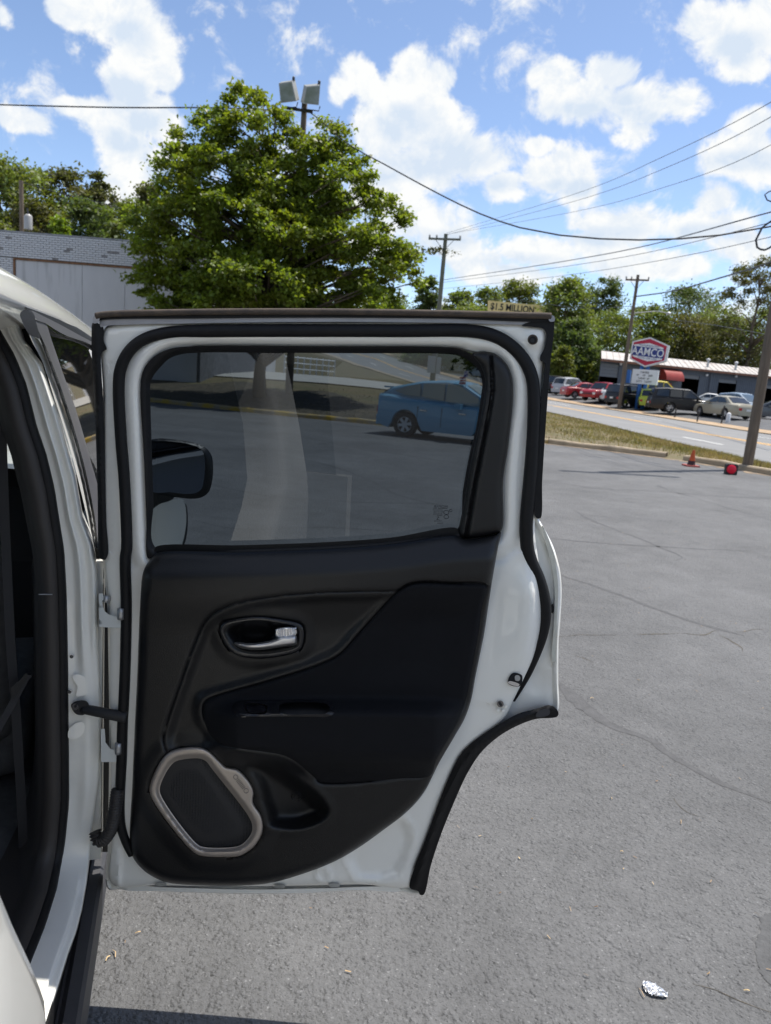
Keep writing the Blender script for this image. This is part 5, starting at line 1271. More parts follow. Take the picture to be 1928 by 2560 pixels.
def panel(name, outline, hfun, back, material, parent, holes=(), step=9.0, bstep=6.0, pt=dpt, sharp=None, rings=(), lines=(), poly=False):
    """relief panel: outline in photo pixels, height field, skirt down to 'back'"""
    def smooth_loop(L_):
        L_ = [np.array(p, float) for p in L_]
        if not poly: return catmull(L_, bstep, True)
        out = []
        for i in range(len(L_)):
            a, b = L_[i], L_[(i+1) % len(L_)]; k = max(1, int(np.linalg.norm(b-a)/bstep)); out += [a + (b-a)*j/k for j in range(k)]
        return out
    loops = [smooth_loop(outline)] + [smooth_loop(h) for h in holes]
    pts = []; edges = []; ranges = []
    for lp in loops:
        n0 = len(pts); pts += [(p[0], p[1]) for p in lp]; n = len(lp); edges += [(n0+i, n0+(i+1)%n) for i in range(n)]; ranges.append((n0, n))
    A = np.array(loops[0]); x0, y0 = A.min(0)[:2]; x1, y1 = A.max(0)[:2]
    gx, gy = np.meshgrid(np.arange(x0+step/2, x1, step), np.arange(y0+step/2, y1, step)); gx = gx.copy(); gx[::2] += step*0.5; gx, gy = gx.ravel(), gy.ravel()
    ok = inside(gx, gy, loops[0]) & (pdist(gx, gy, loops[0]) > step*0.45)
    for h in loops[1:]: ok &= ~inside(gx, gy, h) & (pdist(gx, gy, h) > step*0.45)
    ex = []
    for lp in loops:
        A_ = np.array(lp); tn = np.roll(A_, -1, 0) - np.roll(A_, 1, 0); tn /= np.linalg.norm(tn, axis=1)[:, None] + 1e-9; nr = np.stack([-tn[:, 1], tn[:, 0]], -1)
        for q in rings:
            for sg_ in (1, -1):
                E_ = A_ + nr*q*sg_; x_, y_ = E_[:, 0], E_[:, 1]; k_ = inside(x_, y_, loops[0]); dm_ = pdist(x_, y_, loops[0])
                for h in loops[1:]: k_ &= ~inside(x_, y_, h); dm_ = np.minimum(dm_, pdist(x_, y_, h))
                ex += [tuple(e) for e in E_[k_ & (dm_ > q*0.85)]]
    for ln_ in lines:
        A_ = np.array(ln_)[:, :2]; tn = np.gradient(A_, axis=0); tn /= np.linalg.norm(tn, axis=1)[:, None] + 1e-9; nr = np.stack([-tn[:, 1], tn[:, 0]], -1)
        for q in (-7, -3, 0, 3, 7):
            E_ = A_ + nr*q; x_, y_ = E_[:, 0], E_[:, 1]; k_ = inside(x_, y_, loops[0]) & (pdist(x_, y_, loops[0]) > 4)
            for h in loops[1:]: k_ &= ~inside(x_, y_, h) & (pdist(x_, y_, h) > 4)
            ex += [tuple(e) for e in E_[k_]]
    if ex:
        E_ = np.array(ex); g0 = np.stack([gx[ok], gy[ok]], -1); near = np.zeros(len(g0), bool)
        for i0 in range(0, len(g0), 2000):
            dd = np.hypot(g0[i0:i0+2000, None, 0] - E_[None, :, 0], g0[i0:i0+2000, None, 1] - E_[None, :, 1]).min(1); near[i0:i0+2000] = dd < step*0.4
        pts += ex; pts += [tuple(p) for p in g0[~near]]
    else: pts += list(zip(gx[ok], gy[ok]))
    vo, eo, fo_, ov, oe, of = delaunay_2d_cdt([Vector(p) for p in pts], edges, [], 0, 1e-4)
    X = np.array([v[0] for v in vo]); Y = np.array([v[1] for v in vo])
    T = np.array([f for f in fo_ if len(f) == 3]); cx, cy = X[T].mean(1), Y[T].mean(1)
    keep = inside(cx, cy, loops[0])
    for h in loops[1:]: keep &= ~inside(cx, cy, h)
    T = T[keep]; Hh = hfun(X, Y) if callable(hfun) else np.full(len(X), float(hfun))
    V = [pt(x, y, h) for x, y, h in zip(X, Y, Hh)]; F = [tuple(t) for t in T]
    if back is not None:
        for lp in loops:
            P = [(p[0], p[1]) for p in lp]; hh = hfun(np.array([p[0] for p in P]), np.array([p[1] for p in P])) if callable(hfun) else [hfun]*len(P)
            n0 = len(V); n = len(P)
            V += [pt(p[0], p[1], h) for p, h in zip(P, hh)] + [pt(p[0], p[1], back) for p in P]
            F += [(n0+i, n0+(i+1)%n, n0+n+(i+1)%n, n0+n+i) for i in range(n)]
    o = add(name, V, F, material, parent)
    bm = bmesh.new(); bm.from_mesh(o.data)
    bmesh.ops.remove_doubles(bm, verts=bm.verts, dist=1e-5)
    bmesh.ops.recalc_face_normals(bm, faces=bm.faces)
    big = max(bm.faces, key=lambda f: abs(f.normal @ Vector(DN)) * f.calc_area()) if len(bm.faces) else None
    if pt is dpt and sum((f.normal @ Vector(DN)) * f.calc_area() for f in bm.faces) < 0: bmesh.ops.reverse_faces(bm, faces=bm.faces)
    bm.to_mesh(o.data); bm.free()
    o.data.polygons.foreach_set('use_smooth', np.ones(len(o.data.polygons), bool))
    try: o.data.set_sharp_from_angle(angle=rad(sharp or 50))
    except Exception: pass
    return o
C = lambda L_, s=8, c=True: catmull([np.array(p, float) for p in L_], s, c)
def dtube(name, path, r, material, parent, k=10, step=8.0, pt=None):
    P = catmull([np.array(p, float) for p in path], step); pt = pt or dpt
    W = [pt(p[0], p[1], p[2]) for p in P]
    R = r if not hasattr(r, '__len__') else list(np.interp(np.linspace(0, 1, len(W)), np.linspace(0, 1, len(r)), r))
    return MB().tube(W, R, k).build(name, material, parent, smooth='all')

# ------------------------------------------------------------------ the door, from its outer skin inwards
GLASS = [(376,976),(377,955),(385,938),(402,917),(423,897),(452,886),(488,882),(700,882),(900,883),(1112,884),(1150,889),(1176,905),(1198,928),(1206,960),(1204,980),(1190,1072),(1175,1131),(1158,1222),(1143,1322),(1060,1334),(976,1345),(800,1357),(600,1364),(390,1369),(384,1250),(379,1100)]
G_big = [(362,976),(364,945),(376,915),(400,892),(430,876),(480,870),(1112,872),(1160,876),(1190,890),(1214,920),(1222,960),(1204,1080),(1190,1140),(1160,1340),(980,1375),(800,1385),(380,1395),(372,1250),(366,1100)]
SKIN = [(262,822),(300,806),(800,796),(1340,800),(1368,812),(1366,900),(1352,1100),(1343,1290),(1350,1302),(1365,1329),(1383,1365),(1399,1419),(1404.5,1473),(1401,1552),(1397,1606),(1396,1700),(1396,1776),(1385,1790),(1338,1795),(1288,1812),(1246,1838),(1204,1875),(1170,1926),(1136,1998),(1103,2082),(1078,2155),(1052,2234),(998,2230),(900,2226),(768,2233),(624,2235),(408,2229),(307,2224),(270,2222),(270,2109),(273,1900),(273,1770),(271,1640),(268,1516),(258,1406),(256,1300),(258,1000)]
_skin = catmull([np.array(p, float) for p in SKIN], 6, True)
def skin_h(x, y):
    d = pdist(x, y, _skin); h = np.full(len(x), -0.036)
    hem = np.exp(-((d - 5) / 5) ** 2) * 0.006 - 0.005 * np.exp(-((d - 17) / 5) ** 2)
    h += np.where((x > 1200) | (y > 2200), hem, 0)
    rib = np.exp(-((x - 1378 - 14*np.sin((y-1300)/480*3.14)) / 9) ** 2) * 0.008 * sst(1330, 1400, y) * sst(1760, 1640, y)
    oval = np.exp(-(((x-1342)/26)**2 + ((y-1700)/36)**2)**2) * -0.006
    return h + rib + oval
panel('outer_skin', SKIN, skin_h, -0.085, 'paint_white', DOOR, [G_big], step=10, rings=(4, 9, 15, 22))
INNER = [(262,826),(300,812),(800,808),(1290,808),(1345,812),(1368,818),(1366,860),(1358,905),(1353,960),(1348,1131),(1338,1290),(1338,1340),(1346,1400),(1354,1470),(1353,1552),(1343,1606),(1332,1646),(1314,1687),(1282,1754),(1264,1790),(1246,1810),(1210,1838),(1170,1870),(1153,1886),(1128,1933),(1099,2004),(1061,2107),(1036,2170),(1028,2214),(900,2211),(678,2215),(400,2213),(280,2209),(279,2109),(278,1900),(276,1770),(274,1516),(264,1406),(262,1300),(262,1000)]
W_HOLE = [(356,976),(360,940),(372,912),(396,888),(430,872),(480,866),(800,866),(1112,868),(1150,870),(1185,878),(1235,888),(1264,914),(1275,945),(1277,1000),(1264,1100),(1256,1200),(1250,1330),(1238,1345),(1100,1360),(800,1385),(384,1402),(374,1380),(366,1250),(360,1100)]
_wh = catmull([np.array(p, float) for p in W_HOLE], 8, True); _in = catmull([np.array(p, float) for p in INNER], 8, True)
FACE = [(1290,1395),(1300,1440),(1326,1500),(1340,1560),(1330,1610),(1300,1680),(1270,1740),(1230,1790),(1180,1840),(1140,1880),(1100,1960),(1060,2060),(1000,2120),(960,2060),(1050,1960),(1120,1850),(1180,1720),(1215,1560),(1240,1440),(1262,1390)]
REC = [(862,2150),(880,2110),(940,2062),(1000,2040),(1028,2060),(1036,2100),(1020,2150),(998,2190),(960,2204),(890,2202)]
def inner_h(x, y):
    dw = pdist(x, y, _wh); di = pdist(x, y, _in); h = np.zeros(len(x))
    ring = (y < 1420)
    h += np.where(ring, -0.010*np.exp(-(dw/9)**2) + 0.005*np.exp(-((dw-24)/12)**2) - 0.006*np.exp(-((dw-52)/10)**2), 0)
    h += -0.006*np.exp(-(di/7)**2)
    h += np.where((x > 1130) & (y > 1380) & (y < 1760), (0.017*sst(0, 26, di)*sst(1390, 1500, y)*sst(1760, 1560, y) + 0.005*sst(2, 40, di))*sst(130, 20, di), 0)
    f = inside(x, y, REC); dr = pdist(x, y, REC); h += np.where(f, -0.009*sst(0, 26, dr), 0.0025*np.exp(-(dr/8)**2)*(y > 1990))
    q = np.hypot(x-808, y-2187); h += 0.004*np.exp(-((q-17)/6)**2)
    q = np.hypot(x-1338, y-846); h += 0.007*np.exp(-(q/24)**4)
    h += 0.005*np.exp(-((x-296)/7)**2)*(y > 2120) - 0.004*np.exp(-((x - 276) / 4) ** 2) * (y < 1380) * (y > 900)
    h += 0.004*np.exp(-((x-y*0.55-88-118)/9)**2) * (y > 1880) * (y < 1990) * (x > 1080)
    h -= 0.032 * np.where(inside(x, y, TRIM), sst(8, 34, pdist(x, y, TRIM)), 0)
    return h
IP_ARGS = dict(step=9, rings=(6, 13, 24, 38, 52))
# rubber body seal running round the panel
SEAL = [(330,2136,0.004),(317,2109,0.004),(308,2085,0.004),(302,2058,0.004),(300,2023,0.004),(301,1972,0.004),(304,1903,0.004),(307,1800,0.004),(309,1770,0.004),(314,1643,0.004),(316,1516,0.004),(314,1390,0.004),(317,1372,0.004),(311,1200,0.004),(303,1100,0.004),(297,976,0.004),(300,930,0.004),(315,890,0.004),(340,861,0.004),(375,842,0.004),(430,830,0.004),(500,827.5,0.004),(776,826.5,0.004),(1000,827,0.004),(1190,829,0.004),(1241,842,0.004),(1282,868,0.004),(1312,902,0.004),(1330,943,0.004),(1335,994,0.004),(1329,1150,0.003),(1316,1306,0.002),(1316,1336,0.0),(1319,1372,-0.002),(1329,1408,-0.005),(1345,1444,-0.008),(1356,1480,-0.010),(1362,1516,-0.012),(1361,1552,-0.014),(1354,1588,-0.016),(1342,1624,-0.018),(1328,1660,-0.020),(1312,1695,-0.024),(1282,1750,-0.028)]
dtube('body_seal', SEAL, [0.0085,0.0098,0.0105]+[0.0112]*16+[0.0125]*14+[0.0138]*6+[0.0125,0.010,0.006], 'rubber', DOOR, k=12)
# top rail and weather strips
dtube('roof_weatherstrip', [(240,790,0.012),(262,786,0.012),(500,780,0.013),(800,779,0.013),(1100,783,0.013),(1300,788,0.012),(1378,790,0.012)], 0.0062, 'rubber_dusty', DOOR, k=10)
panel('top_rail', [(250,800),(262,797),(500,795),(800,793),(1100,795),(1340,799),(1372,801),(1372,811),(1330,812),(1100,807),(800,805),(500,808),(262,815),(252,818)], lambda x, y: np.full(len(x), 0.006), -0.03, 'satin_rail', DOOR, step=8)
panel('rail_gasket', [(238,792),(262,789),(500,786),(800,785),(1100,788),(1380,794),(1380,800),(1100,796),(800,794),(500,796),(262,799),(240,803)], 0.010, -0.06, 'rubber', DOOR, step=8)
panel('rail_end_cap', [(232,797),(237,788),(247,786),(249,798),(246,806),(234,808)], 0.014, -0.05, 'satin_rail', DOOR, step=6, bstep=3)
panel('rail_end_cap', [(1372,788),(1386,791),(1386,803),(1374,803)], 0.014, -0.05, 'satin_rail', DOOR, step=6, bstep=3)
panel('front_weatherstrip', [(233,806),(258,818),(259,850),(267,874),(256,880),(258,1000),(262,1150),(266,1300),(270,1386),(262,1400),(250,1396),(247,1386),(244,1228),(238,1050),(229,843)], lambda x, y: 0.004 + 0.006*np.exp(-((x-(240+(y-843)*0.034))/7)**2), -0.07, 'rubber', DOOR, step=8)
panel('rear_weatherstrip', [(1384,800),(1385,830),(1377,900),(1364,1072),(1356,1200),(1351,1296),(1340,1294),(1337,1288),(1346,1131),(1355,980),(1362,908),(1352,903),(1350,893),(1362,868),(1366,838),(1358,822),(1335,818),(1305,814),(1320,806),(1372,802)], 0.007, -0.06, 'rubber', DOOR, step=8, bstep=5)
panel('wheel_arch_seal', [(1396,1779),(1394,1791),(1338,1798),(1288,1817),(1246,1842),(1204,1880),(1170,1931),(1137,2002),(1103,2086),(1078,2162),(1059,2237),(1050,2237),(1046,2228),(1025,2220),(1036,2170),(1061,2107),(1099,2002),(1128,1931),(1153,1884),(1190,1848),(1240,1815),(1262,1802),(1296,1784),(1338,1773),(1376,1763)],
      lambda x, y: 0.002 + 0.009*np.exp(-((pdist(x, y, [(1376,1772),(1300,1795),(1250,1822),(1190,1868),(1150,1920),(1112,2000),(1075,2100),(1040,2210)], False))/9)**2), -0.05, 'rubber', DOOR, step=7)
panel('seal_clip', [(1345,1779),(1372,1772),(1374,1786),(1340,1792)], 0.014, 0.0, 'cladding', DOOR, step=6, bstep=4)
mat('sealer', (0.62, 0.61, 0.53), 0.6, var=0.12, vscale=20)
panel('seam_sealer', [(1356,1314),(1374,1352),(1389,1410),(1395.5,1475),(1392,1560),(1389,1655),(1382,1655),(1385,1560),(1387,1475),(1380,1415),(1366,1362)], -0.024, -0.036, 'sealer', DOOR, step=7, bstep=5)
panel('bottom_flange', [(307,2216),(430,2219),(624,2224),(800,2221),(998,2219),(1004,2225),(996,2229),(900,2225),(768,2232),(624,2233),(408,2228),(307,2223)], -0.018, -0.035, 'paint_jamb', DOOR, step=8)
for (a, b) in ((402, 2211), (836, 2213), (700, 2216)): panel('drain_plug', [(a-13,b-3),(a+13,b-3),(a+13,b+3),(a-13,b+3)], 0.004, -0.02, 'grime', DOOR, step=6, bstep=4)
# window: black surround, quarter trim, glass
FR_OUT = [(351,976),(354,940),(366,912),(390,888),(425,872),(480,865.5),(800,865.5),(1112,868),(1150,873),(1180,886),(1205,905),(1222,935),(1224,965),(1210,1072),(1193,1140),(1160,1340),(1143,1348),(976,1362),(800,1374),(600,1381),(395,1388),(371,1396),(366,1300),(360,1150)]
_gl = catmull([np.array(p, float) for p in GLASS], 8, True)
panel('window_surround', FR_OUT, lambda x, y: 0.001 - 0.014*np.exp(-(pdist(x, y, _gl)/9)**2), -0.04, 'rubber', DOOR, [GLASS], step=7, rings=(5, 10, 16))
QT = [(1180,886),(1196,879),(1237,884),(1266,909),(1279,938),(1283,985),(1270,1120),(1258,1200),(1254,1326),(1240,1334),(1163,1346),(1148,1340),(1160,1260),(1178,1150),(1200,1050),(1212,980),(1212,945),(1202,915)]
_qt = catmull([np.array(p, float) for p in QT], 8, True)
def qt_h(x, y):
    d = pdist(x, y, _qt); xe = np.interp(y, [880,980,1072,1131,1222,1340], [1228,1232,1216,1204,1186,1166])
    return 0.004 + 0.014*np.sqrt(1-(1-np.clip(d/22, 0, 1))**2) - 0.010*np.exp(-((x-xe)/5)**2) - 0.008*sst(10, -18, x-xe)
panel('quarter_trim', QT, qt_h, -0.03, 'trim_plastic', DOOR, step=6, rings=(4, 9, 15), lines=[C([(1228,884),(1232,980),(1216,1072),(1204,1131),(1186,1222),(1166,1342)], 6, False)])
panel('window_glass', [(p[0] + (4 if p[0] > 800 else -4), p[1] + (4 if p[1] > 1200 else -4)) for p in GLASS], -0.026, -0.030, 'tinted_glass', DOOR, step=40)
panel('window_wiper_seal', [(389,1368),(600,1363),(800,1356),(976,1344),(1143,1321),(1145,1336),(976,1360),(800,1371),(600,1377),(391,1381)], -0.004, -0.02, 'rubber', DOOR, step=8)
# inner trim panel
TRIM = [(392,1383),(376,1398),(362,1420),(356,1440),(352,1484),(347,1592),(343,1700),(338,1800),(331,1962),(325,2100),(332,2142),(354,2171),(383,2192),(422,2207),(516,2214),(606,2214),(678,2207),(768,2181),(840,2152),(900,2117),(960,2074),(1010,2036),(1044,2002),(1065,1973),(1086,1931),(1099,1905),(1136,1842),(1162,1796),(1178,1750),(1188,1696),(1199,1642),(1210,1588),(1221,1516),(1232,1444),(1246,1365),(1252,1330),(1240,1335),(1163,1347),(1138,1338),(994,1357),(850,1369),(600,1379)]
TOPE = [(392,1383),(600,1379),(850,1369),(994,1357),(1138,1338),(1245,1333)]
SEAM = [(1221,1464),(1120,1457),(1052,1455),(1019,1462),(998,1476),(900,1479),(732,1487),(624,1502),(570,1516),(534,1534),(512,1556),(494,1592),(473,1646),(444,1729),(419,1801),(408,1851),(415,1876)]
INS = [(508,1772),(512,1756),(534,1743),(660,1707),(804,1660),(851,1635),(900,1581),(995,1479),(1018,1464),(1052,1457),(1120,1459),(1217,1465),(1206,1516),(1196,1588),(1186,1642),(1176,1696),(1166,1745),(1150,1792),(1122,1846),(1090,1902),(1077,1938),(1000,1946),(803,1955),(786,1943),(750,1912),(714,1890),(650,1878),(606,1872),(556,1862),(532,1845),(514,1812)]
POCK = [(613,1910),(642,1898),(678,1904),(732,1933),(786,1969),(818,2002),(829,2027),(816,2052),(768,2074),(714,2079),(668,2068),(656,2030),(645,1990),(630,1950)]
SPK_O = [(419,1883),(444,1872),(498,1868),(523,1877),(545,1897),(566,1917),(592,1922),(613,1940),(631,1966),(635,1982),(633,2005),(653,2038),(658,2059),(655,2084),(635,2117),(606,2137),(588,2142),(502,2140),(480,2128),(386,2009),(374,1980),(377,1955),(401,1904)]
SPK_I = [(433,1908),(462,1898),(502,1897),(516,1904),(530,1922),(624,2045),(631,2066),(628,2084),(606,2110),(588,2117),(512,2118),(494,2111),(404,1991),(400,1969)]
BEZ_O = [(548,1574),(559,1556),(588,1547),(642,1541),(696,1547),(750,1560),(759,1572),(757,1614),(746,1628),(696,1642),(642,1646),(595,1639),(570,1621),(552,1590)]
BEZ_I = [(560,1578),(570,1562),(595,1555),(642,1550),(694,1556),(742,1568),(748,1578),(746,1608),(738,1620),(694,1632),(642,1636),(600,1629),(580,1613),(564,1592)]
panel('inner_panel', INNER, inner_h, -0.036, 'paint_white', DOOR, [W_HOLE], **IP_ARGS)
_tr, _ins, _pk, _so, _bo = C(TRIM), C(INS), C(POCK), C(SPK_O), C(BEZ_O); _seam = C(SEAM, 8, False); _tope = C(TOPE, 12, False)
LEFTZ = C([(900,1479),(732,1487),(624,1502),(570,1516),(534,1534),(512,1556),(494,1592),(473,1646),(444,1729),(419,1801),(408,1851),(415,1880),(520,1880),(560,1862),(508,1790),(512,1752),(534,1743),(660,1707),(804,1660),(851,1635),(900,1581),(990,1484)], 8)
def trim_h(x, y):
    d = pdist(x, y, _tr); h = 0.004 + 0.024*np.sqrt(1-(1-np.clip(d/24, 0, 1))**2)
    dt = pdist(x, y, _tope, False)
    h += 0.026*sst(4, 70, dt)*sst(215, 95, dt)                                    # rounded shoulder under the glass
    lz = inside(x, y, _lz); dl = pdist(x, y, _lz)
    h += np.where(lz, -0.012*sst(0, 30, dl), 0)                                   # field round the handle sits lower
    h -= 0.0045*np.exp(-(pdist(x, y, _seam, False)/3.2)**2)
    ii = inside(x, y, _ins); di = pdist(x, y, _ins)
    h -= 0.0050*np.exp(-(di/3.6)**2)
    h += np.where(ii, 0.0015*sst(0, 12, di), 0)
    xs_ = np.where(ii, sst(0, 60, di), 0)
    soft = sst(505, 600, x)*sst(1185, 1080, x)
    arm = sst(1746, 1798, y + 8*np.sin((x-500)/700*3))*sst(1985, 1862, y - (x-620)*0.03)
    h += 0.066*arm*soft*np.where(ii, 1, sst(60, 0, di))*sst(1960, 1900, y)       # arm rest
    h -= 0.010*sst(1480, 1560, y)*sst(1740, 1640, y)*np.where(ii, sst(0, 90, di), 0)  # hollow above it
    p = inside(x, y, _pk); dp = pdist(x, y, _pk)
    h += np.where(p, -0.044*sst(0, 44, dp)*(0.30 + 0.70*sst(625, 770, x)), 0) + 0.003*np.exp(-(dp/12)**2)            # door pocket
    ds = pdist(x, y, _so); so = inside(x, y, _so)
    h += np.where(so, 0, 0.007*sst(46, 8, ds))                                    # swell round the speaker
    db = pdist(x, y, _bo); h += np.where(inside(x, y, _bo), 0, 0.006*sst(34, 4, db))
    return h
_lz = LEFTZ
SWH = [(589,1766),(600,1757),(690,1754),(800,1753),(822,1757),(829,1770),(826,1783),(812,1788),(700,1789),(606,1788),(592,1780)]
panel('trim_panel', TRIM, trim_h, -0.002, 'trim_plastic', DOOR, [INS, [(p[0]+(520-p[0])*0.05, p[1]+(2005-p[1])*0.05) for p in SPK_O], [(p[0]+(655-p[0])*0.04, p[1]+(1594-p[1])*0.04) for p in BEZ_O]], step=7, sharp=65, rings=(3, 7, 14, 22), lines=[_seam, _pk, C([(p[0]+(740-p[0])*0.16, p[1]+(1995-p[1])*0.16) for p in POCK], 6)])
panel('cloth_insert', INS, trim_h, 0.0, 'trim_cloth', DOOR, [SWH], step=7, sharp=65, rings=(3, 7, 12))
# window switch and pull cup in the arm rest
BZ = [(581,1766),(592,1754),(690,1750),(806,1749),(830,1755),(837,1770),(832,1786),(814,1792),(700,1793),(600,1792),(586,1783)]
SW1 = [(612,1762),(660,1761),(668,1766),(664,1784),(640,1785),(622,1783)]
SW2 = [(698,1764),(712,1758),(800,1757),(820,1763),(824,1774),(816,1783),(800,1785),(712,1785),(700,1779)]
def bz_h(x, y): return trim_h(x, y) + 0.004 - 0.003*np.exp(-(pdist(x, y, C(BZ, 6))/4)**2)
panel('switch_bezel', BZ, bz_h, 0.02, 'gloss_plastic', DOOR, [SW1, SW2], step=5, bstep=4)
panel('pull_cup', [(690,1748),(830,1746),(834,1792),(690,1792)], lambda x, y: trim_h(x, y) - 0.035, None, 'plastic_black', DOOR, step=10)
panel('window_switch', [(614,1764),(658,1763),(664,1768),(661,1780),(640,1783),(624,1781)], lambda x, y: trim_h(x, y) - 0.002 - 0.006*np.exp(-((x-632)/9)**2) + 0.003*np.exp(-((x-652)/8)**2), 0.02, 'gloss_plastic', DOOR, step=4, bstep=3)
# door release
def bez_h(x, y):
    d = pdist(x, y, _bo); return 0.030 + 0.007*np.sqrt(np.clip(1-((d-7)/8)**2, 0, 1))
panel('handle_bezel', BEZ_O, bez_h, 0.005, 'gloss_plastic', DOOR, [BEZ_I], step=4, bstep=4, rings=(3, 6))
panel('handle_cup', [(p[0]+(p[0]-655)*0.03, p[1]+(p[1]-1594)*0.03) for p in BEZ_I], lambda x, y: 0.026 - 0.030*sst(0, 34, pdist(x, y, C(BEZ_I))) - 0.006*np.exp(-((np.hypot((x-640)/46, (y-1580)/26)-1)/0.16)**2), None, 'trim_plastic', DOOR, step=6)
LEV = [(586,1608),(590,1605),(617,1607),(650,1606),(672,1602),(688,1596),(700,1591),(718,1590),(741,1589),(743,1600),(741,1611),(716,1616),(690,1620),(660,1624),(630,1625),(606,1621),(592,1615)]
panel('release_lever', LEV, lambda x, y: 0.034 + 0.016*np.sqrt(np.clip(1-(1-np.clip(pdist(x, y, C(LEV, 4))/9, 0, 1))**2, 0, 1)) + 0.006 - 0.004*sst(640, 586, x), 0.02, 'speaker_chrome' if 'speaker_chrome' in MATS else mat('speaker_chrome', (0.62, 0.62, 0.63), 0.28, metal=0.9).name, DOOR, step=3.5, bstep=3)
KN = [(688,1574),(694,1570),(738,1568),(742,1572),(742,1588),(690,1592)]
panel('lock_knob', KN, lambda x, y: 0.046 + 0.005*np.sqrt(np.clip(1-(1-np.clip(pdist(x, y, C(KN, 4))/5, 0, 1))**2, 0, 1)) + 0.0012*np.sin(x*1.6)*((np.abs(x-703) < 9) | (np.abs(x-730) < 9)), 0.02, 'chrome', DOOR, step=1.6, bstep=2)
# speaker
_si = C(SPK_I)
def spk_h(x, y):
    d = pdist(x, y, _so); e = pdist(x, y, _si)
    return 0.030 + 0.012*np.sqrt(np.clip(1-(1-np.clip(d/8, 0, 1))**2, 0, 1)) - 0.012*sst(13, 0, e)
panel('speaker_ring', SPK_O, spk_h, 0.0, 'speaker_metal', DOOR, [SPK_I], step=4.5, bstep=4, rings=(2, 4, 8, 13))
panel('speaker_grille', [(p[0]+(p[0]-515)*0.03, p[1]+(p[1]-2007)*0.03) for p in SPK_I], lambda x, y: 0.024 + 0.004*sst(0, 40, pdist(x, y, _si)), None, 'speaker_grille', DOOR, step=12)
# embossed slot-and-lamp emblem on the ring
def emb(p): return dpt(p[0], p[1], 0.0425)
ea = np.array([604, 1957.0]); ed = np.array([0.62, 0.785]); en_ = np.array([0.785, -0.62])
em = MB()
for s in (-17, 19):
    c = np.array([589.5, 1943.0]) if s < 0 else np.array([615.5, 1977.0])
    em.tube([emb(c + 5.6*np.array([math.cos(w), math.sin(w)])) for w in np.linspace(0, 2*math.pi, 19)], 0.0007, 4, cap=False)
for k in range(7):
    c = np.array([594.0, 1953.0]) + ed * (k * 3.9 - 1.0); a = c - np.array([-1, 0.75])*5.5; b = c + np.array([-1, 0.75])*3.0
    em.tube([emb(a), emb(b)], 0.0008, 4)
em.build('emblem', 'engrave', DOOR)
ec = MB(); pc = lambda a, b, r_: [dpt(a + r_*math.cos(w), b + r_*0.8*math.sin(w), float(trim_h(np.array([a]), np.array([b]))[0]) + 0.006) for w in np.linspace(2.2, 7.6, 14)]
ec.tube(pc(742, 1992, 13), 0.0008, 4); ec.tube(pc(742, 1992, 6), 0.0008, 4); ec.tube(pc(756, 1992, 5), 0.0007, 4); ec.build('pocket_mark', 'gloss_plastic', DOOR)
# latch, screw, plug
panel('latch_mouth', [(1270,1708),(1276,1688),(1284,1682),(1300,1685),(1306,1690),(1303,1712),(1296,1717)], 0.0135, 0.0, 'bay_dark', DOOR, step=5, bstep=3)
panel('latch_claw', [(1288,1690),(1296,1688),(1301,1694),(1298,1702),(1289,1701)], 0.016, 0.006, 'galvanised', DOOR, step=4, bstep=2)
panel('latch_lip', [(1270,1707),(1296,1716),(1299,1711),(1273,1703)], 0.017, 0.006, 'chrome', DOOR, step=4, bstep=3)
def disc(name, x, y, r_, o, back, material, hole=None):
    P = [(x + r_*math.cos(w), y + r_*math.sin(w)) for w in np.linspace(0, 2*math.pi, 17)[:-1]]
    return panel(name, P, o, back, material, DOOR, step=r_*0.7, bstep=r_*0.4)
disc('screw', 1251, 1760, 8.5, 0.013, 0.0, 'engrave'); panel('screw_slot', [(1246,1756),(1250,1754),(1256,1764),(1252,1766)], 0.0145, 0.01, 'letter_black', DOOR, step=3, bstep=3)
for (x, y) in ((1246,1776),(1258,1777),(1266,1766)): disc('weld_mark', x, y, 3.6, 0.0125, 0.0, 'paint_white')
disc('drain_ring', 1332, 849, 13, 0.010, -0.01, 'rubber_dusty'); disc('drain_hole', 1332, 850, 9.5, 0.0125, 0.0, 'rubber'); disc('drain_core', 1331, 851, 5.5, 0.0145, 0.0, 'letter_black')
panel('edge_plug', [(1379,1511),(1383,1510),(1385,1518),(1384,1530),(1380,1533),(1378,1524)], -0.02, -0.04, 'rubber', DOOR, step=4, bstep=3)
# etched glass marking, reads backwards from inside
def gtext(s, x, y, wpx, hpx):
    c = dpt(x, y, -0.0245); text('glass_marking', s, c, RT, UP, hpx*0.0008, 'letter_black', DOOR, width=wpx*0.0008, mirror=True, depth=0.0001)
gtext('MOPAR', 1102, 1267, 36, 7); gtext('43R-011582', 1096, 1280, 26, 4)
gm = MB()
for (x0, x1, y) in ((1084,1094,1271),(1096,1120,1271),(1082,1108,1275),(1083,1108,1285),(1093,1108,1289),(1086,1105,1302.5),(1094,1108,1308)):   # fine print too small to read
    x = x0
    while x < x1 - 1: gm.raw([dpt(a, b, -0.0245) for a, b in ((x, y-1.1), (x+1.3, y-1.1), (x+1.3, y+1.1), (x, y+1.1))], [(0,1,2,3)]); x += 2.4
gm.raw([dpt(a, b, -0.0245) for a, b in ((1091,1292),(1100,1292),(1097,1294),(1094,1297),(1100,1299),(1091,1299),(1094,1296),(1096,1294))], [tuple(range(8))])
gm.build('glass_marking', 'letter_black', DOOR)
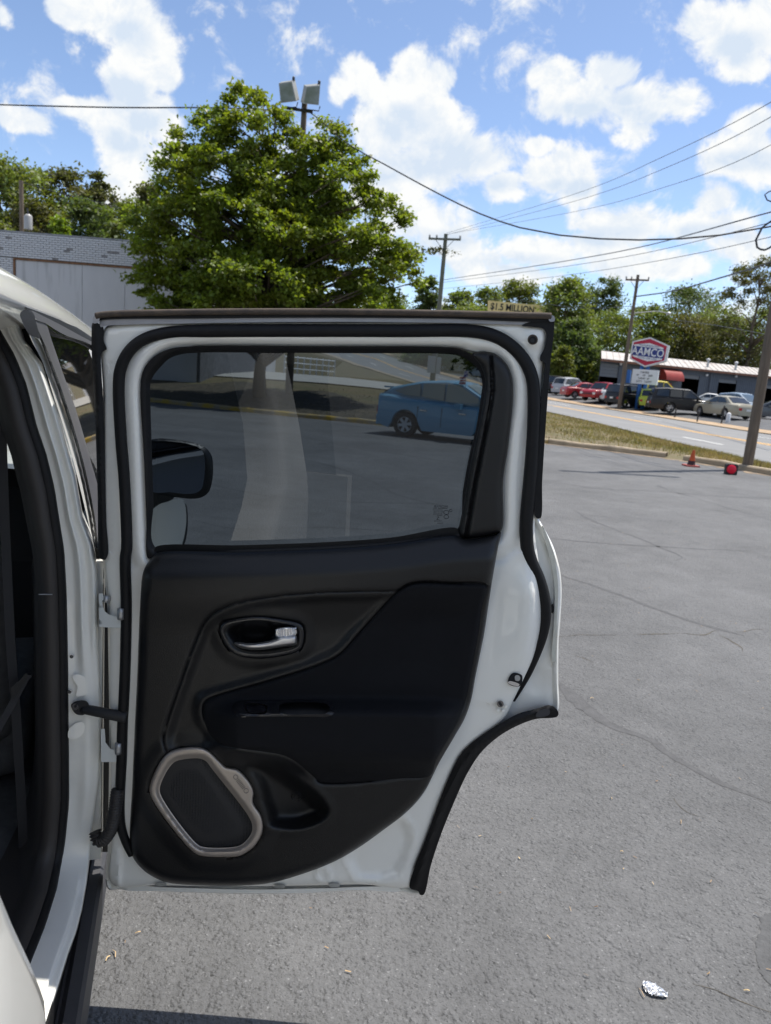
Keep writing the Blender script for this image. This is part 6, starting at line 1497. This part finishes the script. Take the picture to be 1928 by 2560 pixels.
for (x, y, r_) in ((1116, 1281, 6.5), (1116, 1292, 6.0), (1127, 1276, 3.5)):
    MB().tube([dpt(x + r_*math.cos(w), y + r_*0.8*math.sin(w), -0.0245) for w in np.linspace(0, 6.283, 15)], 0.0005, 4, cap=False).build('glass_marking', 'letter_black', DOOR)

# ------------------------------------------------------------------ hinges, check strap, wiring boot
panel('hinge', [(247,1484),(258,1483),(259,1498),(256,1502),(257,1515),(262,1528),(272,1536),(288,1540),(306,1543),(306,1570),(276,1569),(248,1567)], 0.010, -0.03, 'hinge_white', DOOR, step=8, bstep=4, poly=True)
panel('hinge', [(252,1822),(262,1822),(264,1856),(276,1872),(300,1877),(300,1905),(253,1905)], 0.010, -0.03, 'hinge_white', DOOR, step=8, bstep=4, poly=True)
dtube('hinge_pin', [(261,1496,0.0),(272,1499,0.004)], 0.008, 'galvanised', DOOR); dtube('hinge_pin', [(302,1521,0.014),(302,1548,0.014)], 0.007, 'galvanised', DOOR)
dtube('hinge_pin', [(296,1858,0.014),(296,1884,0.014)], 0.007, 'galvanised', DOOR)
dtube('check_strap', [(208,1772,0.004),(216,1774,0.008),(228,1776,0.010),(262,1783,0.014),(316,1793,0.010)], [0.010,0.011,0.011,0.012,0.013], 'plastic_black', DOOR, k=8)
panel('check_bracket', [(178,1762),(190,1753),(214,1752),(222,1760),(220,1778),(210,1787),(192,1786),(182,1776)], 0.012, -0.03, 'plastic_black', DOOR, step=6, bstep=4)
disc('check_bolt', 188, 1767, 8.5, 0.018, 0.0, 'chrome'); disc('bolt_socket', 188.5, 1766, 3.6, 0.020, 0.01, 'letter_black')
P = C([(238,2078,0.0),(246,2101,0.006),(262,2097,0.010),(277,2074,0.014),(285,2045,0.016),(290,2010,0.016),(294,1975,0.014)], 1.6, False)
MB().tube([dpt(*p) for p in P], [0.0125 + 0.0022*math.sin(i*1.5) for i in range(len(P))], 10).build('wiring_boot', 'pillar_trim', DOOR, smooth='all')

# ================================================================== car body round the door opening
def ruled(name, rows, material, parent=SUVT, smooth='all', flip=False):
    V = [p for r_ in rows for p in r_]; n = len(rows[0]); F = [(i*n+k, i*n+k+1, (i+1)*n+k+1, (i+1)*n+k) for i in range(len(rows)-1) for k in range(n-1)]
    o = add(name, V, F, material, parent, smooth=smooth)
    return o
JL = [(700,-60),(780,-30),(840,0),(894,32),(967,61),(1065,85),(1138,110),(1224,131),(1297,142),(1377,155),(1485,161),(1675,165),(1896,168),(2006,168),(2109,158),(2223,137),(2298,113),(2326,103),(2377,82),(2450,52),(2560,5)]
JR = [(700,10),(780,36),(848,57),(911,102),(1041,146),(1199,190),(1297,207),(1358,232),(1421,244),(1485,246),(1611,246),(1700,250),(1864,253),(1955,248),(2040,236),(2126,227),(2212,217),(2274,206),(2329,192),(2384,172),(2463,148),(2525,128),(2560,117)]
def jx(T_, y): return float(np.interp(y, [a for a, b in T_], [b for a, b in T_]))
def jamb_pt(x, y, rel=0.0):
    d = ray(x, y); t1 = np.dot(HG + CFv*(0.02 - rel) - CAM, CFv) / np.dot(d, CFv); t2 = (0.385 + rel - CAM[2]) / d[2] if d[2] < 0 else 99
    if t2 < 0: t2 = 99
    k = 28.0; t = -math.log(math.exp(-k*t1) + math.exp(-k*t2)) / k
    return CAM + d * t
rows = []
for y in np.linspace(700, 2560, 150):
    a, b = jx(JL, y), jx(JR, y); row = []
    up = float(sst(1720, 1500, np.array(y))); lo = float(sst(2180, 2240, np.array(y)))
    for v in np.linspace(0, 1, 25):
        rel = up * (0.015*math.exp(-((v-0.50)/0.10)**2) + 0.014*math.exp(-((v-0.86)/0.085)**2)) - 0.012*(max(0, v-0.93)/0.07)**2
        rel += lo * (-0.012*float(sst(0.70, 0.76, np.array(v)))) 
        mid = float(sst(1480, 1600, np.array(y))*sst(2100, 1950, np.array(y))); rel += mid * (0.008*math.exp(-((v-0.62)/0.2)**2) + 0.004*math.sin(y/90.0)*math.exp(-((v-0.35)/0.25)**2))
        row.append(jamb_pt(a + (b-a)*v, y, rel))
    row.append(row[-1] + CFv*0.09 - CRv*0.012); rows.append(row)
ruled('b_pillar', rows, 'paint_jamb')
for (cx, cy, rr) in ((181,1640,5),(176,1728,4)): MB().lathe([(0.004, 0.002), (0.004, -0.004)], tuple(jamb_pt(cx, cy, 0.006)), 8, 'y').build('rivet', 'chrome', SUVT)
# pressed islands on the pillar around the check strap
for poly in ([(182,1690),(196,1686),(212,1694),(215,1712),(216,1735),(192,1740),(194,1715),(184,1700)], [(172,1825),(190,1808),(208,1806),(212,1822),(204,1838),(186,1848),(172,1846)]):
    panel('pillar_emboss', poly, 0.004, -0.012, 'paint_white', SUVT, step=6, bstep=4, pt=lambda x, y, h: jamb_pt(x, y, h + 0.006))
# opening seal and inner pillar trim
def edge_path(off, y0, y1, n=70, push=0.0): return [jamb_pt(jx(JL, y) + off, y, push) for y in np.linspace(y0, y1, n)]
MB().tube(edge_path(-10, 760, 2500), 0.0125, 10).build('opening_seal', 'rubber', SUVT, smooth='all')
rows = []
for y in np.linspace(700, 2560, 90):
    a = jx(JL, y); row = []
    wd = float(np.interp(y, [700,1200,1480,1490,2100,2300,2560], [70,70,58,62,60,80,90]))
    for v in np.linspace(0, 1, 12):
        rel = 0.016*math.sin(math.pi*min(1, v*1.15))**0.6 if v < 0.87 else 0.0
        row.append(jamb_pt(a - 12 - wd*v, y, rel + 0.006 - 0.05*max(0, v-0.7)))
    row.append(row[-1] + CFv*0.25 - CRv*0.05); rows.append(row)
ruled('pillar_trim', rows, 'pillar_trim')
MB().tube([jamb_pt(97, 1486, 0.024), jamb_pt(131, 1486, 0.024)], 0.0012, 5).build('trim_joint', 'galvanised', SUVT)
# rear quarter beside the photographer (dogleg of the door opening)
def quarter(side):
    rr = (lambda r: r) if side > 0 else (lambda r: -1.74 - r)
    edge = [(-0.98,1.62),(-0.99,1.30),(-0.955,1.12),(-0.896,1.032),(-0.826,0.927),(-0.744,0.811),(-0.685,0.723),(-0.652,0.67),(-0.639,0.614),(-0.62,0.5),(-0.60,0.38),(-0.56,0.30)]
    rows = []
    for f, z in edge:
        tum = -0.12*max(0, (z-1.06)/0.49)**1.2
        # arch flare lower down, pillar above
        fr = -1.75 if z > 0.72 else max(-1.75, min(f - 0.05, -1.15 + math.sqrt(max(0, 0.40**2 - (z-0.36)**2)))) 
        row = [car(rr(tum - 0.13), f + 0.015, z), car(rr(tum - 0.06), f + 0.012, z), car(rr(tum - 0.018), f + 0.006, z), car(rr(tum - 0.004), f - 0.008, z), car(rr(tum), f - 0.03, z)]
        fe = (-1.16 if z > 0.60 else fr)
        for k in (0.35, 0.7, 1.0): row.append(car(rr(tum + (0.012*math.sin(k*3.1) if z < 1.0 else 0)), f - 0.03 + (fe - f + 0.03)*k, z))
        rows.append(row)
    return ruled('rear_quarter', rows, 'paint_white')
quarter(1)
# roof
fz = [(-1.80,1.585,1.545),(-1.2,1.622,1.572),(-0.6,1.633,1.579),(-0.297,1.633,1.577),(-0.197,1.6325,1.575),(-0.079,1.632,1.573),(0.073,1.629,1.572),(0.274,1.624,1.569),(0.574,1.6125,1.557),(0.869,1.598,1.544),(1.13,1.586,1.530),(1.30,1.545,1.50)]
rows = []
for f, zu, zl in fz:
    rows.append([car(-0.20, f, zl-0.05), car(-0.150, f, zl-0.032), car(-0.124, f, zl-0.010), car(-0.1185, f, zl-0.003), car(-0.118, f, zl+0.002), car(-0.124, f, zl+(zu-zl)*0.35), car(-0.138, f, zl+(zu-zl)*0.75), car(-0.16, f, zu), car(-0.21, f, zu+0.018), car(-0.40, f, zu+0.045), car(-0.87, f, zu+0.06), car(-1.34, f, zu+0.045), car(-1.54, f, zu+0.018), car(-1.58, f, zu), car(-1.62, f, zl)])
ruled('roof', rows, 'paint_white')
ruled('headliner', [[car(-0.20, f, zl-0.05), car(-0.87, f, zl-0.01), car(-1.54, f, zl-0.05)] for f, zu, zl in fz], 'seat_cloth')
# front door: frame strips, window, pillar cover
def tpanel(name, poly, o, back, material, parent, **kw): return panel(name, poly, o, o - 0.003, material, parent, pt=lambda x, y, h: on_t(x, y, h), **kw)   # thin: seen edge on
FD = part_empty('front_door', SUVT)
tpanel('frame_gasket', [(62,766),(72,762),(110,778),(150,794),(200,823),(240,850),(258,862),(256,872),(227,854),(190,834),(146,810),(112,793),(78,778)], 0.004, -0.03, 'rubber', FD, step=8, bstep=5)
tpanel('frame_moulding', [(78,777),(112,792),(146,809),(190,833),(227,853),(256,871),(256,880),(228,862),(200,850),(171,841),(140,825),(113,808),(92,800)], 0.009, -0.03, 'satin_black', FD, step=8, bstep=5)
tpanel('moulding_cap', [(50,786),(56,777),(66,774),(77,776),(86,787),(89,800),(95,822),(101,846),(88,843),(76,838),(64,822),(54,800)], 0.012, -0.04, 'rubber', FD, step=6, bstep=5)
tpanel('pillar_cover', [(89,800),(100,801),(113,806),(130,852),(156,928),(190,1024),(224,1141),(242,1204),(262,1290),(262,1420),(252,1400),(238,1297),(211,1163),(157,980),(120,880)], 0.007, -0.02, 'satin_black', FD, step=8, bstep=6)
tpanel('cover_seal', [(84,800),(91,800),(121,880),(159,980),(213,1163),(240,1297),(254,1400),(247,1400),(232,1297),(204,1163),(150,985),(108,868)], 0.001, -0.02, 'gloss_plastic', FD, step=8, bstep=6)
tpanel('frame_edge', [(76,838),(90,842),(106,865),(151,985),(205,1163),(233,1297),(250,1400),(240,1390),(219,1297),(170,1102),(128,970),(112,915)], -0.006, -0.04, 'paint_jamb', FD, step=8, bstep=6)
tpanel('window_glass', [(112,805),(171,840),(228,861),(270,884),(300,930),(300,1240),(285,1262),(244,1222),(224,1141),(190,1024),(156,928)], -0.001, -0.006, 'privacy_glass', FD, step=30)
# dark backing of the gap between the doors
gw = lambda y: float(np.interp(y, [770,860,911,1041,1300,1370,1400,2130], [26,18,8,3,3,6,62,62]))
rows = [[on_f(jx(JR, y) - 14, y, 0.11), on_f(jx(JR, y) + gw(y)*0.5, y, 0.11), on_f(jx(JR, y) + gw(y), y, 0.11)] for y in np.linspace(770, 2130, 60)]
ruled('door_gap', rows, 'rubber')
# lower front door skin, front fender, nose
def side_sheet(name, poly, r0, r1, material, parent=SUVT):
    return MB().prism(poly, r0, r1, lambda a, b, h: car(h, a, b)).build(name, material, parent)
side_sheet('door_skin', [(0.06,0.36),(1.08,0.36),(1.10,0.7),(1.06,1.06),(0.07,1.06),(0.055,0.7)], -0.055, -0.004, 'paint_white', FD)
MB().tube([car(0.02, 0.16, 0.93), car(0.045, 0.19, 0.935), car(0.045, 0.33, 0.94), car(0.02, 0.36, 0.94)], 0.013, 8).build('door_handle', 'paint_white', FD, smooth='all')
arch = [(1.42 + 0.40*math.cos(a), 0.36 + 0.40*math.sin(a)) for a in np.linspace(math.pi, 0, 13)]
side_sheet('front_wing', [(1.10,0.32)] + arch + [(1.90,0.32),(2.22,0.40),(2.26,0.70),(2.20,0.98),(1.9,1.04),(1.10,1.06)], -0.06, 0.0, 'paint_white')
V = []; 
for f, z, w in ((1.12,1.06,0),(1.6,1.05,0.02),(2.05,1.02,0.06),(2.22,0.96,0.10)): V.append([car(-0.002-w, f, z-0.06), car(-0.03-w, f, z), car(-0.25, f, z+0.035), car(-0.87, f, z+0.05), car(-1.49, f, z+0.035), car(-1.71+w, f, z), car(-1.74+w, f, z-0.06)])
ruled('bonnet', V, 'paint_white')
MB().prism([(-0.06,0.25),(-1.68,0.25),(-1.66,0.96),(-0.08,0.96)], 2.10, 2.24, lambda a, b, h: car(a, h, b)).build('front_bumper', 'paint_white', SUVT)
panel('wing_flare', [(372,1300),(385,1262),(400,1258),(425,1251),(444,1247),(456,1247),(463,1262),(466,1300),(461,1340),(452,1372),(440,1420),(372,1420)], lambda x, y: -0.012*(np.clip((x-400)/60, 0, 1))**2, -0.45, 'paint_white', SUVT, step=9, bstep=5, pt=lambda x, y, h: on_f(x, y, 1.12 - h))
panel('flare_edge', [(462,1258),(466,1262),(470,1300),(466,1345),(456,1376),(446,1420),(438,1420),(452,1372),(461,1340),(465,1300)], -0.02, -0.45, 'cladding', SUVT, step=7, bstep=5, pt=lambda x, y, h: on_f(x, y, 1.12 - h))
# door mirror
MR = part_empty('door_mirror', SUVT)
mo = [(372,1104),(390,1097),(440,1099),(490,1108),(514,1119),(528,1136),(533,1160),(531,1200),(522,1230),(505,1243),(480,1247),(440,1243),(400,1237),(372,1232)]
_mo = C(mo, 6)
panel('housing', mo, lambda x, y: -0.018 + 0.016*sst(0, 14, pdist(x, y, _mo)), -0.13, 'trim_plastic', MR, step=7, bstep=5, pt=lambda x, y, h: on_f(x, y, 0.86 - h))
mg = [(375,1106),(392,1103),(440,1105),(485,1114),(503,1124),(511,1140),(511,1190),(504,1222),(490,1232),(470,1235),(430,1231),(375,1225)]
MN = -CFv + CRv*0.16 + np.array([0, 0, 0.02]); MN /= np.linalg.norm(MN); MC = on_f(445, 1168, 0.846)
panel('mirror_glass', mg, 0.0, -0.004, 'mirror_silver', MR, step=30, pt=lambda x, y, h: on_plane(x, y, MC + MN*h, MN))
panel('mirror_arm', [(368,1228),(400,1236),(436,1243),(425,1252),(400,1260),(380,1274),(366,1280)], -0.02, -0.10, 'trim_plastic', MR, step=8, bstep=5, pt=lambda x, y, h: on_f(x, y, 0.86 - h))
# windscreen, A pillar, far side, tail, floor
MB().raw([car(-0.14,1.28,1.52), car(-1.60,1.28,1.52), car(-1.68,1.62,1.07), car(-0.06,1.62,1.07)], [(0,1,2,3)]).build('windscreen', 'clear_glass', SUVT)
for r_ in (-0.11, -1.63): MB().tube([car(r_, 1.22, 1.525), car(r_ + (0.07 if r_ > -1 else -0.07), 1.62, 1.06)], 0.045, 8).build('a_pillar', 'paint_white', SUVT, smooth='all')
FS = part_empty('far_side', SUVT)
side_sheet('lower_panel', [(-1.75,0.35),(2.2,0.35),(2.2,1.0),(1.1,1.06),(-1.75,1.06)], -1.74, -1.68, 'paint_white', FS)
for f in (-1.65, -0.95, 0.05, 1.1): MB().tube([car(-1.70, f + (0.25 if f > 1 else 0), 1.05), car(-1.62, f, 1.56)], 0.05, 8).build('pillar', 'pillar_trim', FS)
MB().raw([car(-1.70,-1.6,1.06), car(-1.70,1.2,1.06), car(-1.62,1.1,1.54), car(-1.62,-1.6,1.54)], [(0,1,2,3)]).build('side_glass', 'clear_glass', FS)
MB().prism([(-0.02,0.3),(-1.72,0.3),(-1.70,1.05),(-0.04,1.05)], -1.80, -1.74, lambda a, b, h: car(a, h, b)).build('tailgate', 'paint_white', SUVT)
MB().raw([car(-0.10,-1.76,1.05), car(-1.64,-1.76,1.05), car(-1.58,-1.70,1.54), car(-0.16,-1.70,1.54)], [(0,1,2,3)]).build('rear_screen', 'privacy_glass', SUVT)
MB().prism([(-1.75,0.26),(1.7,0.26),(1.7,0.36),(-1.75,0.36)], -1.68, -0.10, lambda a, b, h: car(h, a, b)).build('floor_pan', 'seat_cloth', SUVT)
MB().prism([(1.0,0.36),(1.65,0.36),(1.65,1.06),(1.2,1.02),(1.05,0.8)], -1.68, -0.07, lambda a, b, h: car(h, a, b)).build('dashboard', 'pillar_trim', SUVT)
side_sheet('door_lining', [(0.10,0.36),(1.05,0.36),(1.05,1.04),(0.10,1.04)], -0.12, -0.056, 'pillar_trim', FD)
# rocker cladding under the sill
sec = [(-0.075,0.17),(-0.012,0.165),(-0.002,0.19),(-0.001,0.300),(-0.008,0.309),(-0.030,0.312),(-0.040,0.300),(-0.075,0.300)]
MB().prism(sec, -0.62, 1.02, lambda a, b, h: car(a, h, b)).build('rocker_cladding', 'cladding', SUVT)
MB().prism([(-0.16,0.20),(-0.045,0.20),(-0.045,0.37),(-0.16,0.37)], -0.60, 1.0, lambda a, b, h: car(a, h, b)).build('sill_box', 'rubber', SUVT)
# rear arch cladding
for fa, zc in ((1.42, 0.36), (-1.15, 0.36)):
    pts = [car(0.008, fa + 0.41*math.cos(a), zc + 0.41*math.sin(a)) for a in np.linspace(0.0, math.pi, 17)]
    MB().tube(pts, 0.028, 8).build('arch_cladding', 'cladding', SUVT, smooth='all')
    w = MB(); c = car(-0.12, fa, 0.345)
    def wp(pr, k=26):
        V = []; F = []
        for (r_, h) in pr:
            for j in range(k): a = 2*math.pi*j/k; q = c + CRv*h + CFv*r_*math.cos(a); q[2] = 0.345 + r_*math.sin(a); V.append(q)
        for i in range(len(pr)-1):
            for j in range(k): F.append((i*k+j, i*k+(j+1)%k, (i+1)*k+(j+1)%k, (i+1)*k+j))
        return V, F
    V, F = wp([(0.22,-0.1),(0.33,-0.1),(0.345,-0.07),(0.345,0.07),(0.33,0.1),(0.22,0.1)]); wh = MB().raw(V, F).build('wheel', 'tyre', SUVT, smooth=50)
    V, F = wp([(0.225,0.09),(0.205,0.095),(0.19,0.05),(0.08,0.07),(0.05,0.08),(0.002,0.08)]); MB().raw(V, F).build('rim', 'rim', wh, smooth=50)
    V, F = wp([(0.44,-0.12),(0.44,0.07)]); MB().raw([p for p in V], F).build('wheel_well', 'plastic_black', SUVT)
# seats and belt
def cushion(name, lo, hi, material, rnd=0.05, par=SUVT, tilt=0.0):
    (r0, f0, z0), (r1, f1, z1) = lo, hi; bm = bmesh.new(); bmesh.ops.create_cube(bm, size=1.0)
    for v in bm.verts: v.co = Vector(((r0+r1)/2 + v.co.x*(r1-r0), (f0+f1)/2 + v.co.y*(f1-f0), (z0+z1)/2 + v.co.z*(z1-z0)))
    bmesh.ops.bevel(bm, geom=list(bm.edges) + list(bm.verts), offset=rnd, segments=4, affect='EDGES', profile=0.5)
    V = [car(v.co.x, v.co.y - tilt*(v.co.z - z0), v.co.z) for v in bm.verts]; F = [[v.index for v in f.verts] for f in bm.faces]; bm.free()
    return add(name, V, F, material, par, smooth='all')
ST = part_empty('front_seat', SUVT)
cushion('backrest', (-0.74,0.28,0.52), (-0.225,0.44,1.12), 'seat_cloth', 0.07, ST, 0.22); cushion('seat_base', (-0.74,0.34,0.40), (-0.215,0.86,0.62), 'seat_cloth', 0.06, ST); cushion('headrest', (-0.62,0.16,1.17), (-0.36,0.26,1.36), 'seat_cloth', 0.05, ST, 0.1)
for r_ in (-0.55, -0.43): MB().tube([car(r_, 0.20, 1.05), car(r_, 0.19, 1.2)], 0.008, 6).build('headrest_post', 'chrome', ST)
ST2 = part_empty('rear_seat', SUVT)
cushion('seat_base', (-1.58,-1.05,0.38), (-0.17,-0.55,0.66), 'seat_cloth', 0.07, ST2); cushion('backrest', (-1.58,-1.25,0.62), (-0.17,-1.08,1.25), 'seat_cloth', 0.07, ST2)
BL = part_empty('seat_belt', SUVT)
def strap(nm, pts, w, material='belt_web'):
    V = []; 
    for (x, y, f) in pts: V += [on_f(x - w/2, y, f), on_f(x + w/2, y, f)]
    F = [(2*i, 2*i+1, 2*i+3, 2*i+2) for i in range(len(pts)-1)]; return add(nm, V, F, material, BL)
strap('shoulder_webbing', [(2,1000,.06),(12,1300,.07),(26,1600,.08),(40,1780,.09),(52,1980,.10),(66,2260,.10)], 24)
strap('lap_webbing', [(-20,1850,.05),(20,1780,.05),(62,1700,.05),(72,1688,.05)], 20)
panel('tongue', [(28,1722),(50,1700),(66,1682),(69,1690),(58,1712),(44,1735),(34,1748)], 0.0, -0.015, 'plastic_black', BL, step=8, bstep=5, pt=lambda x, y, h: on_f(x, y, 0.045 - h))
